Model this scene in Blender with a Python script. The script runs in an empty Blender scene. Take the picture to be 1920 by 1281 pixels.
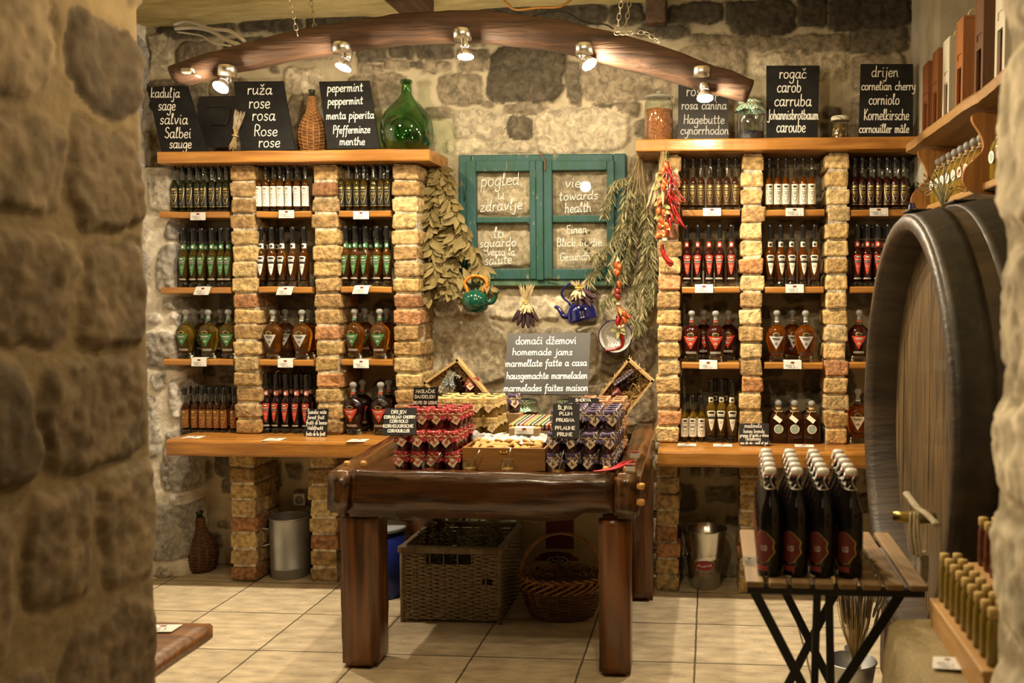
import bpy, bmesh, math, random
import numpy as np
from mathutils import Vector, Matrix, noise as mnoise

# ------------------------------------------------------------------ camera, world, exposure
SC = bpy.context.scene
COL = SC.collection
IMG_W, IMG_H = 1920.0, 1281.0
FPX, CX, CY, EYE = 1750.0, 1204.0, 640.5, 1.45
YAW, PITCH = math.radians(4.15), math.radians(3.12)
cam_data = bpy.data.cameras.new('camera')
cam = bpy.data.objects.new('camera', cam_data)
COL.objects.link(cam)
cam_data.sensor_width = 36.0
cam_data.lens = FPX / IMG_W * 36.0
cam_data.shift_x = (IMG_W / 2 - CX) / IMG_W
cam.location = (0, 0, EYE)
cam.rotation_euler = (math.pi / 2 - PITCH, 0, YAW)
cam_data.clip_start = 0.05
cam_data.dof.use_dof = True
cam_data.dof.focus_distance = 4.25
cam_data.dof.aperture_fstop = 2.8
SC.camera = cam

world = bpy.data.worlds.new('world')
SC.world = world
world.use_nodes = True
world.node_tree.nodes['Background'].inputs['Color'].default_value = (1.0, 0.78, 0.48, 1)
world.node_tree.nodes['Background'].inputs['Strength'].default_value = 0.035
SC.view_settings.view_transform = 'Standard'
SC.view_settings.look = 'None'
SC.view_settings.gamma = 1.0
SC.view_settings.exposure = 0.38
SC.view_settings.use_curve_mapping = False
SC.cycles.max_bounces = 10
SC.cycles.transparent_max_bounces = 24
SC.cycles.transmission_bounces = 8
SC.cycles.caustics_refractive = False
SC.cycles.caustics_reflective = False
SC.cycles.sample_clamp_indirect = 4.0
SC.cycles.use_denoising = True

def room_light(name, loc, energy, size, color, rot=(0, 0, 0)):
    d = bpy.data.lights.new(name, 'POINT')
    d.shadow_soft_size = size; d.energy = energy; d.color = color
    o = bpy.data.objects.new(name, d); COL.objects.link(o)
    o.location = loc; o.rotation_euler = rot
    return o
WARM = (1.0, 0.80, 0.52)
# two hanging lamps of the shop in front of the display wall, above the frame (one bulb mirrors in the window panes)
room_light('hanging_lamp_light', (-.93, 2.32, 2.225), 22, 0.035, WARM)
room_light('hanging_lamp_light', (-.22, 2.45, 2.32), 24, 0.035, WARM)
# lamp of the passage the photographer stands in
room_light('passage_lamp_light', (-0.1, -0.6, 2.4), 5, 0.25, (1.0, 0.78, 0.48))

# ------------------------------------------------------------------ pixel helpers (a pixel's ray met with a real plane)
_R = Matrix.Rotation(YAW, 3, 'Z') @ Matrix.Rotation(math.pi / 2 - PITCH, 3, 'X')
EYEV = Vector((0, 0, EYE))
def ray(px, py):
    return _R @ Vector(((px - CX) / FPX, -(py - CY) / FPX, -1.0))
def W(px, py, Y):
    d = ray(px, py); return EYEV + d * (Y / d.y)
def WZ(px, py, Z):
    d = ray(px, py); return EYEV + d * ((Z - EYE) / d.z)
def WX(px, py, X):
    d = ray(px, py); return EYEV + d * (X / d.x)
def WP(px, py, p0, n):
    d = ray(px, py); return EYEV + d * ((Vector(p0) - EYEV).dot(n) / d.dot(n))

YP = 4.423          # front plane of the brick pillars
YW = YP + 0.27      # face of the back wall
YT = 3.405          # front of the table

# ------------------------------------------------------------------ objects
def tag(o, label=None, cat=None, group=None, kind=None):
    if label: o['label'] = label
    if cat: o['category'] = cat
    if group: o['group'] = group
    if kind: o['kind'] = kind
    return o
def empty(name, loc=(0, 0, 0), label=None, cat=None, group=None, rot=None):
    o = bpy.data.objects.new(name, None); COL.objects.link(o)
    o.location = loc; o.empty_display_size = 0.05
    if rot is not None: o.rotation_euler = rot
    return tag(o, label, cat, group)
_kids = {}
def link_parent(o, p):
    o.parent = p
    _kids.setdefault(p.name, []).append(o)
def dup(root, loc, rot=None, label=None, group=None, cat=None):
    def cp(o, parent):
        c = o.copy(); COL.objects.link(c)
        if parent is not None: link_parent(c, parent)
        for k in _kids.get(o.name, []): cp(k, c)
        return c
    r = cp(root, None)
    r.location = loc
    if rot is not None: r.rotation_euler = rot
    return tag(r, label, cat, group)
def place(pool, loc, rot=None, label=None, group=None):
    """first use moves the prototype itself, later uses copy it"""
    if not pool.get('used_flag'):
        pool['used_flag'] = True; r = pool['o']
        r.location = loc
        if rot is not None: r.rotation_euler = rot
        return tag(r, label, None, group)
    return dup(pool['o'], loc, rot, label, group)
ORD = ['first', 'second', 'third', 'fourth', 'fifth', 'sixth', 'seventh', 'eighth', 'ninth', 'tenth']

def catmull(p, n=6, closed=False):
    p = [Vector(q) for q in p]
    if len(p) < 3 and not closed:
        return p
    out = []
    m = len(p)
    rng = range(m if closed else m - 1)
    for i in rng:
        if closed:
            a, b, c, d = p[(i - 1) % m], p[i], p[(i + 1) % m], p[(i + 2) % m]
        else:
            a, b, c, d = p[max(i - 1, 0)], p[i], p[i + 1], p[min(i + 2, m - 1)]
        for k in range(n):
            t = k / n
            out.append(0.5 * ((2 * b) + (c - a) * t + (2 * a - 5 * b + 4 * c - d) * t * t + (3 * b - a - 3 * c + d) * t ** 3))
    if not closed: out.append(p[-1])
    return out

class G:
    """collects shapes and links them as one mesh"""
    def __init__(s): s.v = []; s.f = []; s.m = []; s.sm = []; s.c = []; s.col = None
    def add(s, vs, fs, mi=0, sm=False, M=None):
        b = len(s.v)
        for q in vs:
            q = Vector(q)
            if M is not None: q = M @ q
            s.v.append(q)
            if s.col is not None: s.c.append(s.col)
        for f in fs:
            s.f.append([b + i for i in f]); s.m.append(mi); s.sm.append(sm)
        return b
    def box(s, c, d, mi=0, M=None, bev=0.0, seg=2):
        c = Vector(c)
        if bev <= 0:
            vs = [c + Vector((x * d[0] / 2, y * d[1] / 2, z * d[2] / 2)) for x in (-1, 1) for y in (-1, 1) for z in (-1, 1)]
            s.add(vs, [(0, 1, 3, 2), (4, 6, 7, 5), (0, 4, 5, 1), (2, 3, 7, 6), (0, 2, 6, 4), (1, 5, 7, 3)], mi, False, M)
            return
        bm = bmesh.new(); bmesh.ops.create_cube(bm, size=1)
        for v in bm.verts: v.co = Vector((v.co.x * d[0], v.co.y * d[1], v.co.z * d[2]))
        bmesh.ops.bevel(bm, geom=list(bm.edges), offset=min(bev, min(d) * 0.49), segments=seg, affect='EDGES', profile=0.5)
        bm.verts.index_update()
        s.add([c + v.co for v in bm.verts], [[v.index for v in f.verts] for f in bm.faces], mi, False, M)
        bm.free()
    def lathe(s, prof, n=20, mi=0, M=None, sm=True, sx=1.0, sy=1.0, cap=True, pow=2.0):
        """prof: [(radius, z)] or [(radius, z, material)]"""
        vs = []; rings = []
        for p in prof:
            r, z = p[0], p[1]
            if r < 1e-6: rings.append([len(vs)]); vs.append((0, 0, z)); continue
            ring = []
            for k in range(n):
                a = 2 * math.pi * k / n
                ca, sa = math.cos(a), math.sin(a)
                if pow != 2.0:
                    ca = math.copysign(abs(ca) ** (2 / pow), ca); sa = math.copysign(abs(sa) ** (2 / pow), sa)
                ring.append(len(vs)); vs.append((r * ca * sx, r * sa * sy, z))
            rings.append(ring)
        b = s.add(vs, [], mi, sm, M)
        for i in range(len(rings) - 1):
            A, B = rings[i], rings[i + 1]
            mm = prof[i][2] if len(prof[i]) > 2 else mi
            for k in range(n):
                k2 = (k + 1) % n
                if len(A) == 1 and len(B) == 1: continue
                if len(A) == 1: f = [A[0], B[k2], B[k]]
                elif len(B) == 1: f = [A[k], A[k2], B[0]]
                else: f = [A[k], A[k2], B[k2], B[k]]
                s.f.append([b + q for q in f]); s.m.append(mm); s.sm.append(sm)
        if cap:
            if len(rings[0]) > 1: s.f.append([b + q for q in reversed(rings[0])]); s.m.append(prof[0][2] if len(prof[0]) > 2 else mi); s.sm.append(False)
            if len(rings[-1]) > 1: s.f.append([b + q for q in rings[-1]]); s.m.append(prof[-1][2] if len(prof[-1]) > 2 else mi); s.sm.append(False)
    def tube(s, pts, r, n=6, mi=0, closed=False, sm=True, M=None, flat=1.0):
        pts = [Vector(p) for p in pts]
        m = len(pts)
        if m < 2: return
        rs = r if isinstance(r, (list, tuple)) else [r] * m
        t0 = (pts[1] - pts[0]).normalized()
        up = Vector((0, 0, 1)) if abs(t0.z) < 0.9 else Vector((1, 0, 0))
        nrm = t0.cross(up).normalized()
        vs = []
        for i, p in enumerate(pts):
            if closed: t = (pts[(i + 1) % m] - pts[(i - 1) % m])
            else: t = (pts[min(i + 1, m - 1)] - pts[max(i - 1, 0)])
            if t.length < 1e-9: t = t0
            t = t.normalized()
            nrm = (nrm - t * nrm.dot(t))
            if nrm.length < 1e-6: nrm = t.orthogonal()
            nrm.normalize()
            bi = t.cross(nrm)
            for k in range(n):
                a = 2 * math.pi * k / n
                vs.append(p + nrm * (rs[i] * math.cos(a)) + bi * (rs[i] * flat * math.sin(a)))
        fs = []
        for i in range(m if closed else m - 1):
            j = (i + 1) % m
            for k in range(n):
                k2 = (k + 1) % n
                fs.append((i * n + k, i * n + k2, j * n + k2, j * n + k))
        if not closed:
            fs.append(tuple(reversed(range(n)))); fs.append(tuple(range((m - 1) * n, m * n)))
        s.add(vs, fs, mi, sm, M)
    def prism(s, poly, lo, hi, axis='Z', mi=0, M=None, sm=False):
        """poly: 2D outline counter-clockwise, extruded along axis from lo to hi"""
        def pt(a, b, h):
            return {'Z': (a, b, h), 'Y': (a, h, b), 'X': (h, a, b)}[axis]
        n = len(poly)
        vs = [pt(a, b, lo) for a, b in poly] + [pt(a, b, hi) for a, b in poly]
        fs = [tuple(reversed(range(n))), tuple(range(n, 2 * n))] + [(i, (i + 1) % n, n + (i + 1) % n, n + i) for i in range(n)]
        s.add(vs, fs, mi, sm, M)
    def grid(s, rows, mi=0, sm=True, M=None):
        nr, nc = len(rows), len(rows[0])
        vs = [p for r in rows for p in r]
        s.add(vs, [(i * nc + j, i * nc + j + 1, (i + 1) * nc + j + 1, (i + 1) * nc + j) for i in range(nr - 1) for j in range(nc - 1)], mi, sm, M)
    def jitter(s, amp, scale, start=0, seed=0.0):
        off = Vector((seed * 3.1, seed * 1.7, seed * 2.3))
        for i in range(start, len(s.v)):
            s.v[i] = s.v[i] + mnoise.noise_vector(s.v[i] * scale + off) * amp
    def build(s, name, mats, parent=None, loc=None, rot=None, fix=True):
        me = bpy.data.meshes.new(name)
        me.from_pydata([tuple(v) for v in s.v], [], s.f)
        if not isinstance(mats, (list, tuple)): mats = [mats]
        for m in mats: me.materials.append(m)
        if len(mats) > 1: me.polygons.foreach_set('material_index', s.m)
        me.polygons.foreach_set('use_smooth', s.sm)
        if s.c and len(s.c) == len(s.v):
            a = me.color_attributes.new('Col', 'FLOAT_COLOR', 'POINT')
            a.data.foreach_set('color', np.array([(c[0], c[1], c[2], 1.0) for c in s.c], dtype=np.float32).ravel())
        if fix and len(s.f) < 40000:
            bm = bmesh.new(); bm.from_mesh(me); bmesh.ops.recalc_face_normals(bm, faces=bm.faces); bm.to_mesh(me); bm.free()
        me.update()
        o = bpy.data.objects.new(name, me); COL.objects.link(o)
        if parent is not None: link_parent(o, parent)
        if loc is not None: o.location = loc
        if rot is not None: o.rotation_euler = rot
        return o

def T(loc=(0, 0, 0), rz=0.0, rx=0.0, ry=0.0, sc=1.0):
    return Matrix.Translation(Vector(loc)) @ Matrix.Rotation(rz, 4, 'Z') @ Matrix.Rotation(ry, 4, 'Y') @ Matrix.Rotation(rx, 4, 'X') @ Matrix.Scale(sc, 4)

# ------------------------------------------------------------------ materials
_mats = {}
def M(name, c, c2=None, rough=0.5, metal=0.0, scale=12.0, stretch=(1, 1, 1), bump=0.0, bscale=None, attr=False, trans=0.0,
      coat=0.0, spec=0.5, ior=1.45, emit=0.0, detail=5.0, lo=0.35, hi=0.65, sss=0.0, dist=0.0, rough2=None):
    if name in _mats: return _mats[name]
    m = bpy.data.materials.new(name); m.use_nodes = True
    nt = m.node_tree; N = nt.nodes; L = nt.links
    p = N['Principled BSDF']
    p.inputs['Roughness'].default_value = rough
    p.inputs['Metallic'].default_value = metal
    p.inputs['IOR'].default_value = ior
    p.inputs['Transmission Weight'].default_value = trans
    p.inputs['Coat Weight'].default_value = coat
    p.inputs['Coat Roughness'].default_value = 0.12
    p.inputs['Specular IOR Level'].default_value = spec
    col = (c[0], c[1], c[-1], 1)
    p.inputs['Base Color'].default_value = col
    if emit > 0:
        p.inputs['Emission Color'].default_value = col; p.inputs['Emission Strength'].default_value = emit
    tc = mp = None
    if c2 is not None or bump > 0 or attr:
        tc = N.new('ShaderNodeTexCoord'); mp = N.new('ShaderNodeMapping')
        mp.inputs['Scale'].default_value = stretch
        L.new(tc.outputs['Object'], mp.inputs['Vector'])
    if c2 is not None or attr:
        nz = N.new('ShaderNodeTexNoise'); nz.inputs['Scale'].default_value = scale; nz.inputs['Detail'].default_value = detail
        nz.inputs['Distortion'].default_value = dist
        L.new(mp.outputs['Vector'], nz.inputs['Vector'])
        mr = N.new('ShaderNodeMapRange'); mr.inputs['From Min'].default_value = lo; mr.inputs['From Max'].default_value = hi
        L.new(nz.outputs['Fac'], mr.inputs['Value'])
        if rough2 is not None:
            r2 = N.new('ShaderNodeMapRange'); r2.inputs['To Min'].default_value = rough; r2.inputs['To Max'].default_value = rough2
            L.new(mr.outputs['Result'], r2.inputs['Value']); L.new(r2.outputs['Result'], p.inputs['Roughness'])
        if attr:
            at = N.new('ShaderNodeAttribute'); at.attribute_name = 'Col'
            m2 = N.new('ShaderNodeMapRange'); m2.inputs['To Min'].default_value = c[0]; m2.inputs['To Max'].default_value = c[1]
            L.new(mr.outputs['Result'], m2.inputs['Value'])
            lp = N.new('ShaderNodeMix'); lp.inputs[2].default_value = 1.0
            L.new(at.outputs['Alpha'], lp.inputs[0]); L.new(m2.outputs['Result'], lp.inputs[3])
            mx = N.new('ShaderNodeVectorMath'); mx.operation = 'SCALE'
            L.new(at.outputs['Color'], mx.inputs[0]); L.new(lp.outputs[0], mx.inputs['Scale'])
            L.new(mx.outputs['Vector'], p.inputs['Base Color'])
        else:
            mx = N.new('ShaderNodeMix'); mx.data_type = 'RGBA'
            mx.inputs[6].default_value = col; mx.inputs[7].default_value = (c2[0], c2[1], c2[2], 1)
            L.new(mr.outputs['Result'], mx.inputs[0]); L.new(mx.outputs[2], p.inputs['Base Color'])
    if bump > 0:
        nb = N.new('ShaderNodeTexNoise'); nb.inputs['Scale'].default_value = bscale or scale; nb.inputs['Detail'].default_value = 8
        L.new(mp.outputs['Vector'], nb.inputs['Vector'])
        bp = N.new('ShaderNodeBump'); bp.inputs['Strength'].default_value = bump; bp.inputs['Distance'].default_value = 0.01
        L.new(nb.outputs['Fac'], bp.inputs['Height']); L.new(bp.outputs['Normal'], p.inputs['Normal'])
    _mats[name] = m
    return m
def wood(name, c, c2, along='X', scale=9.0, rough=0.45, coat=0.0, bump=0.25, k=0.09):
    st = {'X': (k, 1, 1), 'Y': (1, k, 1), 'Z': (1, 1, k)}[along]
    return M(name, c, c2, rough=rough, scale=scale * 4, stretch=st, bump=bump, bscale=scale * 6, coat=coat, lo=0.3, hi=0.7, dist=0.6)
def thin_glass(name, tint=(0.9, 0.93, 0.9), refl=1.0, rough=0.02, haze=0.0):
    """a clear thin glass wall: transparent with a fresnel reflection"""
    if name in _mats: return _mats[name]
    m = bpy.data.materials.new(name); m.use_nodes = True
    nt = m.node_tree; N = nt.nodes; L = nt.links
    N.remove(N['Principled BSDF'])
    tr = N.new('ShaderNodeBsdfTransparent'); tr.inputs['Color'].default_value = (*tint, 1)
    gl = N.new('ShaderNodeBsdfGlossy'); gl.inputs['Roughness'].default_value = rough
    fr = N.new('ShaderNodeLayerWeight'); fr.inputs['Blend'].default_value = 0.28
    mr = N.new('ShaderNodeMapRange'); mr.inputs['To Min'].default_value = 0.05 * refl; mr.inputs['To Max'].default_value = 0.85 * refl
    L.new(fr.outputs['Facing'], mr.inputs['Value'])
    mx = N.new('ShaderNodeMixShader')
    L.new(mr.outputs['Result'], mx.inputs[0]); L.new(tr.outputs[0], mx.inputs[1]); L.new(gl.outputs[0], mx.inputs[2])
    L.new(mx.outputs[0], N['Material Output'].inputs['Surface'])
    _mats[name] = m
    return m
def checker(name, ca, cb, sx, sy=None, rough=0.8, third=None):
    """woven gingham: stripes in two directions of object X and the surface's other axis"""
    if name in _mats: return _mats[name]
    m = bpy.data.materials.new(name); m.use_nodes = True
    nt = m.node_tree; N = nt.nodes; L = nt.links; p = N['Principled BSDF']
    p.inputs['Roughness'].default_value = rough
    tc = N.new('ShaderNodeTexCoord')
    ck = N.new('ShaderNodeTexChecker'); ck.inputs['Scale'].default_value = sx
    ck.inputs['Color1'].default_value = (*ca, 1); ck.inputs['Color2'].default_value = (*cb, 1)
    L.new(tc.outputs['Object'], ck.inputs['Vector'])
    L.new(ck.outputs['Color'], p.inputs['Base Color'])
    _mats[name] = m
    return m
def spotted(name, ca, cb, scale=60.0, size=0.28, rough=0.8):
    """cloth with a small pale print"""
    if name in _mats: return _mats[name]
    m = bpy.data.materials.new(name); m.use_nodes = True
    nt = m.node_tree; N = nt.nodes; L = nt.links; p = N['Principled BSDF']
    p.inputs['Roughness'].default_value = rough
    tc = N.new('ShaderNodeTexCoord'); vo = N.new('ShaderNodeTexVoronoi'); vo.inputs['Scale'].default_value = scale
    L.new(tc.outputs['Object'], vo.inputs['Vector'])
    lt = N.new('ShaderNodeMath'); lt.operation = 'LESS_THAN'; lt.inputs[1].default_value = size
    L.new(vo.outputs['Distance'], lt.inputs[0])
    mx = N.new('ShaderNodeMix'); mx.data_type = 'RGBA'
    mx.inputs[6].default_value = (*ca, 1); mx.inputs[7].default_value = (*cb, 1)
    L.new(lt.outputs[0], mx.inputs[0]); L.new(mx.outputs[2], p.inputs['Base Color'])
    _mats[name] = m
    return m

# ------------------------------------------------------------------ handwriting: one-stroke letters (baseline 0, x-height 6)
LOW = {
'a': (6.4, "5,4.6 3.5,6 1.5,5.6 .3,3.4 .7,1 2,0 3.6,.8 5,3.4;5.2,6 5,1.4 5.6,0 6.5,.7"),
'b': (5.8, ".6,11 .6,.6;.6,4 2.5,6 4.5,5 5,2.8 4,.6 2,0 .6,1"),
'c': (5.0, "4.8,5 3,6 1,4.8 .3,2.8 1,.8 2.8,0 4.8,1"),
'd': (6.2, "5,4.5 3.3,6 1.2,5.2 .3,2.8 1.2,.5 3,.2 5,2.6;5,11 5,.8 6,0"),
'e': (5.2, ".6,2.8 4.4,3.4 4.2,5.4 2.6,6 .9,4.8 .3,2.6 1.2,.5 3,0 4.8,1"),
'f': (4.4, "4.8,10.2 3.6,11 2.3,9.6 1.9,5 1.5,-3 .6,-4.8;0,6 4.2,6"),
'g': (6.0, "5,4.5 3.5,6 1.4,5.4 .3,3.2 1.2,.6 3,.4 5,3;5.1,6 5,-2.5 3.6,-4.8 1.4,-4.6 .6,-3.2"),
'h': (5.8, ".6,11 .5,0;.5,3.4 2.2,5.8 4,5.4 4.5,3.4 4.5,.8 5.6,.2"),
'i': (2.6, "1,6 1,1 2.2,.2;1.1,8.6 1.3,9.1"),
'j': (3.2, "2,6 1.9,-2.6 .6,-4.8 -1.2,-3.8;2.1,8.6 2.3,9.1"),
'k': (5.2, ".6,11 .6,0;4.6,6 .8,2.6 4.9,0"),
'l': (3.2, ".5,4 2.3,9.4 1.7,11 .9,9.6 .8,1.6 1.6,.1 2.9,.8"),
'm': (8.4, ".5,6 .5,0;.5,3.6 2,5.9 3.4,5.2 3.6,0;3.6,3.6 5.2,5.9 6.6,5.2 6.9,.9 8,.2"),
'n': (5.8, ".5,6 .5,0;.5,3.6 2.4,5.9 4,5.2 4.4,.9 5.5,.2"),
'o': (5.8, "2.8,6 .9,5 .3,2.8 1.2,.5 2.8,0 4.6,1 5.2,3.2 4.4,5.4 2.8,6"),
'p': (5.6, ".6,6.4 .4,-5;.6,4 2.4,6 4.5,5 4.9,2.8 4,.6 2,.2 .6,1.6"),
'r': (4.2, ".5,6 .7,0;.7,3.4 2.2,5.8 3.9,5.3"),
's': (4.6, "4,5.2 2.6,6 1,5.2 1.3,3.6 3.4,2.5 3.8,1 2.4,0 .4,.8"),
't': (4.2, "1.8,9.6 1.6,1.2 2.6,0 3.8,.8;0,6.6 3.8,6.6"),
'u': (6.0, ".4,6 .5,1.6 1.6,0 3.2,.8 4.6,3;4.7,6 4.7,1 5.8,.1"),
'v': (5.0, ".3,6 2.2,0 4.6,6.2"),
'w': (7.4, ".3,6 1.6,0 3.4,5 5,0 6.9,6.2"),
'x': (5.2, ".4,6 4.8,0;4.8,6 .4,0"),
'y': (5.4, ".3,6 .8,2 2.4,1 4.6,3.4;4.8,6 4.4,-2.8 2.6,-4.8 .6,-4"),
'z': (5.2, ".6,5.8 4.4,5.8 .4,.2 4.8,.2"),
'-': (4.0, ".4,3 3.4,3"), ' ': (4.0, ""), '.': (2.0, ".6,.1 .9,.4"), '/': (4, "0,-1 4,11"), "'": (2, "1,11 .8,8.6"),
}
UPP = {
'A': (6.6, "0,0 3,11 6,0;1.2,4 5,4"), 'B': (5.8, ".5,0 .5,11 3.4,11 4.6,9.6 4.4,7 3,6 .5,6;3,6 5,4.8 5.2,2 3.6,.2 .5,0"),
'C': (6.2, "5.8,9.4 4,11 1.6,9.8 .4,5.5 1.5,1.2 4,0 5.9,1.6"), 'D': (6.4, ".5,0 .5,11 3.6,10.4 5.6,8 5.8,4.4 4,.8 .5,0"),
'E': (5.4, "5,11 .6,11 .6,0 5,0;.6,5.8 4.2,5.8"), 'F': (5.2, "5,11 .6,11 .6,0;.6,5.8 4.2,5.8"),
'G': (6.6, "5.8,9.4 4,11 1.6,9.8 .4,5.5 1.5,1.2 4,0 5.8,1.4 5.8,4.8 3.6,4.8"), 'H': (6.4, ".5,11 .5,0;5.6,11 5.6,0;.5,5.6 5.6,5.6"),
'I': (2.4, "1,11 1,0"), 'J': (4.6, "3.6,11 3.6,-1.4 2.2,-3.4 .2,-2.4"), 'K': (5.8, ".5,11 .5,0;5,11 .6,5 5.4,0"),
'L': (5.0, ".6,11 .6,0 4.8,0"), 'M': (7.4, ".4,0 .9,11 3.6,4 6.3,11 6.8,0"), 'N': (6.4, ".5,0 .5,11 5.6,0 5.6,11"),
'O': (6.6, "3.2,11 1,9.4 .3,5.5 1,1.4 3.2,0 5.4,1.6 6,5.5 5.4,9.6 3.2,11"), 'P': (5.6, ".5,0 .5,11 3.6,11 5,9.4 4.8,6.8 3.4,5.6 .5,5.4"),
'R': (6.0, ".5,0 .5,11 3.6,11 5,9.4 4.8,6.8 3.4,5.6 .5,5.4;2.6,5.4 5.4,0"), 'S': (5.6, "5,9.6 3.2,11 1,9.6 1.2,7 4.2,5 5,2.4 3.2,0 .4,1.4"),
'T': (5.8, "0,11 5.6,11;2.8,11 2.8,0"), 'U': (6.4, ".5,11 .5,2.6 2,.2 4,.2 5.6,2.6 5.6,11"), 'V': (6.0, "0,11 2.8,0 5.8,11"),
'W': (8.2, "0,11 1.8,0 4,8 6.2,0 8,11"), 'Y': (5.6, "0,11 2.8,5.4 5.6,11;2.8,5.4 2.8,0"), 'Z': (5.6, ".4,11 5,11 .2,0 5.2,0"),
}
ACC = {'č': ('c', 'v'), 'š': ('s', 'v'), 'ž': ('z', 'v'), 'ć': ('c', '/'), 'Č': ('C', 'v'), 'Š': ('S', 'v'), 'Ž': ('Z', 'v'), 'â': ('a', '^'), 'ê': ('e', '^')}
def strokes(txt, smooth=3, slant=0.08):
    """polylines of a string in letter units and its width"""
    out = []; x = 0.0
    for ch in txt:
        acc = None
        if ch in ACC: ch, acc = ACC[ch]
        up = ch in UPP
        w, d = UPP[ch] if up else LOW.get(ch, (4, ""))
        for st in [q for q in d.split(';') if q]:
            pl = [tuple(float(t) for t in q.split(',')) for q in st.split()]
            if smooth and len(pl) > 2 and (not up or ch in 'BCDGJOPRSU'):
                pl = [(q.x, q.y) for q in catmull([(a, b, 0) for a, b in pl], smooth)]
            out.append([(x + a + slant * b, b) for a, b in pl])
        if acc:
            t = 12.4 if up else 8.0; c = x + w * 0.45 + slant * t
            out.append({'v': [(c - 1.4, t + 1.8), (c, t), (c + 1.6, t + 2.2)], '/': [(c - .4, t), (c + 1.2, t + 2)], '^': [(c - 1.4, t), (c, t + 1.8), (c + 1.4, t)]}[acc])
        x += w + 0.9
    return out, max(x - 0.9, 1)
def ribbon(g, pts, hw, n, mi=0):
    """a flat painted stroke of half width hw lying in the plane with normal n"""
    m = len(pts)
    if m < 2: return
    vs = []
    for i, p in enumerate(pts):
        t = (pts[min(i + 1, m - 1)] - pts[max(i - 1, 0)])
        if t.length < 1e-9: t = Vector((1, 0, 0))
        t.normalize(); s = n.cross(t)
        if i == 0: p = p - t * hw * 0.7
        if i == m - 1: p = p + t * hw * 0.7
        vs += [p + s * hw, p - s * hw]
    g.add(vs, [(2 * i, 2 * i + 1, 2 * i + 3, 2 * i + 2) for i in range(m - 1)], mi)
def write_px(g, lines, p0, n, hw, lift=0.0012, mi=0, slant=0.08):
    """lines: (text, x0, x1, baseline, x-height, drop): the text spans x0..x1 on the board's own plane"""
    n = Vector(n).normalized()
    if n.dot(EYEV - Vector(p0)) < 0: n = -n
    for ln in lines:
        txt, x0, x1, yb, xh = ln[:5]
        tilt = ln[5] if len(ln) > 5 else 0.0
        st, w = strokes(txt, slant=slant)
        for pl in st:
            pts = [WP(x0 + (x1 - x0) * a / w, yb + tilt * a / w - xh * b / 6.0, p0, n) + n * lift for a, b in pl]
            ribbon(g, pts, hw, n, mi)
def write_flat(g, txt, c, u, v, width, hw, mi=0, height=None, slant=0.05, smooth=2):
    """write a word centred at c, u = reading direction, v = up"""
    st, w = strokes(txt, smooth=smooth, slant=slant)
    u = Vector(u).normalized(); v = Vector(v).normalized(); n = u.cross(v)
    k = width / w; kv = k if height is None else height / 11.0
    for pl in st:
        ribbon(g, [Vector(c) + u * ((a - w / 2) * k) + v * ((b - 4.5) * kv) for a, b in pl], hw, n, mi)

# ================================================================== THE SETTING
def _hash(ix, iy, seed):
    h = (ix.astype(np.int64) * 374761393 + iy.astype(np.int64) * 668265263 + seed * 1274126177) & 0x7fffffff
    h = ((h ^ (h >> 13)) * 1103515245 + 12345) & 0x7fffffff
    h = (h ^ (h >> 16)) & 0xffff
    return h / 65535.0
def vnoise(x, y, seed=0):
    ix = np.floor(x); iy = np.floor(y); fx = x - ix; fy = y - iy
    fx = fx * fx * (3 - 2 * fx); fy = fy * fy * (3 - 2 * fy)
    a = _hash(ix, iy, seed); b = _hash(ix + 1, iy, seed); c = _hash(ix, iy + 1, seed); d = _hash(ix + 1, iy + 1, seed)
    return (a * (1 - fx) + b * fx) * (1 - fy) + (c * (1 - fx) + d * fx) * fy
def fbm(x, y, seed=0, oct=4):
    s = 0; a = 0.5; t = 0
    for i in range(oct):
        s = s + a * vnoise(x * 2 ** i, y * 2 ** i, seed + i * 17); t += a; a *= 0.5
    return s / t
def sstep(a, b, x):
    t = np.clip((x - a) / (b - a), 0, 1); return t * t * (3 - 2 * t)

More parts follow.
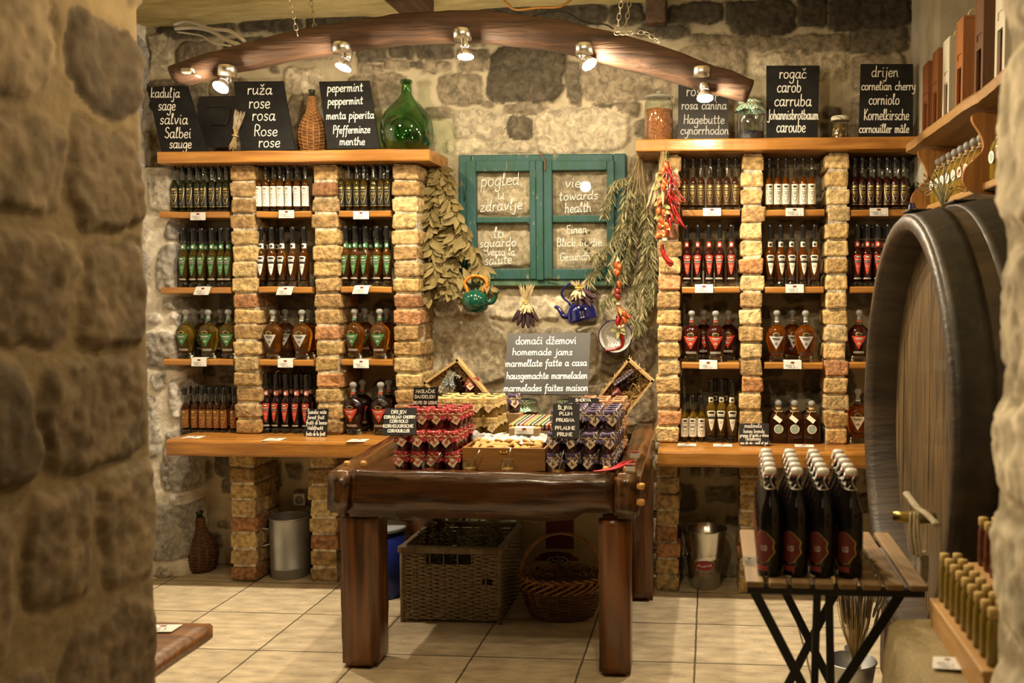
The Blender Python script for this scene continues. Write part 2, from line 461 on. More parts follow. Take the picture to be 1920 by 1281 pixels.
def stone_wall(name, P0, U, V, w, h, res, explicit, palette, mortar, depth=0.02, seed=1, sizes=((0.30, 0.16), (0.16, 0.11), (0.10, 0.06), (0.05, 0.035)),
               tries=(260, 500, 800, 900), gap=0.016, keepout=None, back=0.25, warp=0.022, soft=0.014, rough_amp=0.010, mat=None, darken_top=None):
    """rubble wall: stones laid by hand (explicit boxes u0,v0,u1,v1,colour) and filled up with smaller ones, in one surface with mortar between"""
    rnd = random.Random(seed)
    U = Vector(U).normalized(); V = Vector(V).normalized(); N = U.cross(V).normalized(); P0 = Vector(P0)
    st = []
    for e in explicit:
        u0, v0, u1, v1 = min(e[0], e[2]), min(e[1], e[3]), max(e[0], e[2]), max(e[1], e[3])
        st.append(((u0 + u1) / 2, (v0 + v1) / 2, (u1 - u0) / 2, (v1 - v0) / 2, e[4] if len(e) > 4 else None))
    for (sw, sh), nt in zip(sizes, tries):
        for _ in range(nt):
            a = sw * rnd.uniform(0.6, 1.25) / 2; b = sh * rnd.uniform(0.6, 1.3) / 2
            u = rnd.uniform(0, w); v = rnd.uniform(0, h)
            if all(abs(u - q[0]) > a + q[2] + gap or abs(v - q[1]) > b + q[3] + gap for q in st):
                st.append((u, v, a, b, None))
    nu, nv = int(w / res) + 1, int(h / res) + 1
    uu, vv = np.meshgrid(np.linspace(0, w, nu), np.linspace(0, h, nv))
    wu = uu + warp * (fbm(uu * 9, vv * 9, seed + 3) - .5) * 2 + warp * .35 * (fbm(uu * 30, vv * 30, seed + 9) - .5) * 2
    wv = vv + warp * (fbm(uu * 9, vv * 9, seed + 5) - .5) * 2 + warp * .35 * (fbm(uu * 30, vv * 30, seed + 11) - .5) * 2
    E = np.full(uu.shape, -0.05); ID = np.full(uu.shape, -1, dtype=int)
    for k, (cu, cv, a, b, c) in enumerate(st):
        i0, i1 = max(int((cv - b - .06) / res), 0), min(int((cv + b + .06) / res) + 2, nv)
        j0, j1 = max(int((cu - a - .06) / res), 0), min(int((cu + a + .06) / res) + 2, nu)
        if i1 <= i0 or j1 <= j0: continue
        sk = rnd.uniform(-0.15, 0.15)
        du = wu[i0:i1, j0:j1] - cu + sk * (wv[i0:i1, j0:j1] - cv); dv = wv[i0:i1, j0:j1] - cv - sk * .4 * (wu[i0:i1, j0:j1] - cu)
        p = rnd.uniform(3.2, 6.5)
        d = (np.abs(du / a) ** p + np.abs(dv / b) ** p) ** (1 / p)
        e = (1 - d) * min(a, b) + 0.006
        sub = E[i0:i1, j0:j1]; m = e > sub
        sub[m] = e[m]; ID[i0:i1, j0:j1][m] = k
    fine = fbm(uu * 40, vv * 40, seed + 21); mid = fbm(uu * 14, vv * 14, seed + 31)
    mask = sstep(-0.004, 0.006, E + (fine - .5) * 0.012)
    off = np.array([rnd.uniform(-.35, 1.0) for _ in st] + [0.0])
    tu = np.array([rnd.uniform(-.12, .12) for _ in st] + [0.0]); tv = np.array([rnd.uniform(-.12, .12) for _ in st] + [0.0])
    cu = np.array([q[0] for q in st] + [0.0]); cv = np.array([q[1] for q in st] + [0.0])
    dome = sstep(0.0, soft, E) * depth * (0.7 + 0.3 * off[ID])
    Hh = mask * (dome + (tu[ID] * (uu - cu[ID]) + tv[ID] * (vv - cv[ID])) * 0.6 + rough_amp * (fine - .5) * 1.6 + rough_amp * 1.4 * (mid - .5)) + (1 - mask) * (rough_amp * .5 * (fine - .5) + rough_amp * (mid - .5))
    pal = np.array([(q[4] if q[4] is not None else palette[rnd.randrange(len(palette))]) for q in st] + [palette[0]])
    jit = np.array([rnd.uniform(.82, 1.2) for _ in st] + [1.0])
    sc = pal[ID] * jit[ID][..., None] * (0.62 + 0.76 * (0.55 * fine + 0.45 * mid))[..., None]
    mc = np.array(mortar)[None, None, :] * (0.78 + 0.44 * fbm(uu * 20, vv * 20, seed + 41))[..., None]
    colr = sc * mask[..., None] + mc * (1 - mask)[..., None]
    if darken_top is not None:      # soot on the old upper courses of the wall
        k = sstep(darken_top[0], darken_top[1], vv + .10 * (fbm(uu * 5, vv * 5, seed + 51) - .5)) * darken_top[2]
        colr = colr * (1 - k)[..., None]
    if keepout is not None: Hh = keepout(uu, vv, Hh)
    P = np.array(P0)[None, None, :] + uu[..., None] * np.array(U) + vv[..., None] * np.array(V) + Hh[..., None] * np.array(N)
    idx = np.arange(nu * nv).reshape(nv, nu)
    quads = np.stack([idx[:-1, :-1], idx[:-1, 1:], idx[1:, 1:], idx[1:, :-1]], -1).reshape(-1, 4)
    # the body of the wall behind the stones
    bk = P.reshape(nv, nu, 3); brd = np.concatenate([idx[0, :], idx[1:, -1], idx[-1, -2::-1], idx[-2:0:-1, 0]])
    nb = len(brd); base = nu * nv
    bv = P.reshape(-1, 3)[brd] - np.array(N) * back
    side = np.stack([brd, base + np.arange(nb), base + (np.arange(nb) + 1) % nb, np.roll(brd, -1)], -1)
    co = np.concatenate([P.reshape(-1, 3), bv]).astype(np.float32)
    c4 = np.concatenate([np.concatenate([colr.reshape(-1, 3), (0.08 + 0.92 * mask).reshape(-1, 1)], 1), np.tile(np.array([[*mortar, 1.0]]), (nb, 1))]).astype(np.float32)
    q = np.concatenate([quads, side]).astype(np.int32)
    me = bpy.data.meshes.new(name)
    nq = len(q)
    me.vertices.add(len(co)); me.vertices.foreach_set('co', co.ravel())
    me.loops.add(nq * 4); me.loops.foreach_set('vertex_index', q.ravel())
    me.polygons.add(nq); me.polygons.foreach_set('loop_start', np.arange(0, nq * 4, 4, dtype=np.int32)); me.polygons.foreach_set('loop_total', np.full(nq, 4, dtype=np.int32))
    a = me.color_attributes.new('Col', 'FLOAT_COLOR', 'POINT'); a.data.foreach_set('color', c4.ravel())
    me.materials.append(mat); me.update(); me.validate()
    me.polygons.foreach_set('use_smooth', np.ones(len(me.polygons), dtype=bool))
    o = bpy.data.objects.new(name, me); COL.objects.link(o)
    tag(o, kind='structure')
    return o

STONE = M('stone_and_mortar', (0.60, 1.34), attr=True, rough=0.9, scale=30, detail=10, lo=.32, hi=.68, bump=0.35, bscale=70, spec=0.22, dist=.8)
PAL = [(.21, .172, .118), (.175, .145, .098), (.26, .215, .15), (.145, .122, .085), (.20, .168, .12), (.29, .245, .175)]
MORT = (.47, .40, .27)

# back wall: stones read off the photo, in the wall's own plane
def bw(x0, y0, x1, y1, c=None):
    a = W(x0, y0, YW); b = W(x1, y1, YW)
    return (a.x - BX0, b.z, b.x - BX0, a.z, c)
BX0, BX1 = -2.96, 1.16
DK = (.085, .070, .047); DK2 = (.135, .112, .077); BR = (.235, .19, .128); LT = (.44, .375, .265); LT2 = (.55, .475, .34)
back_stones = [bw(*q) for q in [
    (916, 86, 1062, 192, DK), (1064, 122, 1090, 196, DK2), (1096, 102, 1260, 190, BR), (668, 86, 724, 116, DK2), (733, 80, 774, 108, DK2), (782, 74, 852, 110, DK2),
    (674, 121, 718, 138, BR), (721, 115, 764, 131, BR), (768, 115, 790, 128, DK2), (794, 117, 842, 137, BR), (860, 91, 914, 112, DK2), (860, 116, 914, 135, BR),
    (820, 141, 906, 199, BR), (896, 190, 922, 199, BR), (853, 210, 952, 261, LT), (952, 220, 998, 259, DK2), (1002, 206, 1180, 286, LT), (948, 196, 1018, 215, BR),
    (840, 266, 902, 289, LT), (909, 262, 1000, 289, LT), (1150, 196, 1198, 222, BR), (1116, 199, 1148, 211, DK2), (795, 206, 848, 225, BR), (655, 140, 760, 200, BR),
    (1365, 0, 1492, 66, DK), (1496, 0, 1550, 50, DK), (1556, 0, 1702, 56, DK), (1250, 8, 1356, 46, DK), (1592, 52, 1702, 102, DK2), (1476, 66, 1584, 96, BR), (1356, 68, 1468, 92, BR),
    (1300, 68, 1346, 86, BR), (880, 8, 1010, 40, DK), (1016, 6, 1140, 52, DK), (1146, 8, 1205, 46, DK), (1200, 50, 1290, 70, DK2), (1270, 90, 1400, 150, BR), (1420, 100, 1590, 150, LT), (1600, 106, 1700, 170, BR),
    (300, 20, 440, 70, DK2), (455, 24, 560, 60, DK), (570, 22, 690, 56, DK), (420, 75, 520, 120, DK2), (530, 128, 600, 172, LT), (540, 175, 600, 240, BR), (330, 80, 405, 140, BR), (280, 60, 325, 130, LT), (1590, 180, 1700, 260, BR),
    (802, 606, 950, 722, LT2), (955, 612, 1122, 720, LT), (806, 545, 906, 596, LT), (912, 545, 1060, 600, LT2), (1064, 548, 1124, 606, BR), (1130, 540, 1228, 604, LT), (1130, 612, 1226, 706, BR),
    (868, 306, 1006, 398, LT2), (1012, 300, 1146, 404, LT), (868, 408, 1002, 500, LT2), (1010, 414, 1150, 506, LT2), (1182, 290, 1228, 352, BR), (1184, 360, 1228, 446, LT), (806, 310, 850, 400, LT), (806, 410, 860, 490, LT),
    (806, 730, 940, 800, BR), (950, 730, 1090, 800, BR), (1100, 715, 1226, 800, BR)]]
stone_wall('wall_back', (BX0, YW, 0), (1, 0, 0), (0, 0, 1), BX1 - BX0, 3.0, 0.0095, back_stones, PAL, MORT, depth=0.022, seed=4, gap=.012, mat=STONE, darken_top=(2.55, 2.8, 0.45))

xr_ = W(331, 545, YP + .03).x; LZT_ = W(560, 284, YP - .03).z - .058
# left wall, leaning out towards its foot: grey stones in wide white mortar
PALG = [(.38, .36, .33), (.30, .28, .25), (.46, .43, .39), (.26, .24, .21), (.40, .36, .29)]
stone_wall('wall_left', (-2.90, 2.05, 0), (0, 1, 0), (0.0, 0, 1), 2.75, 3.0, 0.0125, [], PALG, (.66, .61, .52), depth=0.03, seed=11, gap=0.022,
           sizes=((.34, .22), (.20, .15), (.11, .08), (.06, .05)), tries=(200, 400, 500, 400), mat=STONE, rough_amp=.02)

stone_wall('wall_left_return', (-2.90, YP + .055, 0), (1, 0, 0), (0, 0, 1), xr_ + 2.90, LZT_, 0.0085, [], PALG, (.66, .61, .52), depth=0.028, seed=17, gap=0.018,
           sizes=((.22, .26), (.14, .16), (.09, .08), (.05, .05)), tries=(120, 200, 300, 300), mat=STONE, rough_amp=.016,
           keepout=lambda u, v, H: H - np.where(u > xr_ + 2.86, (u - xr_ - 2.86) ** 2 * 22, 0) * (1 + fbm(v * 9, u * 3, 5)))
# right wall: lime plaster, with a thicker pier of plaster in the far corner
PLASTER = M('old_plaster', (.46, .42, .33), (.36, .32, .24), rough=.95, scale=7, bump=.35, bscale=22, spec=.2)
g = G(); g.box((1.20, 2.95, 1.5), (.16, 3.7, 3.0), 0); g.jitter(.004, 3); tag(g.build('wall_right', PLASTER), kind='structure')
g = G(); g.box((1.055, 4.45, 1.5), (.17, .52, 3.0), 0, bev=.02); tag(g.build('trim_1', PLASTER), kind='structure')

# the two jambs of the wide opening the photo is taken through
JSTONE = M('jamb_stone', (0.70, 1.22), attr=True, rough=0.92, scale=14, detail=8, bump=0.3, bscale=40, spec=0.2)
def jamb(name, P0, U, w, stones, seed, pal, mort, warp=.03, edge=None):
    return stone_wall(name, P0, U, (0, 0, 1), w, 2.95, 0.0085, stones, pal, mort, depth=0.018, seed=seed, gap=.016, back=.5, mat=JSTONE, warp=warp,
                      sizes=((.2, .16), (.12, .09), (.07, .05)), tries=(160, 200, 200), soft=.025, rough_amp=.009, keepout=edge)
XL = -1.392
JC = (.100, .070, .036); JD = (.066, .047, .026); JL = (.125, .090, .048)
left_j = [(v0 - 1.1, z0, v1 - 1.1, z1, c) for v0, z0, v1, z1, c in [
    (1.95, 1.86, 2.22, 2.06, JD), (1.95, 1.60, 2.21, 1.82, JC), (1.97, 1.335, 2.22, 1.56, JC), (1.84, 1.05, 2.20, 1.30, JC), (2.02, .74, 2.23, 1.02, JL), (1.78, .78, 1.99, 1.02, JC),
    (1.86, .44, 2.22, .71, JC), (1.55, 1.62, 1.92, 1.80, JL), (1.60, 1.84, 1.92, 2.1, JL), (1.56, 1.34, 1.94, 1.57, JC), (1.5, 1.06, 1.81, 1.30, JD), (1.45, .70, 1.75, 1.02, JC), (1.45, .44, 1.82, .67, JD)]]
jamb('wall_front_left', (XL, 1.1, 0), (0, 1, 0), 1.15, left_j, 21, [JC, JD, JL], (.130, .092, .043),
     edge=lambda u, v, H: H - np.where(u > 1.1, (u - 1.1) ** 2 * 14, 0))
g = G(); g.box((-2.17, 1.67, 1.475), (1.5, 1.14, 2.95)); tag(g.build('wall_front_core_left', STONE), kind='structure')
XR = .515
right_j = [(1.71 - v1, z0, 1.71 - v0, z1, c) for v0, z0, v1, z1, c in [
    (1.40, 1.56, 1.70, 1.86, LT2), (1.36, 1.29, 1.695, 1.52, LT), (1.42, 1.09, 1.70, 1.265, LT2), (1.38, .86, 1.70, 1.06, LT2), (1.36, .55, 1.69, .82, LT), (1.4, 1.9, 1.7, 2.15, LT)]]
jamb('wall_front_right', (XR, 1.71, 0), (0, -1, 0), .66, right_j, 33, [LT, LT2, BR], (.30, .25, .16),
     edge=lambda u, v, H: H - np.where(u < .04, (.04 - u) ** 2 * 14, 0))
g = G(); g.box((.93, 1.38, 1.475), (.62, .64, 2.95)); tag(g.build('wall_front_core_right', STONE), kind='structure')

# floor: travertine tiles, joints running towards the display wall
fm = bpy.data.materials.new('travertine_tiles'); fm.use_nodes = True
nt = fm.node_tree; N = nt.nodes; L = nt.links; p = N['Principled BSDF']
tc = N.new('ShaderNodeTexCoord'); mp = N.new('ShaderNodeMapping')
mp.inputs['Location'].default_value = (0.05 + 4.4, -3.575 + 4.25, 0)
L.new(tc.outputs['Object'], mp.inputs['Vector'])
bt = N.new('ShaderNodeTexBrick'); bt.offset = 0.0; bt.squash = 1.0
bt.inputs['Scale'].default_value = 1.0; bt.inputs['Brick Width'].default_value = .44; bt.inputs['Row Height'].default_value = .425
bt.inputs['Mortar Size'].default_value = .0045; bt.inputs['Mortar Smooth'].default_value = .25; bt.inputs['Bias'].default_value = 0
bt.inputs['Color1'].default_value = (.60, .50, .345, 1); bt.inputs['Color2'].default_value = (.50, .41, .275, 1); bt.inputs['Mortar'].default_value = (.13, .105, .065, 1)
wj = N.new('ShaderNodeTexNoise'); wj.inputs['Scale'].default_value = 14
L.new(mp.outputs['Vector'], wj.inputs['Vector'])
wa = N.new('ShaderNodeVectorMath'); wa.operation = 'MULTIPLY_ADD'; wa.inputs[1].default_value = (.006, .006, 0)
L.new(wj.outputs['Color'], wa.inputs[0]); L.new(mp.outputs['Vector'], wa.inputs[2]); L.new(wa.outputs['Vector'], bt.inputs['Vector'])
n1 = N.new('ShaderNodeTexNoise'); n1.inputs['Scale'].default_value = 9; n1.inputs['Detail'].default_value = 8
m2 = N.new('ShaderNodeMapping'); m2.inputs['Scale'].default_value = (1, 2.4, 1)
L.new(tc.outputs['Object'], m2.inputs['Vector']); L.new(m2.outputs['Vector'], n1.inputs['Vector'])
r1 = N.new('ShaderNodeMapRange'); r1.inputs['From Min'].default_value = .3; r1.inputs['From Max'].default_value = .7; r1.inputs['To Min'].default_value = .68; r1.inputs['To Max'].default_value = 1.18
L.new(n1.outputs['Fac'], r1.inputs['Value'])
n2 = N.new('ShaderNodeTexNoise'); n2.inputs['Scale'].default_value = 46; n2.inputs['Detail'].default_value = 4
L.new(m2.outputs['Vector'], n2.inputs['Vector'])
r2 = N.new('ShaderNodeMapRange'); r2.inputs['From Min'].default_value = .285; r2.inputs['From Max'].default_value = .34; r2.inputs['To Min'].default_value = .3; r2.inputs['To Max'].default_value = 1
L.new(n2.outputs['Fac'], r2.inputs['Value'])
mu = N.new('ShaderNodeMath'); mu.operation = 'MULTIPLY'; L.new(r1.outputs['Result'], mu.inputs[0]); L.new(r2.outputs['Result'], mu.inputs[1])
sc_ = N.new('ShaderNodeVectorMath'); sc_.operation = 'SCALE'; L.new(bt.outputs['Color'], sc_.inputs[0]); L.new(mu.outputs[0], sc_.inputs['Scale'])
L.new(sc_.outputs['Vector'], p.inputs['Base Color'])
p.inputs['Roughness'].default_value = .55
ad = N.new('ShaderNodeMath'); ad.operation = 'SUBTRACT'; L.new(r2.outputs['Result'], ad.inputs[0]); L.new(bt.outputs['Fac'], ad.inputs[1])
bp = N.new('ShaderNodeBump'); bp.inputs['Strength'].default_value = .5; bp.inputs['Distance'].default_value = .004
L.new(ad.outputs[0], bp.inputs['Height']); L.new(bp.outputs['Normal'], p.inputs['Normal'])
g = G(); g.box((-.8, 2.4, -.05), (4.4, 6.4, .1)); tag(g.build('floor', fm), kind='structure')

# ceiling: ochre plaster, its ragged far edge a little above the frame's top, rising to the right
CEIL = M('ochre_ceiling', (.58, .49, .24), (.42, .34, .15), rough=.95, scale=6, bump=.5, bscale=30, stretch=(1, 2.5, 1))
g = G()
rows = []
for j in range(12):
    y = -1.0 + 5.72 * j / 11
    rows.append([Vector((x, y, 2.805 + .028 * (x + 2.8) + .012 * mnoise.noise(Vector((x * 2.5, y * 2.5, 0))))) for x in [-2.9 + 4.3 * k / 40 for k in range(41)]])
g.grid(rows); g.box((-.75, 1.85, 3.1), (4.3, 5.8, .12))
tag(g.build('ceiling', CEIL), kind='structure')
DARKWOOD = wood('dark_old_wood', (.085, .045, .022), (.040, .022, .012), 'Y', rough=.7)
jz = W(745, 18, YW - .3).z
g = G(); g.box(((W(745, 10, 4.2).x), 3.2, jz + .10), (.17, 2.6, .2), bev=.015); g.jitter(.008, 6)
tag(g.build('trim_2', DARKWOOD), kind='structure')
a = W(1210, 0, YW - .06); b = W(1250, 44, YW - .06)
g = G(); g.box(((a.x + b.x) / 2, YW - .02, (a.z + b.z) / 2 + .05), (b.x - a.x, .14, a.z - b.z + .1), bev=.012); g.jitter(.006, 9)
tag(g.build('trim_3', DARKWOOD), kind='structure')

# ================================================================== BRICK DISPLAY UNITS
BRICK = M('old_brick', (0.55, 1.32), attr=True, rough=.92, scale=45, bump=.7, bscale=75, spec=.2)
BPAL = [(.40, .27, .11), (.36, .23, .095), (.46, .325, .145), (.32, .205, .09), (.43, .285, .125), (.38, .26, .125), (.45, .33, .16)]
BRED = [(.34, .165, .07), (.38, .19, .088), (.28, .14, .065)]
BMORT = (.55, .47, .34)
def brick_pillar(x0, x1, z0, z1, y0, depth, label, seed, course=0.079, red=.14, pale=1.0, mort_w=.008, group=None):
    rnd = random.Random(seed)
    g = G(); w = x1 - x0
    n = max(1, round((z1 - z0) / course)); ch = (z1 - z0) / n
    g.col = tuple(c * .95 for c in BMORT)
    g.box(((x0 + x1) / 2, y0 + depth / 2 + .008, (z0 + z1) / 2), (w - .026, depth - .012, z1 - z0 - .002))
    for k in range(n):
        zc = z0 + ch * (k + .5)
        dx = rnd.uniform(-.006, .006); wk = w + rnd.uniform(-.012, .004)
        # one header to the front, then stretchers behind it, the bond alternating
        cut = [0, .115, depth] if k % 2 == 0 else [0, .185, depth]
        for i in range(len(cut) - 1):
            base = rnd.choice(BRED) if rnd.random() < red else rnd.choice(BPAL)
            f = rnd.uniform(.85, 1.18) * pale
            s0 = len(g.v)
            g.col = tuple(c * f for c in base)
            hh = ch - mort_w - rnd.uniform(0, .005)
            g.box((0, 0, 0), (wk - rnd.uniform(0, .006), cut[i + 1] - cut[i] - .008, hh), bev=.009, seg=2)
            rz = rnd.uniform(-.03, .03); ry = rnd.uniform(-.02, .02)
            Mx = T(((x0 + x1) / 2 + dx, y0 + (cut[i] + cut[i + 1]) / 2 + (rnd.uniform(-.004, .006) if i == 0 else 0), zc - mort_w * .3), rz=rz, ry=ry)
            for q in range(s0, len(g.v)): g.v[q] = Mx @ g.v[q]
            g.jitter(.0075, 24, s0, seed + k * 1.3 + i)
    g.col = None
    o = g.build('brick_pillar', BRICK)
    return tag(o, label, 'brick pillar', group)

PINE = wood('varnished_pine', (.47, .215, .042), (.24, .092, .016), 'X', scale=7, rough=.34, coat=.35, bump=.18)
PINE_END = wood('varnished_pine_end', (.42, .20, .05), (.30, .13, .03), 'Z', scale=9, rough=.4, coat=.3)
def xp(px, Y=YP, py=545): return W(px, py, Y).x
def zp(py, Y, px=900): return W(px, py, Y).z

LZ_TOP = W(560, 284, YP - .03).z       # top of the two long upper shelves
LZ_CNT = W(520, 815, YP).z
RZ_TOP = W(1440, 261, YP - .03).z
RZ_CNT = W(1400, 833, YP).z

def board(x0, x1, y0, y1, ztop, th, name, label, cat, mat=PINE, wave=.004, seed=0, bev=.007, group=None, nx=26):
    """a sawn plank with a slightly wavy front edge"""
    g = G(); rnd = random.Random(seed)
    prof = [(y0 + bev, ztop), (y0 + bev * .3, ztop - bev * .3), (y0, ztop - bev), (y0, ztop - th + bev), (y0 + bev * .3, ztop - th + bev * .3), (y0 + bev, ztop - th), (y1, ztop - th), (y1, ztop)]
    vs = []; npf = len(prof)
    for i in range(nx + 1):
        x = x0 + (x1 - x0) * i / nx
        dy = wave * mnoise.noise(Vector((x * 7 + seed * 3.3, seed, 0))) * 1.6; dz = wave * .7 * mnoise.noise(Vector((x * 5 + seed * 1.3, 4, seed)))
        for q, (y, z) in enumerate(prof):
            vs.append((x, y + (dy if q < 6 else 0), z + (dz if q < 6 else 0)))
    fs = [(i * npf + q, i * npf + (q + 1) % npf, (i + 1) * npf + (q + 1) % npf, (i + 1) * npf + q) for i in range(nx) for q in range(npf)]
    fs += [tuple(range(npf)), tuple(range(nx * npf, (nx + 1) * npf))]
    g.add(vs, fs, 0, False)
    return tag(g.build(name, mat), label, cat, group)

YB = YW - .004
board(xp(302, YP - .07), xp(808, YP - .07), YP - .07, YB - .02, LZ_TOP, .056, 'long_shelf', 'long varnished plank shelf carrying the sage, rose and peppermint boards', 'shelf', seed=1)
board(xp(1192, YP - .07), .965, YP - .07, YB - .02, RZ_TOP, .056, 'long_shelf', 'long varnished plank shelf carrying the rosehip, carob and cornelian boards', 'shelf', seed=2)
board(xp(303, YP - .2), -1.444, YP - .20, YB - .02, LZ_CNT, .078, 'counter_top', 'thick waxed wooden counter below the sage, rose and peppermint bays', 'counter', seed=3, wave=.006, bev=.012)
board(-.235, .965, YP - .20, YB - .02, RZ_CNT, .078, 'counter_top', 'thick waxed wooden counter with worn edge beside the jam table', 'counter', seed=4, wave=.009, bev=.014)

BP = [  # px left, px right, label
    (433, 482, 'L', 'slim tan brick pillar between sage and rose bays'),
    (586, 636, 'L', 'slim brick pillar between rose and peppermint bays'),
    (736, 786, 'L', 'brick pillar beside the hanging bay leaves'),
    (1230, 1276, 'R', 'pale brick pillar with chili string hanging on it'),
    (1388, 1432, 'R', 'pale brick pillar between rosehip and carob bays'),
    (1547, 1592, 'R', 'pale brick pillar between carob and cornelian bays')]
for i, (a, b, s, lab) in enumerate(BP):
    top = (LZ_TOP if s == 'L' else RZ_TOP) - .058; bot = (LZ_CNT if s == 'L' else RZ_CNT) + .001
    brick_pillar(xp(a), xp(b), bot, top, YP, .25, lab, 10 + i, pale=1.0 if s == 'L' else 1.22, red=.09 if s == 'L' else .16)
for i, (a, b, s, lab) in enumerate([
    (418, 470, 'L', 'brick pier under the counter beside the wicker demijohn'), (570, 624, 'L', 'brick pier under the counter beside the tall zinc bucket'),
    (728, 778, 'L', 'brick pier behind the wicker crate under the counter'), (1228, 1275, 'R', 'narrow brick pier under the counter beside the jam table'),
    (1386, 1432, 'R', 'brick pier under the counter behind the swing-top bottles'), (1547, 1592, 'R', 'brick pier under the counter beside the barrel')]):
    top = (LZ_CNT if s == 'L' else RZ_CNT) - .08
    brick_pillar(xp(a), xp(b), .001, top, YP + .0, .255, lab, 30 + i, red=.08 if s == 'L' else .25, pale=.92)

BAY = {'sage': (327, 433), 'rose': (482, 585), 'peppermint': (636, 735), 'rosehip': (1277, 1388), 'carob': (1433, 1546), 'cornelian': (1593, 1722)}
SHELF_Y = {'sage': (398, 539, 673), 'rose': (397, 538, 674), 'peppermint': (396, 537, 673), 'rosehip': (394, 538, 679), 'carob': (394, 538, 679), 'cornelian': (394, 538, 679)}
ROWN = ['top', 'middle', 'lower']
SZ = {}
for bi, (bay, (a, b)) in enumerate(BAY.items()):
    for r in range(3):
        z = W((a + b) / 2, SHELF_Y[bay][r], YP + .04).z
        SZ[bay, r] = z
        xa = xp(a) + .004 if a > 330 else xp(a) - .07
        xb = xp(b) - .004 if b < 1700 else .968
        board(xa, xb, YP + .006, YB - .02, z, .031, 'shelf_board', 'short rough-edged pine shelf, %s of three in the %s bay' % (['topmost', 'middle one', 'lowest'][r], bay), 'shelf',
              seed=10 + bi * 3 + r, wave=.006, bev=.006, group='short shelves between the brick pillars', nx=14)
    SZ[bay, 3] = LZ_CNT if bi < 3 else RZ_CNT

# ================================================================== THE LAMP BEAM (an old curved yoke hung from chains)
STEEL = M('brushed_steel', (.62, .58, .52), rough=.28, metal=1.0)
CHAIN = M('chain_steel', (.50, .44, .33), rough=.4, metal=1.0)
BEAMW = wood('beam_wood', (.105, .050, .023), (.034, .017, .009), 'X', scale=9, rough=.7, bump=.9)
YBM = 3.93
bpts = [(316, 128, 26), (400, 100, 32), (520, 68, 38), (640, 44, 42), (760, 28, 45), (860, 23, 46), (960, 28, 46), (1060, 44, 46), (1160, 68, 46), (1260, 98, 44), (1340, 126, 40), (1413, 153, 32)]
g = G(); path = []
for px, py, h in bpts: path.append((W(px, py, YBM), h / 446.0))
cps = catmull([p for p, h in path], 5); hs = [v.x for v in catmull([(h, 0, 0) for p, h in path], 5)]
secn = None; vs = []
for i, (p, h) in enumerate(zip(cps, hs)):
    t = (cps[min(i + 1, len(cps) - 1)] - cps[max(i - 1, 0)]).normalized()
    up = Vector((0, 1, 0)).cross(t) * -1
    if up.z < 0: up = -up
    d = .105                                    # thickness from front to back; the underside leans to the room
    sec = [(0, 0), (.012, .012), (d - .01, .012), (d, 0), (d + .012, -h * .9), (d, -h), (.03, -h * 1.02), (.004, -h * .78), (-.004, -h * .4)]
    for y, z in sec:
        q = p + Vector((0, y, 0)) + up * z
        vs.append(q + mnoise.noise_vector(q * 9) * .007 + mnoise.noise_vector(q * 40) * .002)
    n = len(sec)
nb = len(cps)
fs = [(i * n + k, i * n + (k + 1) % n, (i + 1) * n + (k + 1) % n, (i + 1) * n + k) for i in range(nb - 1) for k in range(n)]
fs += [tuple(range(n)), tuple(range((nb - 1) * n, nb * n))]
g.add(vs, fs, 0, True)
tag(g.build('lamp_beam', BEAMW), 'curved old wooden yoke hung on chains, carrying five small spotlights', 'lamp beam')

BULB = M('lit_bulb_glass', (1.0, .90, .78), emit=60.0)
def spot(px, py, tx, ty, tz, energy, label, aim_px=None, base=None):
    """ceiling rose under the beam, short arm, tapering cup and a lit reflector bulb"""
    bpos = W(px, py, YBM + .0)                 # centre of the bulb's face
    d = Vector((tx, ty, tz)).normalized()
    if base is None: base = (px, py - 55)
    bs = W(base[0], base[1], YBM + .012)
    root = empty('spotlight', bs, label, 'spotlight', 'five spotlights on the beam')
    inv = Matrix.Translation(-bs)
    g = G(); g.lathe([(.0385, -.022), (.0385, .018), (.036, .022)], 24); g.lathe([(.0385, -.022), (.034, -.026), (0, -.026)], 24, cap=False)
    g.build('ceiling_rose', STEEL, root)
    cup_top = bpos - d * .105
    g = G(); g.tube(catmull([bs + Vector((.012, 0, -.02)), bs + Vector((.012, 0, -.05)), cup_top + d * .01], 5), .005, 8, M=inv)
    g.build('arm', STEEL, root)
    q = d.to_track_quat('Z', 'Y').to_matrix().to_4x4()
    Mx = Matrix.Translation(cup_top - bs) @ q
    g = G(); g.lathe([(.006, 0), (.012, .006), (.0185, .028), (.021, .048), (.021, .062), (.018, .064), (.018, .058), (0, .058)], 20, M=Mx)
    g.build('lamp_cup', STEEL, root)
    g = G(); g.lathe([(.013, .060), (.017, .066), (.032, .090), (.034, .098), (.034, .102)], 20, M=Mx, cap=False)
    g.build('reflector', M('reflector_glass', (.9, .85, .8), rough=.15, metal=.9), root)
    g = G(); g.lathe([(.0332, .099), (.024, .1015), (0, .1025)], 20, M=Mx, cap=False)
    g.build('bulb', BULB, root)
    L = bpy.data.lights.new('spot_lamp_light', 'POINT'); L.energy = energy; L.color = (1.0, .83, .58); L.shadow_soft_size = .022
    o = bpy.data.objects.new('spot_lamp_light', L); COL.objects.link(o); link_parent(o, root)
    o.location = bpos + d * .03 - bs
    L = bpy.data.lights.new('spot_lamp_beam', 'SPOT'); L.energy = energy * 5.2; L.color = (1.0, .83, .58); L.spot_size = math.radians(150); L.spot_blend = .8; L.shadow_soft_size = .018
    o = bpy.data.objects.new('spot_lamp_beam', L); COL.objects.link(o); link_parent(o, root)
    o.location = bpos + d * .012 - bs
    o.rotation_euler = d.to_track_quat('-Z', 'Y').to_euler()
    return root
SPE = 11
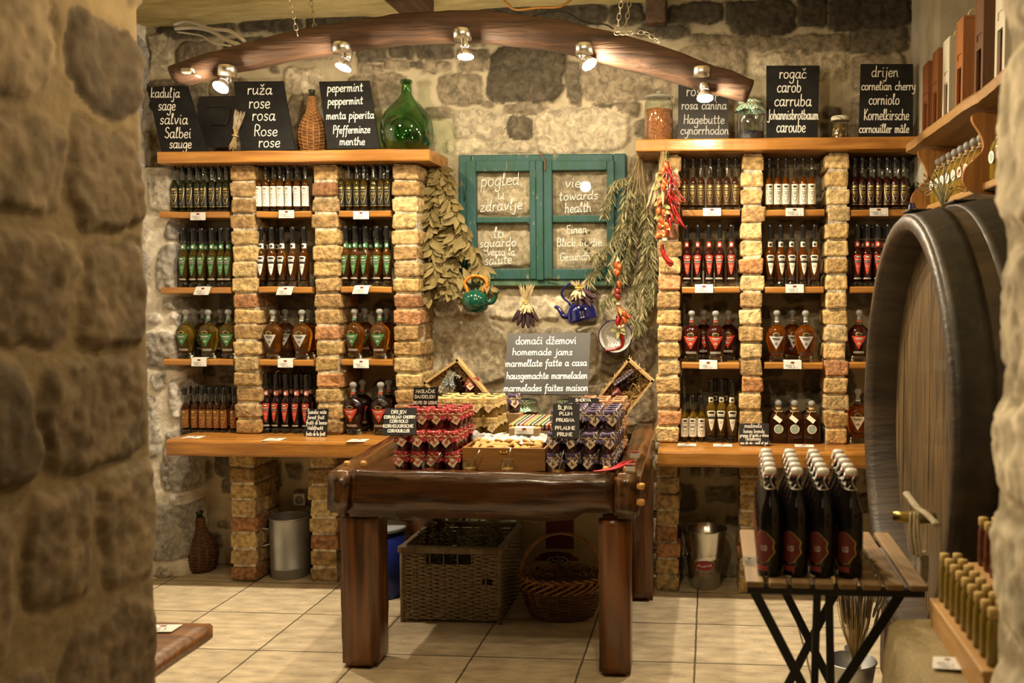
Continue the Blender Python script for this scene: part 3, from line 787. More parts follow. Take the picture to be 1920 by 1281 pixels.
spot(413, 165, -.10, -.55, -.75, SPE, 'spotlight glaring straight out from the lowest end of the beam, beside the rose board', base=(426, 133))
spot(643, 128, -.22, -.30, -.90, SPE, 'brass-toned spotlight hanging from the beam above the peppermint board', base=(641, 90))
spot(873, 108, .06, -.18, -1.0, SPE, 'spotlight under the crown of the beam, hanging straight down', base=(867, 64))
spot(1106, 122, .52, -.30, -.75, SPE, 'spotlight on the beam tipped sideways beside the big dark stone', base=(1096, 92))
spot(1322, 186, .05, -.30, -.95, SPE, 'spotlight hanging in front of the greyed rosehip board', base=(1317, 136))

def chain(pts, label, r=.0085, wire=.0019):
    g = G(); pts = catmull(pts, 8)
    L = 0; seg = []
    for a, b in zip(pts, pts[1:]): seg.append((L, a, b)); L += (b - a).length
    step = r * 2.9; k = 0; s = 0
    while s < L:
        for l0, a, b in reversed(seg):
            if s >= l0: c = a + (b - a) * ((s - l0) / max((b - a).length, 1e-6)); t = (b - a).normalized(); break
        side = t.cross(Vector((0, 1, 0)) if k % 2 == 0 else Vector((1, .3, 0))).normalized()
        ring = [c + t * (r * 1.75 * math.cos(2 * math.pi * q / 12)) + side * (r * .95 * math.sin(2 * math.pi * q / 12)) for q in range(12)]
        g.tube(ring, wire, 5, closed=True)
        s += step; k += 1
    return tag(g.build('chain', CHAIN), label, 'chain')
ch = W(558, 64, YBM - .02)
chain([W(540, -14, YBM - .02), W(549, 25, YBM - .02), W(558, 66, YBM - .02)], 'steel chain in front of the beam, on the side of the white pipes')
chain([W(580, -14, YBM + .13), W(586, 20, YBM + .13), W(590, 50, YBM + .13)], 'steel chain behind the beam, on the side of the white pipes')
chain([W(1168, -14, YBM - .03), W(1161, 30, YBM - .03), W(1157, 64, YBM - .03)], 'steel chain in front of the beam, above the tipped spotlight')
chain([W(1182, -14, YBM + .13), W(1178, 20, YBM + .13), W(1172, 56, YBM + .13)], 'steel chain behind the beam, above the tipped spotlight')
chain([W(1158, 62, YBM - .035), W(1185, 62, YBM - .035), W(1210, 62, YBM - .02), W(1232, 76, YBM - .02)], 'slack end of steel chain lying along the top of the beam')
BLACK = M('black_plastic', (.012, .011, .010), rough=.45)
g = G(); g.tube(catmull([W(1000, 30, YBM + .05), W(1030, 22, YBM + .05), W(1060, 22, YBM + .05), W(1090, 38, YBM + .04), W(1112, 44, YBM + .03), W(1135, 46, YBM + .03), W(1150, 54, YBM + .03)], 6), .0035, 6)
tag(g.build('electric_cable', BLACK), 'thin black cable lying over the crown of the beam', 'cable')
g = G(); g.tube(catmull([W(934, -10, 4.3), W(950, 6, 4.3), W(968, 18, 4.3), W(1010, 14, 4.3), W(1050, 12, 4.3), W(1078, -6, 4.3)], 6), .006, 7)
tag(g.build('electric_cable', M('orange_cable', (.30, .135, .02), rough=.6)), 'orange cable looping along the ceiling above the beam', 'cable')
WHITEP = M('white_plastic', (.62, .59, .52), rough=.45)
for pts, r, lab in (([(326, 46), (352, 40), (395, 54), (430, 58), (458, 77)], .0085, 'upper white conduit pipe running out of the wall behind the beam'),
                    ([(328, 54), (362, 52), (395, 58), (425, 75), (448, 84)], .0095, 'lower white conduit pipe running out of the wall behind the beam'),
                    ([(332, 60), (362, 64), (380, 68), (400, 80), (432, 86)], .0045, 'thin white cable sagging under the conduit pipes')):
    g = G(); g.tube(catmull([W(x, y, YW - .09 - .0012 * i * (x - 330)) for i, (x, y) in enumerate(pts)], 6), r, 8)
    tag(g.build('conduit_pipe' if r > .006 else 'thin_cable', WHITEP), lab, 'cable')
a = W(352, 133, YBM - .02)
g = G(); g.box(a, (.05, .03, .022), bev=.006, M=None); g.tube([a, a + Vector((.06, -.01, -.03))], .005, 6)
tag(g.build('wooden_peg', M('grey_wood', (.42, .38, .28), (.3, .26, .18), rough=.8, scale=30)), 'small pale wooden peg through the low end of the beam', 'peg')

# ================================================================== BOTTLES
def liquid(name, c, c2, trans=.72, rough=.03):
    return M(name, c, c2, rough=rough, trans=trans, ior=1.38, spec=.6, scale=6)
LQ_GREEN = liquid('dark_green_brandy', (.020, .024, .008), (.040, .042, .012), .6)
LQ_OLIVE = liquid('olive_brandy', (.36, .22, .016), (.22, .13, .010), .88)
LQ_AMBER = liquid('amber_brandy', (.60, .21, .012), (.42, .13, .008), .92)
LQ_ORANGE = liquid('orange_brandy', (.74, .20, .008), (.60, .13, .005), .92)
LQ_DARK = liquid('dark_fruit_liqueur', (.022, .006, .005), (.012, .004, .004), .5)
LQ_RED = liquid('red_liqueur', (.085, .010, .006), (.04, .007, .004), .65)
LQ_BROWN = liquid('brown_liqueur', (.11, .032, .008), (.07, .020, .006), .75)
LQ_GOLD = liquid('golden_honey_brandy', (.66, .40, .03), (.52, .28, .015), .9)
GLASS = thin_glass('clear_bottle_glass')
BASEG = M('thick_glass_base', (.85, .86, .80), rough=.03, trans=1.0, ior=1.48)
CAPB = M('black_capsule', (.010, .010, .011), rough=.28, spec=.6)
GOLD = M('gold_print', (.62, .46, .14), rough=.32, metal=.7)
CREAM = M('cream_label', (.72, .67, .54), rough=.7)
WHITE = M('white_label', (.74, .72, .70), rough=.65)
LGREEN = M('green_label', (.045, .17, .055), rough=.55)
LRED = M('red_label', (.50, .050, .022), rough=.55)
LBLACK = M('black_label', (.012, .013, .011), rough=.45)
LSILV = M('silver_label', (.50, .49, .47), rough=.45)
INK = M('black_ink', (.02, .018, .016), rough=.7)
PALEINK = M('pale_print', (.62, .58, .50), rough=.6)

def prof_r(prof, z):
    for a, b in zip(prof, prof[1:]):
        if a[1] <= z <= b[1] and b[1] > a[1]:
            return a[0] + (b[0] - a[0]) * (z - a[1]) / (b[1] - a[1])
    return prof[-1][0]
def patch(g, prof, shape, mi, sy=1.0, lift=.0006, na=8, pow=2.0):
    """a label glued round the front of a turned bottle; shape: [(z, half width)] in arc length"""
    rows = []
    for z, hw in shape:
        r = prof_r(prof, z)
        row = []
        for k in range(na + 1):
            a = -math.pi / 2 + (hw / max(r, 1e-4)) * (2 * k / na - 1)
            ca, sa = math.cos(a), math.sin(a)
            row.append(Vector(((r + lift) * ca, (r + lift) * sa * sy - (lift if sy < 1 else 0), z)))
        rows.append(row)
    g.grid(rows, mi, True)
def oval(z, h, w, n=8): return [(z + h * math.sin(-math.pi / 2 + math.pi * k / n), max(w * math.cos(-math.pi / 2 + math.pi * k / n), .0002)) for k in range(n + 1)]

def finish_bottle(root, prof_body, neck, cap, lq, zl, base_z):
    pass

def slim_bottle(H, r, lq, style, cap_frac=.17, neck_frac=.22, name='slim_bottle'):
    """tall narrow bottle: thick clear base, liquid, clear neck, black capsule. style: dict of label colours"""
    root = empty(name, cat=style.get('cat', 'bottle'))
    zb = .012 if not style.get('thick') else .026
    zs = H * (1 - cap_frac - neck_frac)            # end of shoulder
    body = [(r * .93, .0), (r, .003), (r, zb)]
    up = [(r, zb), (r, zs * .80), (r * .97, zs * .86), (r * .82, zs * .93), (r * .55, zs * .985), (r * .43, zs * 1.03)]
    g = G(); g.lathe(body, 16); g.build('glass_base', BASEG, root)
    g = G(); g.lathe([(r * .96, zb + .0008)] + [(a, z) for a, z in up[1:]], 18); g.build('glass_body', lq, root)
    zc = H * (1 - cap_frac)
    rn = r * .43
    g = G(); g.lathe([(rn, zs * 1.031), (rn * .98, zc)], 14, cap=False); g.build('neck', GLASS, root)
    g = G(); g.lathe([(rn * 1.08, zc - .004), (rn * 1.12, zc), (rn * 1.12, H - .018), (rn * 1.26, H - .016), (rn * 1.26, H - .002), (rn * 1.1, H), (0, H)], 14, cap=False)
    g.lathe([(0, zc - .004), (rn * 1.08, zc - .004)], 14, cap=False)
    g.build('cap', CAPB, root)
    full = [(r, 0)] + up
    k = style['kind']
    if k == 'outline':          # gold or black V drawn on a dark or white wrap label
        g = G(); z0, z1 = zb + .012, zs * .80
        patch(g, full, [(z0, r * 1.35), ((z0 + z1) / 2, r * 1.35), (z1, r * 1.35)], 0, na=12)
        if style['wrap'] != 'none': lab = g.build('label', style['wrap'], root)
        else: lab = root
        g = G(); v0, v1 = z0 + .012, z1 - .004
        for s in (-1, 1):
            rows = []
            for q in range(9):
                t = q / 8; z = v0 + (v1 - v0) * t; hw = r * (.06 + .94 * math.sin(t * math.pi / 2) ** .8)
                row = []
                for dw in (-.0007, .0011):
                    a = -math.pi / 2 + s * (hw + dw) / r * .95
                    row.append(Vector(((r + .0012) * math.cos(a), (r + .0012) * math.sin(a), z)))
                rows.append(row)
            g.grid(rows)
        patch(g, full, oval(v1 - .008, .005, r * .5), 0, lift=.0013)
        for zz, hw in ((v1 - .022, .6), (v1 - .034, .55), (v1 - .040, .45), (v1 - .055, .3), (v0 + .035, .25)):
            patch(g, full, [(zz, r * hw), (zz + .0022, r * hw)], 0, lift=.0013, na=5)
        patch(g, full, [(z0, r * 1.3), (z0 + .0012, r * 1.3)], 0, lift=.0012)
        g.build('print', style['line'], lab)
    else:                       # solid V label with dark band, oval crest and neck band
        z1 = zs * .83; z0 = zb + .030
        vs = [(z0, .0004)] + [(z0 + (z1 - z0) * t, r * (.10 + .72 * t ** .8)) for t in (.15, .3, .45, .6, .7, .8)] + [(z1 - .006, r * .86), (z1 - .002, r * .7), (z1, r * .45)]
        g = G(); patch(g, full, vs, 0); lab = g.build('label', style['lab'], root)
        g = G(); zz = z0 + (z1 - z0) * .60
        patch(g, full, [(zz, r * .72), (zz + (z1 - z0) * .10, r * .77)], 0, lift=.0011); g.build('band', LBLACK, lab)
        g = G(); patch(g, full, oval(z1 - .010, .0055, r * .62), 0, lift=.0011); e = g.build('crest', LBLACK, lab)
        g = G(); patch(g, full, oval(z1 - .010, .0032, r * .42), 0, lift=.0017)
        for t, hw in ((.76, .5), (.71, .4), (.635, .6), (.45, .3), (.38, .25), (.22, .12)):
            patch(g, full, [(z0 + (z1 - z0) * t, r * hw), (z0 + (z1 - z0) * t + .0014, r * hw)], 0, lift=.0017, na=4)
        patch(g, full, [(zb + .010, r * .8), (zb + .0125, r * .8)], 0, lift=.0008)
        patch(g, full, [(zb + .015, r * .7), (zb + .0165, r * .7)], 0, lift=.0008)
        g.build('print', style.get('ink', PALEINK), lab)
        nb = [(rn * 1.0, zs * 1.031), (rn * .985, zc)]
        zz = zs * 1.045
        g = G(); patch(g, nb, [(zz, rn * 2.2), (zz + .024, rn * 2.2)], 0, lift=.0009, na=10); nl = g.build('neck_label', style['neck'], root)
        g = G(); patch(g, nb, oval(zz + .011, .007, rn * .55), 0, lift=.0015); g.build('seal', style.get('seal', WHITE), nl)
        g = G(); patch(g, nb, [(zz + .0245, rn * 2.2), (zz + .033, rn * 2.2)], 0, lift=.0011, na=10); g.build('neck_band', LBLACK, root)
    return {'o': root}

def decanter(H, r, lq, lab, ink, name='decanter', neckc=None):
    """wide shouldered decanter narrowing to a thick glass foot, glass ball stopper, triangle label"""
    root = empty(name, cat='decanter'); sy = .72
    fz = .028
    full = [(r * .66, fz), (r * .74, H * .20), (r * .88, H * .33), (r * .98, H * .45), (r, H * .51), (r * .95, H * .57), (r * .78, H * .635), (r * .52, H * .685), (r * .36, H * .715)]
    neckp = [(r * .36, H * .716), (r * .26, H * .76), (r * .23, H * .80), (r * .26, H * .805), (r * .26, H * .82)]
    g = G(); g.lathe([(r * .60, 0), (r * .64, .004), (r * .66, fz - .0008)], 20, sy=sy); g.build('glass_foot', BASEG, root)
    g = G(); g.lathe(full, 24, sy=sy); g.build('glass_body', lq, root)
    g = G(); g.lathe([(q * 1.0, z) for q, z in neckp], 18, sy=.86, cap=False); g.build('neck', GLASS, root)
    g = G(); g.lathe([(r * .17, H * .79), (r * .21, H * .825), (r * .15, H * .84), (r * .20, H * .855), (r * .15, H * .87), (r * .20, H * .885), (r * .31, H * .92), (r * .33, H * .95), (r * .26, H * .985), (r * .12, H), (0, H)], 18)
    g.build('stopper', M('stopper_glass', (.86, .88, .85), rough=.03, trans=.72, ior=1.5), root)
    zt = H * .50; zb = H * .245
    g = G(); patch(g, full, [(zb, .0005), (zb + (zt - zb) * .33, r * .23), (zb + (zt - zb) * .66, r * .46), (zt, r * .68)], 0, sy=sy, lift=.0012)
    la = g.build('label', lab, root)
    g = G(); patch(g, full, oval(zt + .008, .0085, r * .30), 0, sy=sy, lift=.002); cr = g.build('crest', GOLD, root)
    g = G(); patch(g, full, oval(zt + .008, .0062, r * .24), 0, sy=sy, lift=.0027); g.build('crest_field', LBLACK, cr)
    g = G()
    for t, hw in ((.80, .34), (.70, .22), (.5, .10), (.42, .14), (.36, .12)):
        patch(g, full, [(zb + (zt - zb) * t, r * hw), (zb + (zt - zb) * t + .0028 * (1.4 if t > .75 else .8), r * hw)], 0, sy=sy, lift=.002, na=4)
    g.build('print', ink, la)
    g = G()
    for z in (H * .165, H * .18, H * .195):
        patch(g, full, [(z, r * .5), (z + .0016, r * .5)], 0, sy=sy, lift=.0012, na=6)
    g.build('foot_print', ink, root)
    g = G(); patch(g, neckp, [(H * .77, r * .2), (H * .80, r * .2)], 0, sy=.86, lift=.0008); g.build('neck_label', neckc or lab, root)
    return {'o': root}

CORKM = M('cork', (.50, .34, .17), (.36, .23, .10), rough=.9, scale=90)
TWINE = M('twine', (.55, .42, .22), (.42, .30, .14), rough=.95, scale=60)
def square_flask(H, a, lq, name='square_flask', seal=True, seal_c=None, tagged=True):
    root = empty(name, cat='flask')
    full = [(a * .94, .004), (a, .012), (a, H * .56), (a * .97, H * .60), (a * .80, H * .665), (a * .5, H * .71), (a * .38, H * .725)]
    g = G(); g.lathe([(a * .9, 0)] + full, 32, pow=5.0, sy=.8); g.build('glass_body', lq, root)
    g = G(); g.lathe([(a * .36, H * .726), (a * .34, H * .77), (a * .42, H * .775), (a * .42, H * .79)], 16, cap=False); g.build('neck', GLASS, root)
    g = G(); g.lathe([(a * .31, H * .75), (a * .33, H * .83)], 14); g.build('cork', CORKM, root)
    g = G(); bz = H * .915; rb = H * .085
    g.lathe([(0, bz - rb)] + [(rb * math.cos(t), bz + rb * math.sin(t)) for t in [(-.42 + .84 * k / 8) * math.pi for k in range(1, 8)]] + [(0, bz + rb)], 18); g.build('ball_stopper', M('ball_glass', (.88, .89, .87), rough=.03, trans=.75, ior=1.48), root)
    yf = -a * .8 - .0015
    if seal:
        g = G(); g.prism([(a * .52 * math.cos(2 * math.pi * k / 20), H * .34 + a * .52 * math.sin(2 * math.pi * k / 20)) for k in range(20)], yf - .0012, yf, 'Y'); s = g.build('round_seal', CREAM, root)
        g = G(); g.prism([(a * .42 * math.cos(2 * math.pi * k / 20), H * .34 + a * .42 * math.sin(2 * math.pi * k / 20)) for k in range(20)], yf - .002, yf - .0013, 'Y')
        g.build('seal_picture', seal_c or M('seal_green', (.36, .45, .38), (.18, .26, .2), rough=.7, scale=160), s)
    if tagged:
        g = G(); ring = [Vector((a * .46 * math.cos(2 * math.pi * k / 14), a * .46 * math.sin(2 * math.pi * k / 14), H * .735 + .002 * math.sin(k * 2))) for k in range(14)]
        g.tube(ring, .0022, 5, closed=True); g.tube(catmull([Vector((-.006, -a * .46, H * .735)), Vector((-.012, -a * .7, H * .69)), Vector((-a * .35, -a * .80, H * .63))], 4), .0014, 5)
        tw = g.build('twine', TWINE, root)
        g = G(); Mx = T((-a * .12, yf - .004, H * .575), rx=math.radians(-14)) @ Matrix.Rotation(math.radians(38), 4, 'Y')
        g.box((0, 0, 0), (.040, .0012, .021), M=Mx); tg = g.build('tag', CREAM, tw)
    return {'o': root}

def row(pool, xs, Y, z, label, group, jit=.004, rz=.25, seed=0, first=True, total=None):
    rnd = random.Random(seed)
    for i, px in enumerate(xs):
        x = W(px, 545, Y).x
        place(pool, (x, Y + rnd.uniform(-jit, jit), z + .001), (0, 0, rnd.uniform(-rz, rz)), label % ORD[i], group)

YF = YP + .045; YBK = YP + .125; YB3 = YP + .19
# --- top shelves
st_gold = {'kind': 'outline', 'wrap': LBLACK, 'line': GOLD}
st_white = {'kind': 'outline', 'wrap': WHITE, 'line': M('olive_gold_print', (.30, .24, .10), rough=.5)}
st_goldr = {'kind': 'outline', 'wrap': M('dark_red_wrap', (.030, .010, .008), rough=.4), 'line': GOLD}
st_cream = {'kind': 'outline', 'wrap': CREAM, 'line': INK}
P = slim_bottle(.250, .0178, LQ_GREEN, st_gold)
row(P, [333, 347, 361, 375, 388, 402, 416, 429], YF, SZ['sage', 0], 'slim dark bottle with gold V outline, %s in front on top sage shelf', 'slim bottles on the sage shelf', seed=1)
row(P, [338, 352, 366, 380, 393, 407, 421], YBK, SZ['sage', 0], 'slim dark bottle behind front row, %s along top sage shelf', 'slim bottles on the sage shelf', seed=2)
P = slim_bottle(.250, .0178, LQ_AMBER, st_white)
row(P, [489, 503, 517, 530, 545, 560, 576], YF, SZ['rose', 0], 'slim bottle with white wrap label, %s in front on top rose shelf', 'slim bottles on the rose shelf', seed=3)
row(P, [494, 508, 522, 536, 551, 566], YBK, SZ['rose', 0], 'slim white-labelled bottle behind front row, %s along top rose shelf', 'slim bottles on the rose shelf', seed=4)
P = slim_bottle(.250, .0178, LQ_OLIVE, st_gold)
row(P, [643, 657, 672, 686, 703, 717, 730], YF, SZ['peppermint', 0], 'slim olive bottle with gold V outline, %s in front on top peppermint shelf', 'slim bottles on the peppermint shelf', seed=5)
row(P, [678, 692, 708, 723], YBK, SZ['peppermint', 0], 'slim olive bottle behind front row, %s along the top peppermint shelf', 'slim bottles on the peppermint shelf', seed=6)
P = slim_bottle(.246, .0185, LQ_BROWN, {'kind': 'outline', 'wrap': M('dark_brown_wrap', (.06, .030, .012), rough=.35), 'line': GOLD})
row(P, [1283, 1299, 1314, 1331, 1347, 1362.5, 1378], YF, SZ['rosehip', 0], 'slim dark red-brown bottle, %s along the top shelf of rosehip bay', 'slim bottles on the rosehip shelf', seed=7)
P = slim_bottle(.246, .0185, LQ_ORANGE, st_cream)
row(P, [1441, 1457, 1472, 1489, 1504.5, 1520], YF, SZ['carob', 0], 'slim cream-labelled amber bottle, %s along the top shelf of carob bay', 'slim bottles on the carob shelf', seed=8)
P = slim_bottle(.246, .0185, LQ_RED, st_goldr)
row(P, [1600, 1614, 1629.5, 1645, 1660.5, 1675, 1691], YF, SZ['cornelian', 0], 'slim dark red bottle with gold V, %s in front on top cornelian shelf', 'slim bottles on the cornelian shelf', seed=9)
row(P, [1620, 1635, 1651, 1666, 1681, 1697], YBK, SZ['cornelian', 0], 'slim dark red bottle behind front row, %s along top cornelian shelf', 'slim bottles on the cornelian shelf', seed=10)
# --- middle shelves: half litre bottles
def st_solid(lab, neck, ink=PALEINK, seal=WHITE): return {'kind': 'solid', 'lab': lab, 'neck': neck, 'thick': True, 'ink': ink, 'seal': seal}
HB, RB = .292, .0238
P = slim_bottle(HB, RB, LQ_OLIVE, st_solid(LGREEN, LGREEN), .20, .185, 'tall_bottle')
row(P, [346, 364, 380, 400, 416.5, 431], YF, SZ['sage', 1], 'tall capped bottle with green V label, %s in front on middle sage shelf', 'tall bottles on the sage shelf', seed=11)
row(P, [357, 372, 390, 408], YBK, SZ['sage', 1], 'tall green-labelled bottle behind front row, %s along middle sage shelf', 'tall bottles on the sage shelf', seed=12)
P = slim_bottle(HB, RB, LQ_AMBER, st_solid(WHITE, WHITE, INK, INK), .20, .185, 'tall_bottle')
row(P, [492, 511, 531, 551, 571.5], YF, SZ['rose', 1], 'tall amber bottle with white V label, %s in front on middle rose shelf', 'tall bottles on the rose shelf', seed=13)
row(P, [501.5, 521], YBK, SZ['rose', 1], 'tall white-labelled bottle behind front row, %s along middle rose shelf', 'tall bottles on the rose shelf', seed=14)
P = slim_bottle(HB, RB, LQ_AMBER, st_solid(LGREEN, LGREEN), .20, .185, 'tall_bottle')
row(P, [649.5, 667, 686, 707.5, 726], YF, SZ['peppermint', 1], 'tall amber bottle with green V label, %s in front on middle peppermint shelf', 'tall bottles on the peppermint shelf', seed=15)
row(P, [658, 677, 696.5, 716], YBK, SZ['peppermint', 1], 'tall green-labelled bottle behind front row, %s along middle peppermint shelf', 'tall bottles on the peppermint shelf', seed=16)
P = slim_bottle(HB, RB, LQ_RED, st_solid(LRED, LRED), .20, .185, 'tall_bottle')
row(P, [1287, 1308, 1329, 1349.5, 1371], YF, SZ['rosehip', 1], 'tall dark bottle with red V label, %s along middle shelf of rosehip bay', 'tall bottles on the rosehip shelf', seed=17)
row(P, [1606, 1625.6, 1645, 1664, 1684], YF, SZ['cornelian', 1], 'tall dark bottle with red V label, %s in front on middle cornelian shelf', 'tall bottles on the cornelian shelf', seed=18)
row(P, [1616, 1635, 1655], YBK, SZ['cornelian', 1], 'tall red-labelled bottle behind front row, %s along middle cornelian shelf', 'tall bottles on the cornelian shelf', seed=19)
P = slim_bottle(HB, RB, LQ_ORANGE, st_solid(CREAM, CREAM, INK, INK), .20, .185, 'tall_bottle')
row(P, [1443.5, 1463.5, 1483.5, 1505, 1527], YF, SZ['carob', 1], 'tall amber bottle with cream V label, %s along middle shelf of carob bay', 'tall bottles on the carob shelf', seed=20)
# --- lower shelves: decanters
HD, RD = .245, .0525
def decs(P, z, items, lab, group):
    for i, (px, Y, d) in enumerate(items):
        place(P, (W(px, 545, Y).x, Y, z + .001), (0, 0, (i % 3 - 1) * .12), lab % d, group)
YD = YP + .058; YD2 = YP + .165
decs(decanter(HD, RD, LQ_OLIVE, LGREEN, PALEINK), SZ['sage', 2], [(346.5, YD, 'next to the wall'), (389, YD, 'second along'), (427, YD, 'against the brick pillar'), (379, YD2, 'in back row, near the wall'), (413, YD2, 'in back row, near the pillar')],
     'round-stoppered decanter with green triangle label on lower sage shelf, %s', 'decanters on the sage shelf')
decs(decanter(HD, RD, LQ_AMBER, LSILV, INK), SZ['rose', 2], [(510.5, YD - .012, 'in front at one end'), (565, YD - .012, 'in front by the peppermint bay'), (534, YD2, 'in back row'), (577, YD2, 'in back corner')],
     'amber decanter with silver triangle label on lower rose shelf, %s', 'decanters on the rose shelf')
decs(decanter(HD, RD, LQ_AMBER, LGREEN, PALEINK), SZ['peppermint', 2], [(664, YD - .012, 'in front by the rose bay'), (711, YD - .012, 'in front by the window side'), (683, YD2, 'first in back row'), (724, YD2, 'second in back row')],
     'amber decanter with green triangle label on lower peppermint shelf, %s', 'decanters on the peppermint shelf')
PD = decanter(HD, RD, LQ_RED, LRED, PALEINK)
decs(PD, SZ['rosehip', 2], [(1297, YD - .012, 'in front near the chili string'), (1342, YD - .012, 'front middle'), (1320, YD2, 'first in back row'), (1366, YD2, 'back row by the pillar')],
     'dark decanter with red triangle label on lower rosehip shelf, %s', 'decanters on the rosehip shelf')
decs(PD, SZ['cornelian', 2], [(1611, YD, 'half hidden by the barrel')], 'dark decanter with red triangle label on lower cornelian shelf, %s', 'decanters on the cornelian shelf')
decs(decanter(HD, RD, LQ_ORANGE, LSILV, INK), SZ['carob', 2], [(1457, YD - .012, 'nearest the rosehip bay'), (1511, YD - .012, 'nearest the cornelian bay'), (1486, YD2, 'behind the other two')],
     'bright orange decanter with silver triangle label on lower carob shelf, %s', 'decanters on the carob shelf')
# --- on the counters
P = slim_bottle(.222, .0185, LQ_BROWN, {'kind': 'outline', 'wrap': M('amber_wrap', (.20, .070, .018), (.12, .035, .010), rough=.35, scale=20), 'line': GOLD}, .15, .21)
row(P, [342, 359, 374, 387, 401, 415, 433], YF + .01, LZ_CNT, 'slim amber-brown bottle with black cap, %s in front on the sage bay counter', 'slim bottles on the counter', seed=21)
row(P, [350, 366, 381, 394, 408, 424], YBK, LZ_CNT, 'slim amber-brown bottle behind front row, %s along the sage bay counter', 'slim bottles on the counter', seed=22)
P = slim_bottle(HB, RB, LQ_DARK, st_solid(LRED, M('pink_neck_label', (.46, .13, .10), rough=.6)), .20, .185, 'tall_bottle')
row(P, [494, 513, 532, 552, 571], YF + .005, LZ_CNT, 'tall black-red bottle with red V label, %s in front on rose bay counter', 'tall bottles on the counter', seed=23)
row(P, [503, 522, 543, 563, 579], YBK, LZ_CNT, 'tall black-red bottle behind front row, %s along the rose bay counter', 'tall bottles on the counter', seed=24)
decs(decanter(.260, .056, LQ_DARK, LRED, PALEINK), LZ_CNT, [(659.5, YD - .03, 'in front by the brick pillar'), (711, YD - .03, 'in front by the jam boards'), (676, YD2 - .02, 'first in back row'), (726, YD2 - .02, 'second in back row')],
     'near-black decanter with red triangle label on peppermint bay counter, %s', 'decanters on the counter')
P = slim_bottle(.222, .0185, LQ_GOLD, st_cream, .15, .21)
row(P, [1284, 1300, 1316], YF + .01, RZ_CNT, 'small golden bottle with cream label, %s in front on rosehip bay counter', 'small golden bottles on the counter', seed=25)
row(P, [1290, 1306], YBK, RZ_CNT, 'small golden bottle in back row, %s on the rosehip bay counter', 'small golden bottles on the counter', seed=26)
P = slim_bottle(.30, .0262, LQ_GOLD, st_solid(CREAM, CREAM, INK, INK), .20, .185, 'tall_bottle')
row(P, [1334, 1354, 1373], YF + .01, RZ_CNT, 'tall golden bottle with cream V label, %s in front on rosehip bay counter', 'tall golden bottles on the counter', seed=27)
row(P, [1342, 1361], YBK, RZ_CNT, 'tall golden bottle in back row, %s on the rosehip bay counter', 'tall golden bottles on the counter', seed=28)
P = square_flask(.205, .0425, LQ_BROWN)
row(P, [1461.5, 1492, 1524], YF + .012, RZ_CNT, 'square flask with ball stopper and round seal, %s in front on carob counter', 'square flasks on the counter', seed=29, rz=.1)
row(P, [1459, 1488, 1518], YBK + .01, RZ_CNT, 'square ball-stoppered flask in back row, %s along the carob counter', 'square flasks on the counter', seed=30, rz=.1)
PD = decanter(.26, .056, LQ_ORANGE, CREAM, INK)
decs(PD, RZ_CNT, [(1611, YD + .02, 'peeping out beside the barrel')], 'orange decanter with cream triangle label on the counter, %s', 'decanters on the counter')

# ================================================================== CHALKBOARDS
SLATE = M('chalkboard_black', (.008, .0075, .007), (.014, .013, .012), rough=.6, scale=18, spec=.22)
SLATE2 = M('chalkboard_glare_grey', (.018, .017, .016), (.032, .029, .027), rough=.42, scale=5, spec=.4, detail=8)  # greyer than the plain boards: lamp glare put into the colour
CHALK = M('chalk_white', (.80, .78, .72), rough=.9)
CHALKG = M('chalk_grey', (.40, .39, .37), rough=.9)
def chalkboard(name, cor, yb, yt, label, lines, mat=SLATE, hw=.0022, th=.008, ink=CHALK, slant=.08, group=None):
    """cor: TL TR BR BL; the board stands at depth yb below and leans to depth yt at its top"""
    TL, TR = W(*cor[0], yt), W(*cor[1], yt); BR, BL = W(*cor[2], yb), W(*cor[3], yb)
    n = (TR - TL).cross(BL - TL).normalized()
    if n.y > 0: n = -n
    # bring the corners into one plane
    BR = BR - n * (BR - TL).dot(n)
    g = G(); q = [TL, TR, BR, BL]
    g.add([p for p in q] + [p - n * th for p in q], [(0, 1, 2, 3), (7, 6, 5, 4), (0, 4, 5, 1), (1, 5, 6, 2), (2, 6, 7, 3), (3, 7, 4, 0)])
    o = tag(g.build(name, mat), label, 'chalkboard', group)
    g = G(); write_px(g, lines, TL, n, hw, mi=0, slant=slant)
    g.build('chalk_lettering', ink, o, fix=False)
    return o
SGRP = 'herb name boards on the long shelves'
YS0 = YP + .03
chalkboard('chalkboard', [(276, 163), (351, 160), (390, 284), (303, 287)], YS0, YS0 + .05, 'tilted black chalkboard naming sage in five languages, next to the rough wall', [
    ('kadulja', 283, 337, 183, 10), ('sage', 297, 329, 207, 11), ('salvia', 300, 352, 233, 11), ('Salbei', 309, 358, 259, 11), ('sauge', 318, 359, 278, 10)], group=SGRP)
chalkboard('chalkboard', [(438, 153), (531, 152), (553, 281), (452, 282)], YS0, YS0 + .05, 'tilted black chalkboard naming rose in five languages', [
    ('ruža', 464, 510, 177, 11), ('rose', 467, 506, 203, 12), ('rosa', 473, 516, 226, 12), ('Rose', 477, 520, 255, 11), ('rose', 485, 525, 276, 11)], group=SGRP)
chalkboard('chalkboard', [(598, 153), (692, 151), (712, 278), (614, 279)], YS0, YS0 + .05, 'tilted black chalkboard naming peppermint, beside the green demijohn', [
    ('pepermint', 614, 680, 173, 9, -2), ('peppermint', 615, 680, 197, 8, -2), ('menta piperita', 612, 701, 224, 8, -2), ('Pfefferminze', 625, 694, 251, 8, -2), ('menthe', 637, 684, 272, 8)], group=SGRP)
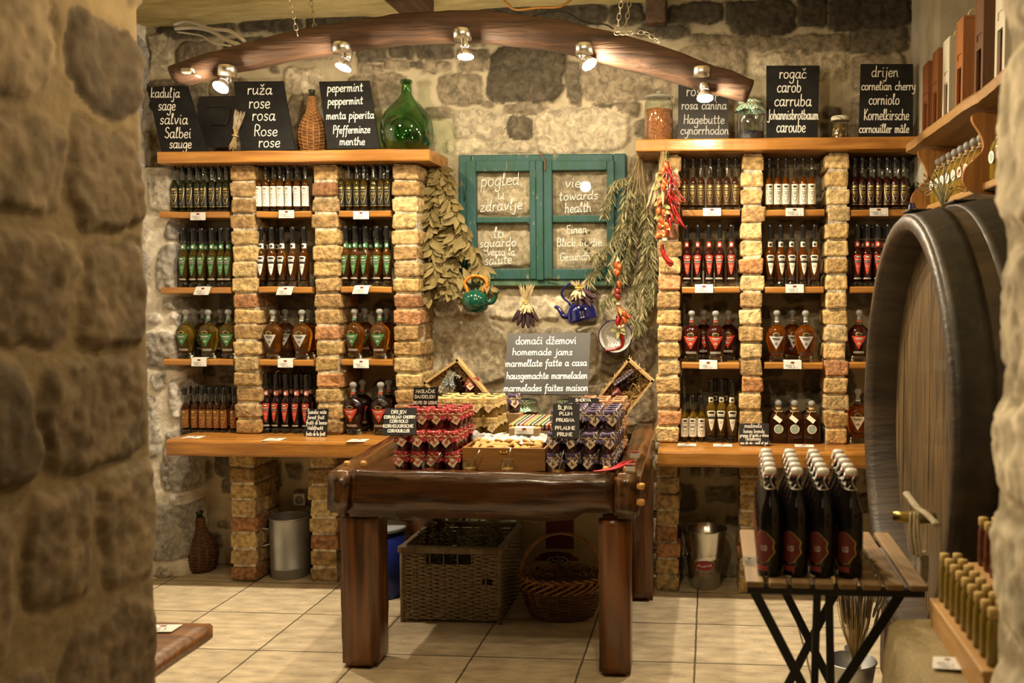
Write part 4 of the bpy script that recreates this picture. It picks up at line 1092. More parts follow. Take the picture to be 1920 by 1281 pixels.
# unreadable dark board half hidden between the sage and rose boards
g = G(); a = W(372, 180, YW - .06); b = W(452, 281, YW - .03)
g.add([(a.x, YW - .05, a.z), (b.x, YW - .05, a.z), (b.x, YW - .12, b.z), (a.x, YW - .12, b.z), (a.x, YW - .04, a.z), (b.x, YW - .04, a.z), (b.x, YW - .11, b.z), (a.x, YW - .11, b.z)],
      [(0, 1, 2, 3), (7, 6, 5, 4), (0, 4, 5, 1), (1, 5, 6, 2), (2, 6, 7, 3), (3, 7, 4, 0)])
g.tube(catmull([W(390, 200, YW - .075), W(428, 200, YW - .075), W(425, 228, YW - .095), W(418, 233, YW - .1), W(398, 233, YW - .1)], 5), .006, 6)
tag(g.build('dark_board', SLATE2), 'plain dark board standing behind the sage and rose chalkboards', 'board')
chalkboard('chalkboard', [(1272, 136), (1366, 136), (1366, 261), (1271, 261)], YP + .06, YP + .10, 'chalkboard coloured greyer for lamp glare with faint rosehip names behind the last spotlight', [
    ('šipak', 1290, 1345, 158, 11), ('rosehip', 1287, 1350, 180, 11), ('rosa canina', 1278, 1362, 205, 9), ('Hagebutte', 1282, 1358, 232, 9), ('cynorrhodon', 1276, 1366, 252, 9)], mat=SLATE2, ink=CHALKG, group=SGRP)
chalkboard('chalkboard', [(1437, 123), (1537, 123), (1533, 259), (1437, 261)], YP + .05, YP + .06, 'black chalkboard naming carob, casting a big square shadow', [
    ('rogač', 1461, 1511, 147, 11), ('carob', 1457, 1502, 173, 12), ('carruba', 1452, 1521, 199, 12), ('Johannisbrotbaum', 1439, 1534, 224, 10), ('caroube', 1456, 1510, 248, 12)], group=SGRP)
chalkboard('chalkboard', [(1614, 120), (1712, 120), (1712, 257), (1610, 257)], YP + .04, YP + .06, 'black chalkboard naming cornelian cherry, next to the wooden bottle crates', [
    ('drijen', 1634, 1684, 144, 11), ('cornelian cherry', 1615, 1716, 169, 9), ('corniolo', 1629, 1686, 196, 11), ('Kornelkirsche', 1620, 1704, 225, 11), ('cornouiller mâle', 1611, 1704, 249, 9)], group=SGRP)

# ================================================================== THINGS ON THE LONG SHELVES
WICK = M('wicker_brown', (.36, .17, .05), (.20, .085, .022), rough=.6, scale=40)
WICKD = M('wicker_dark', (.16, .070, .022), (.09, .038, .012), rough=.6, scale=40)
def woven_lathe(g, prof, nst, dz, rw, n_turn=None, mi=0, M_=None, sx=1, sy=1, per=3):
    """horizontal withies woven in and out of upright stakes on a turned form; prof [(r,z)]"""
    z = prof[0][1] + dz / 2; k = 0
    while z < prof[-1][1]:
        r = prof_r(prof, z); m = nst * per
        pts = []
        for q in range(m):
            a = 2 * math.pi * q / m
            d = rw * 1.0 * math.cos(math.pi * (q / per) + (k % 2) * math.pi)
            pts.append(Vector(((r + d) * math.cos(a) * sx, (r + d) * math.sin(a) * sy, z + rw * .2 * math.sin(a * 3 + k))))
        g.tube(pts, rw, 4, mi, closed=True, M=M_)
        z += dz; k += 1
def wicker_demijohn(loc, H, R, mat, label, neck_mat):
    root = empty('wicker_demijohn', loc, label, 'demijohn')
    p = [(R * .72, .004), (R * .86, H * .08), (R * .98, H * .22), (R, H * .33), (R * .9, H * .45), (R * .66, H * .56), (R * .42, H * .66), (R * .31, H * .76), (R * .26, H * .90)]
    g = G(); g.lathe([(r * .95, z) for r, z in p], 20); g.build('flask_body', WICKD if mat is WICKD else M('wicker_under', (.20, .09, .028), rough=.7), root)
    g = G(); woven_lathe(g, p, 14, .0085, .0036)
    for q in range(14):
        a = 2 * math.pi * (q + .5) / 14; g.tube([Vector((r * math.cos(a), r * math.sin(a), z)) for r, z in p], .0032, 5)
    g.build('wickerwork', mat, root)
    g = G(); g.lathe([(R * .20, H * .88), (R * .19, H * .96), (R * .25, H * .965), (R * .25, H), (R * .18, H), (R * .16, H * .9)], 16); g.build('bottle_neck', neck_mat, root)
    return root
DGLASS = M('dark_neck_glass', (.02, .03, .015), rough=.1, spec=.8)
wicker_demijohn((xp(592, YP + .11), YP + .11, LZ_TOP + .001), .32, .066, WICK, 'tall wicker-covered flask between the rose and peppermint boards', DGLASS)
wd = WZ(372, 1072, 0); wicker_demijohn((wd.x, wd.y + .02, .001), .31, .088, WICKD, 'dark wicker demijohn on the floor beside the rough wall', DGLASS)

DEMI = thin_glass('green_demijohn_glass', (.30, .56, .30), refl=.8)
root = empty('green_demijohn', (xp(764, YP + .06), YP + .085, LZ_TOP + .001), 'big round green glass demijohn with narrow neck on the shelf end', 'demijohn')
R = .128; H = .355
p = [(R * .55, 0), (R * .78, .012), (R * .96, .055), (R, .10), (R * .97, .145), (R * .82, .195), (R * .55, .235), (R * .32, .262), (R * .21, .285), (R * .185, .33), (R * .175, H - .018)]
g = G(); g.lathe(p, 44, cap=False); g.lathe([(0, 0), (R * .55, 0)], 44, cap=False)
g.build('glass_body', DEMI, root)
g = G(); g.lathe([(R * .175, H - .018), (R * .225, H - .016), (R * .225, H - .002), (R * .2, H), (R * .15, H), (R * .15, H - .018)], 24); g.build('lip', DEMI, root)

GINGH = checker('green_gingham', (.78, .78, .70), (.05, .25, .12), 130)
def storage_jar(loc, R, H, label, content, fill, lid='glass', name='storage_jar'):
    root = empty(name, loc, label, 'jar')
    p = [(R * .9, 0), (R, .006), (R, H * .74), (R * .93, H * .80), (R * .84, H * .83), (R * .84, H * .86)]
    g = G(); g.lathe(p, 28, cap=False); g.lathe([(0, 0), (R * .9, 0)], 28, cap=False); g.build('glass_body', GLASS, root)
    g = G(); g.lathe([(0, .004), (R * .93, .004), (R * .95, .010), (R * .95, fill), (R * .5, fill + .006), (0, fill + .003)], 28)
    g.jitter(.0035, 90, 0); g.build('contents', content, root)
    if lid == 'glass':
        g = G(); g.lathe([(R * .84, H * .855), (R * 1.0, H * .86), (R * 1.04, H * .875), (R * .98, H * .895), (R * .55, H * .925), (R * .2, H * .935)], 28, cap=False)
        g.lathe([(R * .14, H * .93), (R * .2, H * .945), (R * .24, H * .97), (R * .15, H * 1.0), (0, H * 1.005)], 18, cap=False); g.build('lid', M('lid_glass', (.62, .62, .52), rough=.06, trans=.75, spec=.6), root)
    elif lid == 'cloth':
        cloth_lid(root, R * .86, H * .85, R, GINGH)
    return root
def cloth_lid(root, r, z, rs, mat, drop=.03, n=28, flare=.22, name='cloth_cover', twine=True, seed=0):
    """a round of cloth tied over a lid, its edge standing out in folds"""
    g = G(); rows = []
    pr = [(.02, z + .010), (r * .7, z + .011), (r * .98, z + .008), (r * 1.06, z + .001), (r * 1.02, z - .010), (r * 1.03, z - .013), (r * (1.10 + flare * .4), z - .012 - drop * .5), (r * (1.12 + flare), z - .012 - drop)]
    for i, (q, zz) in enumerate(pr):
        k = max(0, (i - 4)) / 3
        rows.append([Vector(((q * (1 + .06 * k * math.sin(a * 9 + seed))) * math.cos(a), (q * (1 + .06 * k * math.sin(a * 9 + seed))) * math.sin(a), zz - .004 * k * math.sin(a * 7 + seed * 2))) for a in [2 * math.pi * j / n for j in range(n + 1)]])
    g.grid(rows); o = g.build(name, mat, root)
    if twine:
        g = G(); g.tube([Vector((r * 1.045 * math.cos(2 * math.pi * k / 18), r * 1.045 * math.sin(2 * math.pi * k / 18), z - .0115)) for k in range(18)], .0018, 5, closed=True)
        g.tube(catmull([Vector((-.004, -r * 1.06, z - .011)), Vector((-.014, -r * 1.16, z - .006)), Vector((-.02, -r * 1.2, z - .014))], 4), .0013, 4)
        g.tube(catmull([Vector((.004, -r * 1.06, z - .011)), Vector((.012, -r * 1.16, z - .004)), Vector((.020, -r * 1.2, z - .016))], 4), .0013, 4)
        g.build('twine', TWINE, root)
    return o
HERB = M('dried_rosehip_tea', (.36, .13, .035), (.16, .055, .02), rough=.9, scale=110, lo=.4, hi=.6)
BERRY = M('dark_dried_berries', (.015, .014, .018), (.05, .045, .055), rough=.5, scale=70)
storage_jar((xp(1235, YP + .06), YP + .06, RZ_TOP + .001), .068, .245, 'clip-lid glass jar full of russet herb tea beside the greyed rosehip board', HERB, .155)
storage_jar((xp(1405, YP + .05), YP + .05, RZ_TOP + .001), .064, .215, 'glass jar with green gingham cover and dark berries, near the carob board', BERRY, .045, lid='cloth')
# small preserving jar with olives
root = empty('preserve_jar', (xp(1572, YP + .05), YP + .05, RZ_TOP + .001), 'small preserving jar of olives with pale cloth tie, near the cornelian board', 'jar')
g = G(); g.lathe([(0, 0), (.036, 0), (.038, .004), (.038, .082), (.033, .092)], 24, cap=False); g.build('glass_body', GLASS, root)
g = G(); g.lathe([(0, .002), (.034, .002), (.035, .008), (.035, .076), (0, .078)], 20); g.build('brine', M('brine', (.20, .12, .03), rough=.1, trans=.6), root)
rnd = random.Random(5); om = M('olive_fruit', (.42, .30, .07), (.26, .16, .04), rough=.35, scale=40)
for k in range(16):
    a = 2 * math.pi * (k % 8) / 8 + (k // 8) * .4; g = G(); g.lathe([(0, -.010), (.006, -.008), (.0095, 0), (.006, .008), (0, .010)], 10); g.build('olive', om, root, loc=(.029 * math.cos(a), .029 * math.sin(a), .020 + .024 * (k // 8) + .012 * rnd.random()))
g = G(); g.lathe([(.034, .092), (.042, .094), (.044, .104), (.040, .112), (0, .115)], 22); g.build('lid', M('pale_cloth', (.6, .58, .5), rough=.8), root)
g = G(); g.tube([Vector((.040 * math.cos(2 * math.pi * k / 16), .040 * math.sin(2 * math.pi * k / 16), .094)) for k in range(16)], .002, 5, closed=True); g.tube(catmull([Vector((0, -.042, .094)), Vector((-.02, -.052, .104)), Vector((-.045, -.05, .098))], 4), .002, 5); g.build('ribbon_tie', TWINE, root)

# dried lavender bundle leaning on the rose board
DRY = M('dried_stalks', (.46, .33, .15), (.30, .21, .09), rough=.9, scale=50)
DRYF = M('dried_flower_heads', (.34, .27, .19), (.22, .17, .12), rough=.95, scale=60)
def bundle(name, a, b, n, spread_a, spread_b, label, tie_at=.35, head=.4, mat_s=None, mat_h=None, seed=1, rs=.0013, rh=.0048, cat='dried bunch', curl=.0):
    """stalks running from a (cut end) through a tie to b (flower end)"""
    rnd = random.Random(seed); a = Vector(a); b = Vector(b); ax = (b - a); L = ax.length; d = ax.normalized(); s = d.cross(Vector((0, 1, 0))).normalized(); f = d.cross(s)
    root = empty(name, a, label, cat); st = G(); hd = G(); tie = a + ax * tie_at
    for k in range(n):
        u, v = rnd.gauss(0, .5), rnd.gauss(0, .5)
        p0 = a + (s * u + f * v) * spread_a + d * rnd.uniform(-.01, .01)
        p1 = tie + (s * u + f * v) * .006
        e = b + (s * u + f * v) * spread_b + d * rnd.uniform(-.25, .05) * L * head
        m = p1 + (e - p1) * .5 + (s * u + f * v) * spread_b * .15
        pts = catmull([p0, p1, m, e], 4)
        st.tube([q - a for q in pts], rs, 4)
        h0 = e - (e - p1).normalized() * L * head * rnd.uniform(.6, 1)
        hp = [h0 + (e - h0) * t + mnoise.noise_vector(e * 50 + Vector((t * 9, k, 0))) * rh * .8 for t in (0, .2, .4, .6, .8, 1)]
        hd.tube([q - a for q in hp], [rh * .3, rh, rh * .8, rh, rh * .7, rh * .2], 5)
    st.build('stalks', mat_s or DRY, root); hd.build('flower_heads', mat_h or DRYF, root)
    g = G(); g.tube([tie - a + (s * math.cos(2 * math.pi * k / 12) + f * math.sin(2 * math.pi * k / 12)) * (.008 + .002 * math.sqrt(n) * .5) for k in range(12)], .0028, 6, closed=True); g.build('tie', TWINE, root)
    return root
bundle('dried_flower_bunch', W(436, 280, YS0 - .03), W(450, 208, YS0 - .02), 26, .018, .022, 'small dried flower bunch propped against the rose chalkboard', head=.5, seed=3, rh=.006)

# ================================================================== PRICE CARDS
CARD = M('white_card', (.60, .58, .54), rough=.75)
SEALR = M('dark_red_seal', (.16, .020, .014), rough=.6)
INKG = M('grey_ink', (.16, .15, .15), rough=.8)
def price_card(c, w, h, u, v, label, group='price cards on shelves and counters', skew=.0, fold=None):
    """a folded white card with a small oval seal and three lines of fine print"""
    c = Vector(c); u = Vector(u).normalized(); v = Vector(v).normalized(); n = u.cross(v)
    root = empty('price_card', c, label, 'price card', group)
    def P(a, b, l=0): return u * (a * w + b * skew * w) + v * (b * h) + n * l
    g = G(); q = [P(-.5, -.5), P(.5, -.5), P(.5, .5), P(-.5, .5)]
    g.add(q + [p - n * .0008 for p in q], [(0, 1, 2, 3), (7, 6, 5, 4), (0, 4, 5, 1), (1, 5, 6, 2), (3, 7, 4, 0)])
    if fold is not None:
        f = Vector(fold)
        q2 = [q[3], q[2], q[2] + f, q[3] + f]; g.add(q2, [(0, 1, 2, 3)])
    g.build('card', CARD, root)
    g = G(); g.add([P(.115 * math.cos(t), .28 + .115 * math.sin(t) * w / h * .55, .0006) for t in [2 * math.pi * k / 14 for k in range(14)]], [tuple(range(14))]); g.build('seal', SEALR, root, fix=False)
    g = G(); rnd = random.Random(c.x * 77)
    for k, b in enumerate((-.02, -.18, -.34)):
        write_flat(g, ['vrsta l 070', 'liker l 050', 'rakija l 035'][k][:8 + rnd.randrange(3)], P(-.08 + .06 * k, b, .0006), u, v, w * rnd.uniform(.55, .72), w * .008, height=h * .115, smooth=0)
    g.build('fine_print', INKG, root, fix=False)
    return root
for bay, xs in (('sage', ((371, 405), (379, 545), (373, 679))), ('rose', ((537, 401), (534, 545), (535, 681))), ('peppermint', ((677, 403), (677, 543), (677, 682)))):
    for r, (px, py) in enumerate(xs):
        c = W(px, py + .5, YP - .004); sk = .12 if (r + len(bay)) % 2 else -.05
        price_card(c, .077, .040, (1, 0, 0), (0, .25, 1), 'white price card hanging over the %s shelf edge in the %s bay' % (['topmost', 'middle', 'lowest'][r], bay), skew=sk, fold=(0, .035, .003))
for bay, xs in (('rosehip', ((1335, 397), (1320, 541), (1328, 684))), ('carob', ((1490, 397), (1490, 541), (1486, 684))), ('cornelian', ((1648, 397),))):
    for r, (px, py) in enumerate(xs):
        c = W(px, py + .5, YP - .004)
        price_card(c, .084, .038, (1, 0, 0), (0, .2, 1), 'white price card hanging over the %s shelf edge in the %s bay' % (['topmost', 'middle', 'lowest'][r], bay), fold=(0, .035, .003))
for px, py, z, lab in ((362, 820, LZ_CNT, 'sage'), (514, 824, LZ_CNT, 'rose'), (671, 826, LZ_CNT, 'peppermint')):
    c = WZ(px, py, z + .0035); price_card(c, .085, .062, (1, .10, 0), (.1, 1, .05), 'white price card lying on the counter under the %s bay' % lab)
for px, py, lab in ((1288, 832, 'in front of the small golden bottles'), (1355, 833, 'in front of the tall golden bottles'), (1508, 834, 'in front of the square flasks')):
    c = WZ(px, py + 2, RZ_CNT + .004); price_card(c, .088, .050, (1, -.03, 0), (0, 1, .08), 'white price card lying on the counter %s' % lab)
chalkboard('small_chalkboard', [(574, 768), (616, 766), (612, 821), (571, 820)], YP - .05, YP - .02, 'little chalkboard naming forest fruit, leaning on the counter bottles', [
    ('Šumsko voće', 577, 612, 776, 4), ('forest fruit', 577, 608, 786, 4), ('frutti di bosco', 574, 613, 796, 4), ('Waldfrucht', 577, 606, 806, 4), ('fruits de la forêt', 574, 610, 817, 4)], hw=.0011, th=.004)
chalkboard('small_chalkboard', [(1386, 794), (1442, 794), (1442, 835), (1386, 835)], YP - .06, YP - .04, 'little slate naming honey brandy, standing on the counter by the square flasks', [
    ('medimela', 1396, 1428, 802, 4), ('honey brendy', 1394, 1433, 812, 4), ('grappa di miele e visino', 1387, 1441, 819, 3), ('Mistelhonig', 1398, 1426, 826, 4), ('eau de vie - miel et gui', 1388, 1440, 833, 3)], mat=SLATE2, hw=.0010, th=.005)

# ================================================================== THE GREEN WINDOW FRAME ON THE WALL
def painted(name, c, c2, c3):
    """worn paint: brushed green and blue over bare pale wood"""
    m = M(name, c, c2, rough=.55, scale=16, stretch=(1, 1, .35), lo=.38, hi=.62, bump=.25, bscale=60)
    nt = m.node_tree; N = nt.nodes; L = nt.links; p = N['Principled BSDF']
    src = p.inputs['Base Color'].links[0].from_socket
    mp = [n for n in N if n.type == 'MAPPING'][0]
    nz = N.new('ShaderNodeTexNoise'); nz.inputs['Scale'].default_value = 38; nz.inputs['Detail'].default_value = 8; nz.inputs['Roughness'].default_value = .7
    L.new(mp.outputs['Vector'], nz.inputs['Vector'])
    r = N.new('ShaderNodeMapRange'); r.inputs['From Min'].default_value = .60; r.inputs['From Max'].default_value = .66; L.new(nz.outputs['Fac'], r.inputs['Value'])
    mx = N.new('ShaderNodeMix'); mx.data_type = 'RGBA'; L.new(r.outputs['Result'], mx.inputs[0]); L.new(src, mx.inputs[6]); mx.inputs[7].default_value = (*c3, 1)
    L.new(mx.outputs[2], p.inputs['Base Color'])
    return m
GP = painted('worn_green_paint', (.016, .078, .050), (.024, .085, .088), (.20, .19, .11))
GP2 = painted('worn_green_paint_pale', (.035, .11, .07), (.10, .18, .11), (.26, .24, .14))
YF0 = YW - .062
def fr(px, py): q = W(px, py, YF0); return q.x, q.z
x0, zt = fr(858, 290); x1, _ = fr(1173, 286); _, zb = fr(1000, 536)
root = empty('window_frame', ((x0 + x1) / 2, YF0, zb), 'worn green two-sash window frame hung on the stone wall, words written on its panes', 'window frame')
inv = -root.location
def bar(ax, az, bx, bz, y0, d, mat, name, bev=.006):
    g = G(); g.box(((ax + bx) / 2, y0 + d / 2, (az + bz) / 2), (abs(bx - ax), d, abs(bz - az)), bev=bev); g.jitter(.0018, 12); 
    for i in range(len(g.v)): g.v[i] = g.v[i] + inv
    return g.build(name, mat, root)
fw = .062
bar(x0, zb, x0 + fw, zt, YF0 + .012, .05, GP, 'side_post'); bar(x1 - fw, zb, x1, zt, YF0 + .012, .05, GP, 'side_post')
bar(x0 + fw, zt - .045, x1 - fw, zt, YF0 + .012, .05, GP, 'top_rail'); bar(x0 - .005, zb - .002, x1 - .03, zb + .052, YF0 + .006, .055, GP2, 'bottom_rail')
def sash(pxa, pxb, pt, pb, panes, nm):
    xa, za = fr(pxa, pt); xb, zc = fr(pxb, pb)
    il, it = fr(panes[0], panes[2]); ir, ib = fr(panes[1], panes[3]); _, mt = fr(panes[0], panes[4]); _, mb = fr(panes[0], panes[5])
    g = G()
    def bb(a, b, c, d, y=-.004, dd=.036): g.box(((a + c) / 2, YF0 + y + dd / 2, (b + d) / 2), (abs(c - a), dd, abs(d - b)), bev=.004)
    bb(xa, zc, il, za); bb(ir, zc, xb, za); bb(il, it, ir, za); bb(il, zc, ir, ib); bb(il, mb, ir, mt, .002, .026)
    g.jitter(.0012, 14)
    for i in range(len(g.v)): g.v[i] = g.v[i] + inv
    o = g.build('sash', GP, root)
    for (t, b) in ((it, mt), (mb, ib)):
        g = G(); g.box(((il + ir) / 2, YF0 + .018, (t + b) / 2), (ir - il + .004, .003, t - b + .004))
        for i in range(len(g.v)): g.v[i] = g.v[i] + inv
        g.build('pane', PANE, o)
    return o
PANE = thin_glass('old_window_glass', (.985, .985, .97), refl=.8, rough=.015)
s1 = sash(874, 1006, 302, 524, (892, 994, 322, 504, 407, 418), 'a')
s2 = sash(1019, 1152, 302, 524, (1035, 1138, 320, 504, 404, 417), 'b')
xa, za = fr(1005, 302); xb, zc = fr(1020, 526)
bar(xa, zc, xb, za, YF0 - .012, .03, GP, 'meeting_bead')
WPAINT = M('white_glass_paint', (.86, .85, .80), rough=.8)
n = Vector((0, -1, 0)); pp = (0, YF0 + .016, 0)
for sh, lines in ((s1, [('pogled', 902, 973, 350, 13, -4), ('u', 933, 946, 373, 11), ('zdravlje', 900, 979, 397, 11, -5)]), (s1, [('lo', 926, 944, 446, 11), ('sguardo', 899, 968, 464, 9, -3), ('verso la', 914, 965, 479, 8), ('salute', 909, 959, 497, 10, -3)]),
                  (s2, [('view', 1060, 1104, 351, 10), ('towards', 1048, 1121, 376, 9, -3), ('health', 1059, 1108, 399, 10, -2)]), (s2, [('Einen', 1062, 1100, 438, 8, -2), ('Blick in die', 1044, 1128, 462, 8, -1), ('Gesundheit', 1050, 1124, 489, 8, -3)])):
    g = G(); write_px(g, lines, pp, n, .0016, lift=.0008)
    for i in range(len(g.v)): g.v[i] = g.v[i] + inv
    g.build('white_lettering', WPAINT, sh, fix=False)
IRON = M('rusty_iron', (.10, .065, .04), (.05, .035, .025), rough=.75, metal=.5, scale=40)
for px, a, b in ((871, 334, 372), (871, 478, 505)):
    g = G(); p0 = W(px, a, YF0 - .006); p1 = W(px, b, YF0 - .006); g.tube([p0 + inv, p1 + inv], .0045, 8); g.build('hinge_pin', GP, root)
g = G(); g.tube(catmull([W(1012, 284, YF0 - .015) + inv, W(1019, 296, YF0 - .02) + inv, W(1022, 306, YF0 - .02) + inv, W(1021, 320, YF0 - .016) + inv], 5), .004, 6); g.build('hanging_cord', M('brown_cord', (.16, .09, .04), rough=.9), root)
g = G(); g.tube([W(1024, 520, YF0 - .014) + inv, W(1044, 524, YF0 - .014) + inv], .003, 6); g.build('latch_hook', IRON, root)
# fixing blocks behind the frame
for sx_ in (-1, 1): g = G(); g.box((sx_ * (x1 - x0 - fw) / 2, .070, .32), (.04, .03, .56)); g.build('wall_batten', GP, root)

# ================================================================== THINGS HANGING ON THE CENTRE WALL
YH = YW - .085
LEAF = M('dried_bay_leaf', (.215, .160, .050), (.15, .108, .032), rough=.75, scale=30)
LEAF2 = M('dried_bay_leaf_dark', (.13, .098, .03), (.18, .135, .045), rough=.75, scale=30)
TWIG = M('brown_twig', (.17, .085, .035), (.10, .05, .02), rough=.85, scale=50)
def leaf(g, base, d, L, wd, nrm, mi=0, fold=.25, bend=.15):
    d = Vector(d).normalized(); s = d.cross(Vector(nrm)).normalized(); n = s.cross(d).normalized()
    rows = []
    for t, w in ((0, .06), (.15, .45), (.35, .9), (.55, 1.0), (.75, .75), (.9, .35), (1, .03)):
        c = Vector(base) + d * (L * t) + n * (bend * L * t * t)
        rows.append([c - s * (wd * w / 2) + n * (fold * wd * w * .5), c, c + s * (wd * w / 2) + n * (fold * wd * w * .5)])
    g.grid(rows, mi, True)
root = empty('bay_leaf_bunch', W(826, 300, YH), 'hanging bunch of dried olive-tan bay leaves beside the window frame', 'dried bunch')
inv = -root.location
rnd = random.Random(8)
st = G(); lf = G()
branches = [[(826, 300), (812, 360), (822, 430), (812, 500), (806, 560)], [(826, 300), (838, 360), (848, 430), (842, 500), (835, 545)], [(826, 300), (815, 350), (806, 420), (812, 470), (820, 530)],
            [(828, 300), (832, 350), (858, 400), (884, 456), (904, 500), (920, 545)], [(827, 302), (826, 360), (830, 440), (858, 520), (862, 545)], [(826, 300), (836, 370), (856, 440), (866, 470)]]
for bi, br in enumerate(branches):
    yo = [YH + .01, YH - .02, YH - .045, YH - .055, YH - .02, YH - .04][bi]
    pts = catmull([W(x, y, yo - .012 * i) for i, (x, y) in enumerate(br)], 8)
    st.tube([p + inv for p in pts], [.0035 - .0022 * i / len(pts) for i in range(len(pts))], 5)
    for i in range(4, len(pts)):
        for q in range(3 if bi != 3 else 2):
            p = pts[i] + (pts[i - 1] - pts[i]) * rnd.random()
            a = rnd.uniform(-1.15, 1.15)
            d = Vector((math.sin(a), rnd.uniform(-.55, .1), -math.cos(a) * rnd.uniform(.6, 1)))
            leaf(lf, p + inv, d, rnd.uniform(.055, .095), rnd.uniform(.024, .036), (rnd.uniform(-.5, .5), -1, rnd.uniform(-.2, .4)), rnd.randrange(2), bend=rnd.uniform(-.2, .25))
for k in range(26):     # crown of leaves at the tie
    a = rnd.uniform(-1.2, 1.2); leaf(lf, W(826 + rnd.uniform(-7, 8), 308 + rnd.uniform(0, 22), YH - .02) + inv, (math.sin(a), -.4, -math.cos(a)), rnd.uniform(.05, .08), .028, (0, -1, .2), k % 2)
for px, py, a, L in ((806, 560, -.3, .085), (803, 568, .1, .08), (868, 520, .5, .1), (862, 528, .1, .1), (880, 530, .9, .09), (922, 552, .1, .09), (928, 556, .4, .08), (916, 560, -.2, .085), (846, 556, -.2, .08), (874, 560, .15, .09), (838, 345, -.4, .07)):
    leaf(lf, W(px, py - 18, YH - .075) + inv, (math.sin(a), -.2, -math.cos(a)), L, .036, (.2, -1, 0), 0)
st.build('stems', TWIG, root); lf.build('leaves', [LEAF, LEAF2], root, fix=False)
g = G(); g.tube(catmull([W(829, 268, YH + .02) + inv, W(826, 290, YH) + inv, W(826, 306, YH) + inv], 4), .0018, 5); g.tube([W(826, 303, YH) + inv + Vector((.012 * math.cos(2 * math.pi * k / 12), .012 * math.sin(2 * math.pi * k / 12), 0)) for k in range(12)], .003, 5, closed=True); g.build('tie', TWINE, root)

# olive branches hanging over the frame's other side
root = empty('olive_branch_bunch', W(1196, 285, YH), 'big hanging bunch of drying olive branches with narrow green leaves', 'dried bunch')
inv = -root.location
OL = M('olive_leaf_green', (.115, .105, .035), (.075, .07, .024), rough=.7, scale=40)
OLP = M('olive_leaf_pale', (.34, .30, .16), (.26, .23, .11), rough=.75, scale=40)
OST = M('olive_stem', (.36, .27, .12), (.25, .18, .08), rough=.85, scale=50)
st = G(); lf = G(); rnd = random.Random(14)
obr = [[(1200, 288), (1190, 350), (1160, 430), (1120, 500), (1092, 540)], [(1200, 288), (1196, 370), (1180, 470), (1150, 560)], [(1202, 288), (1205, 380), (1200, 500), (1180, 600)], [(1204, 288), (1215, 380), (1218, 500), (1212, 590)],
       [(1200, 290), (1180, 330), (1150, 345), (1134, 400)], [(1202, 290), (1200, 360), (1216, 450), (1208, 540)], [(1198, 290), (1180, 380), (1150, 450), (1110, 480)], [(1204, 292), (1210, 420), (1206, 560), (1194, 618)],
       [(1200, 290), (1188, 400), (1165, 520), (1130, 570)], [(1202, 290), (1213, 400), (1222, 460), (1222, 560)], [(1200, 290), (1176, 360), (1165, 440), (1140, 520)]]
for bi, br in enumerate(obr):
    yo = YH + .012 - .007 * bi
    pts = catmull([W(x, y, yo - .014 * i) for i, (x, y) in enumerate(br)], 9)
    st.tube([p + inv for p in pts], [.003 - .0022 * i / len(pts) for i in range(len(pts))], 4)
    for i in range(9, len(pts)):
        for q in range(8):
            p = pts[i] + (pts[i - 1] - pts[i]) * rnd.random() + Vector((rnd.uniform(-.014, .014), rnd.uniform(-.012, .006), 0))
            a = rnd.uniform(-.75, .75)
            leaf(lf, p + inv, (math.sin(a), rnd.uniform(-.35, .15), -math.cos(a)), rnd.uniform(.035, .06), rnd.uniform(.005, .008), (rnd.uniform(-.6, .6), -1, 0), 0 if rnd.random() < .68 else 1, fold=.1, bend=rnd.uniform(-.15, .15))
st.build('stems', OST, root); lf.build('leaves', [OL, OLP], root, fix=False)
ofm = M('dried_olive', (.06, .05, .02), (.10, .08, .03), rough=.5, scale=40)
for px, py in ((1096, 438), (1104, 436), (1094, 452), (1101, 455), (1107, 460), (1098, 466), (1104, 470), (1132, 406)):
    g = G(); g.lathe([(0, -.0085), (.006, -.006), (.0075, 0), (.005, .006), (0, .0085)], 10); g.build('olive', ofm, root, loc=W(px, py, YH - .075) + inv)
g = G(); g.tube([W(1201, 296, YH) + inv + Vector((.016 * math.cos(2 * math.pi * k / 12), .016 * math.sin(2 * math.pi * k / 12), 0)) for k in range(12)], .003, 5, closed=True)
g.tube(catmull([W(1201, 296, YH) + inv, W(1204, 278, YH + .03) + inv, W(1206, 262, YH + .06) + inv], 4), .002, 5); g.build('tie', TWINE, root)

# chili and garlic strings
CHR = M('red_chili_skin', (.36, .010, .008), (.20, .007, .006), rough=.22, scale=30, coat=.4)
CHD = M('dark_chili_skin', (.22, .012, .010), (.12, .008, .008), rough=.25, scale=30, coat=.4)
CHO = M('orange_pepper_skin', (.36, .085, .006), (.26, .040, .005), rough=.4, scale=22, coat=.3)
CHY = M('rust_pepper_skin', (.40, .10, .014), (.30, .055, .010), rough=.35, scale=22, coat=.2)
GARL = M('garlic_skin', (.62, .54, .42), (.52, .40, .30), rough=.6, scale=20)
DLEAF = M('dry_green_leaf', (.26, .24, .07), (.17, .15, .045), rough=.8, scale=30)
def chili_obj(root, p, d, L, r, mat, curve=.3, wrinkle=.0, seed=0, name='chili'):
    d = Vector(d).normalized(); s = d.cross(Vector((0, 1, 0))).normalized()
    pts = [Vector(p) + d * (L * t) + s * (curve * L * t * t) for t in [k / 8 for k in range(9)]]
    rr = [r * q for q in (.35, .8, 1, .95, .85, .7, .52, .3, .08)]
    g = G(); g.tube(pts, rr, 8, flat=.75)
    if wrinkle: g.jitter(wrinkle, 70, seed=seed)
    return g.build(name, mat, root)
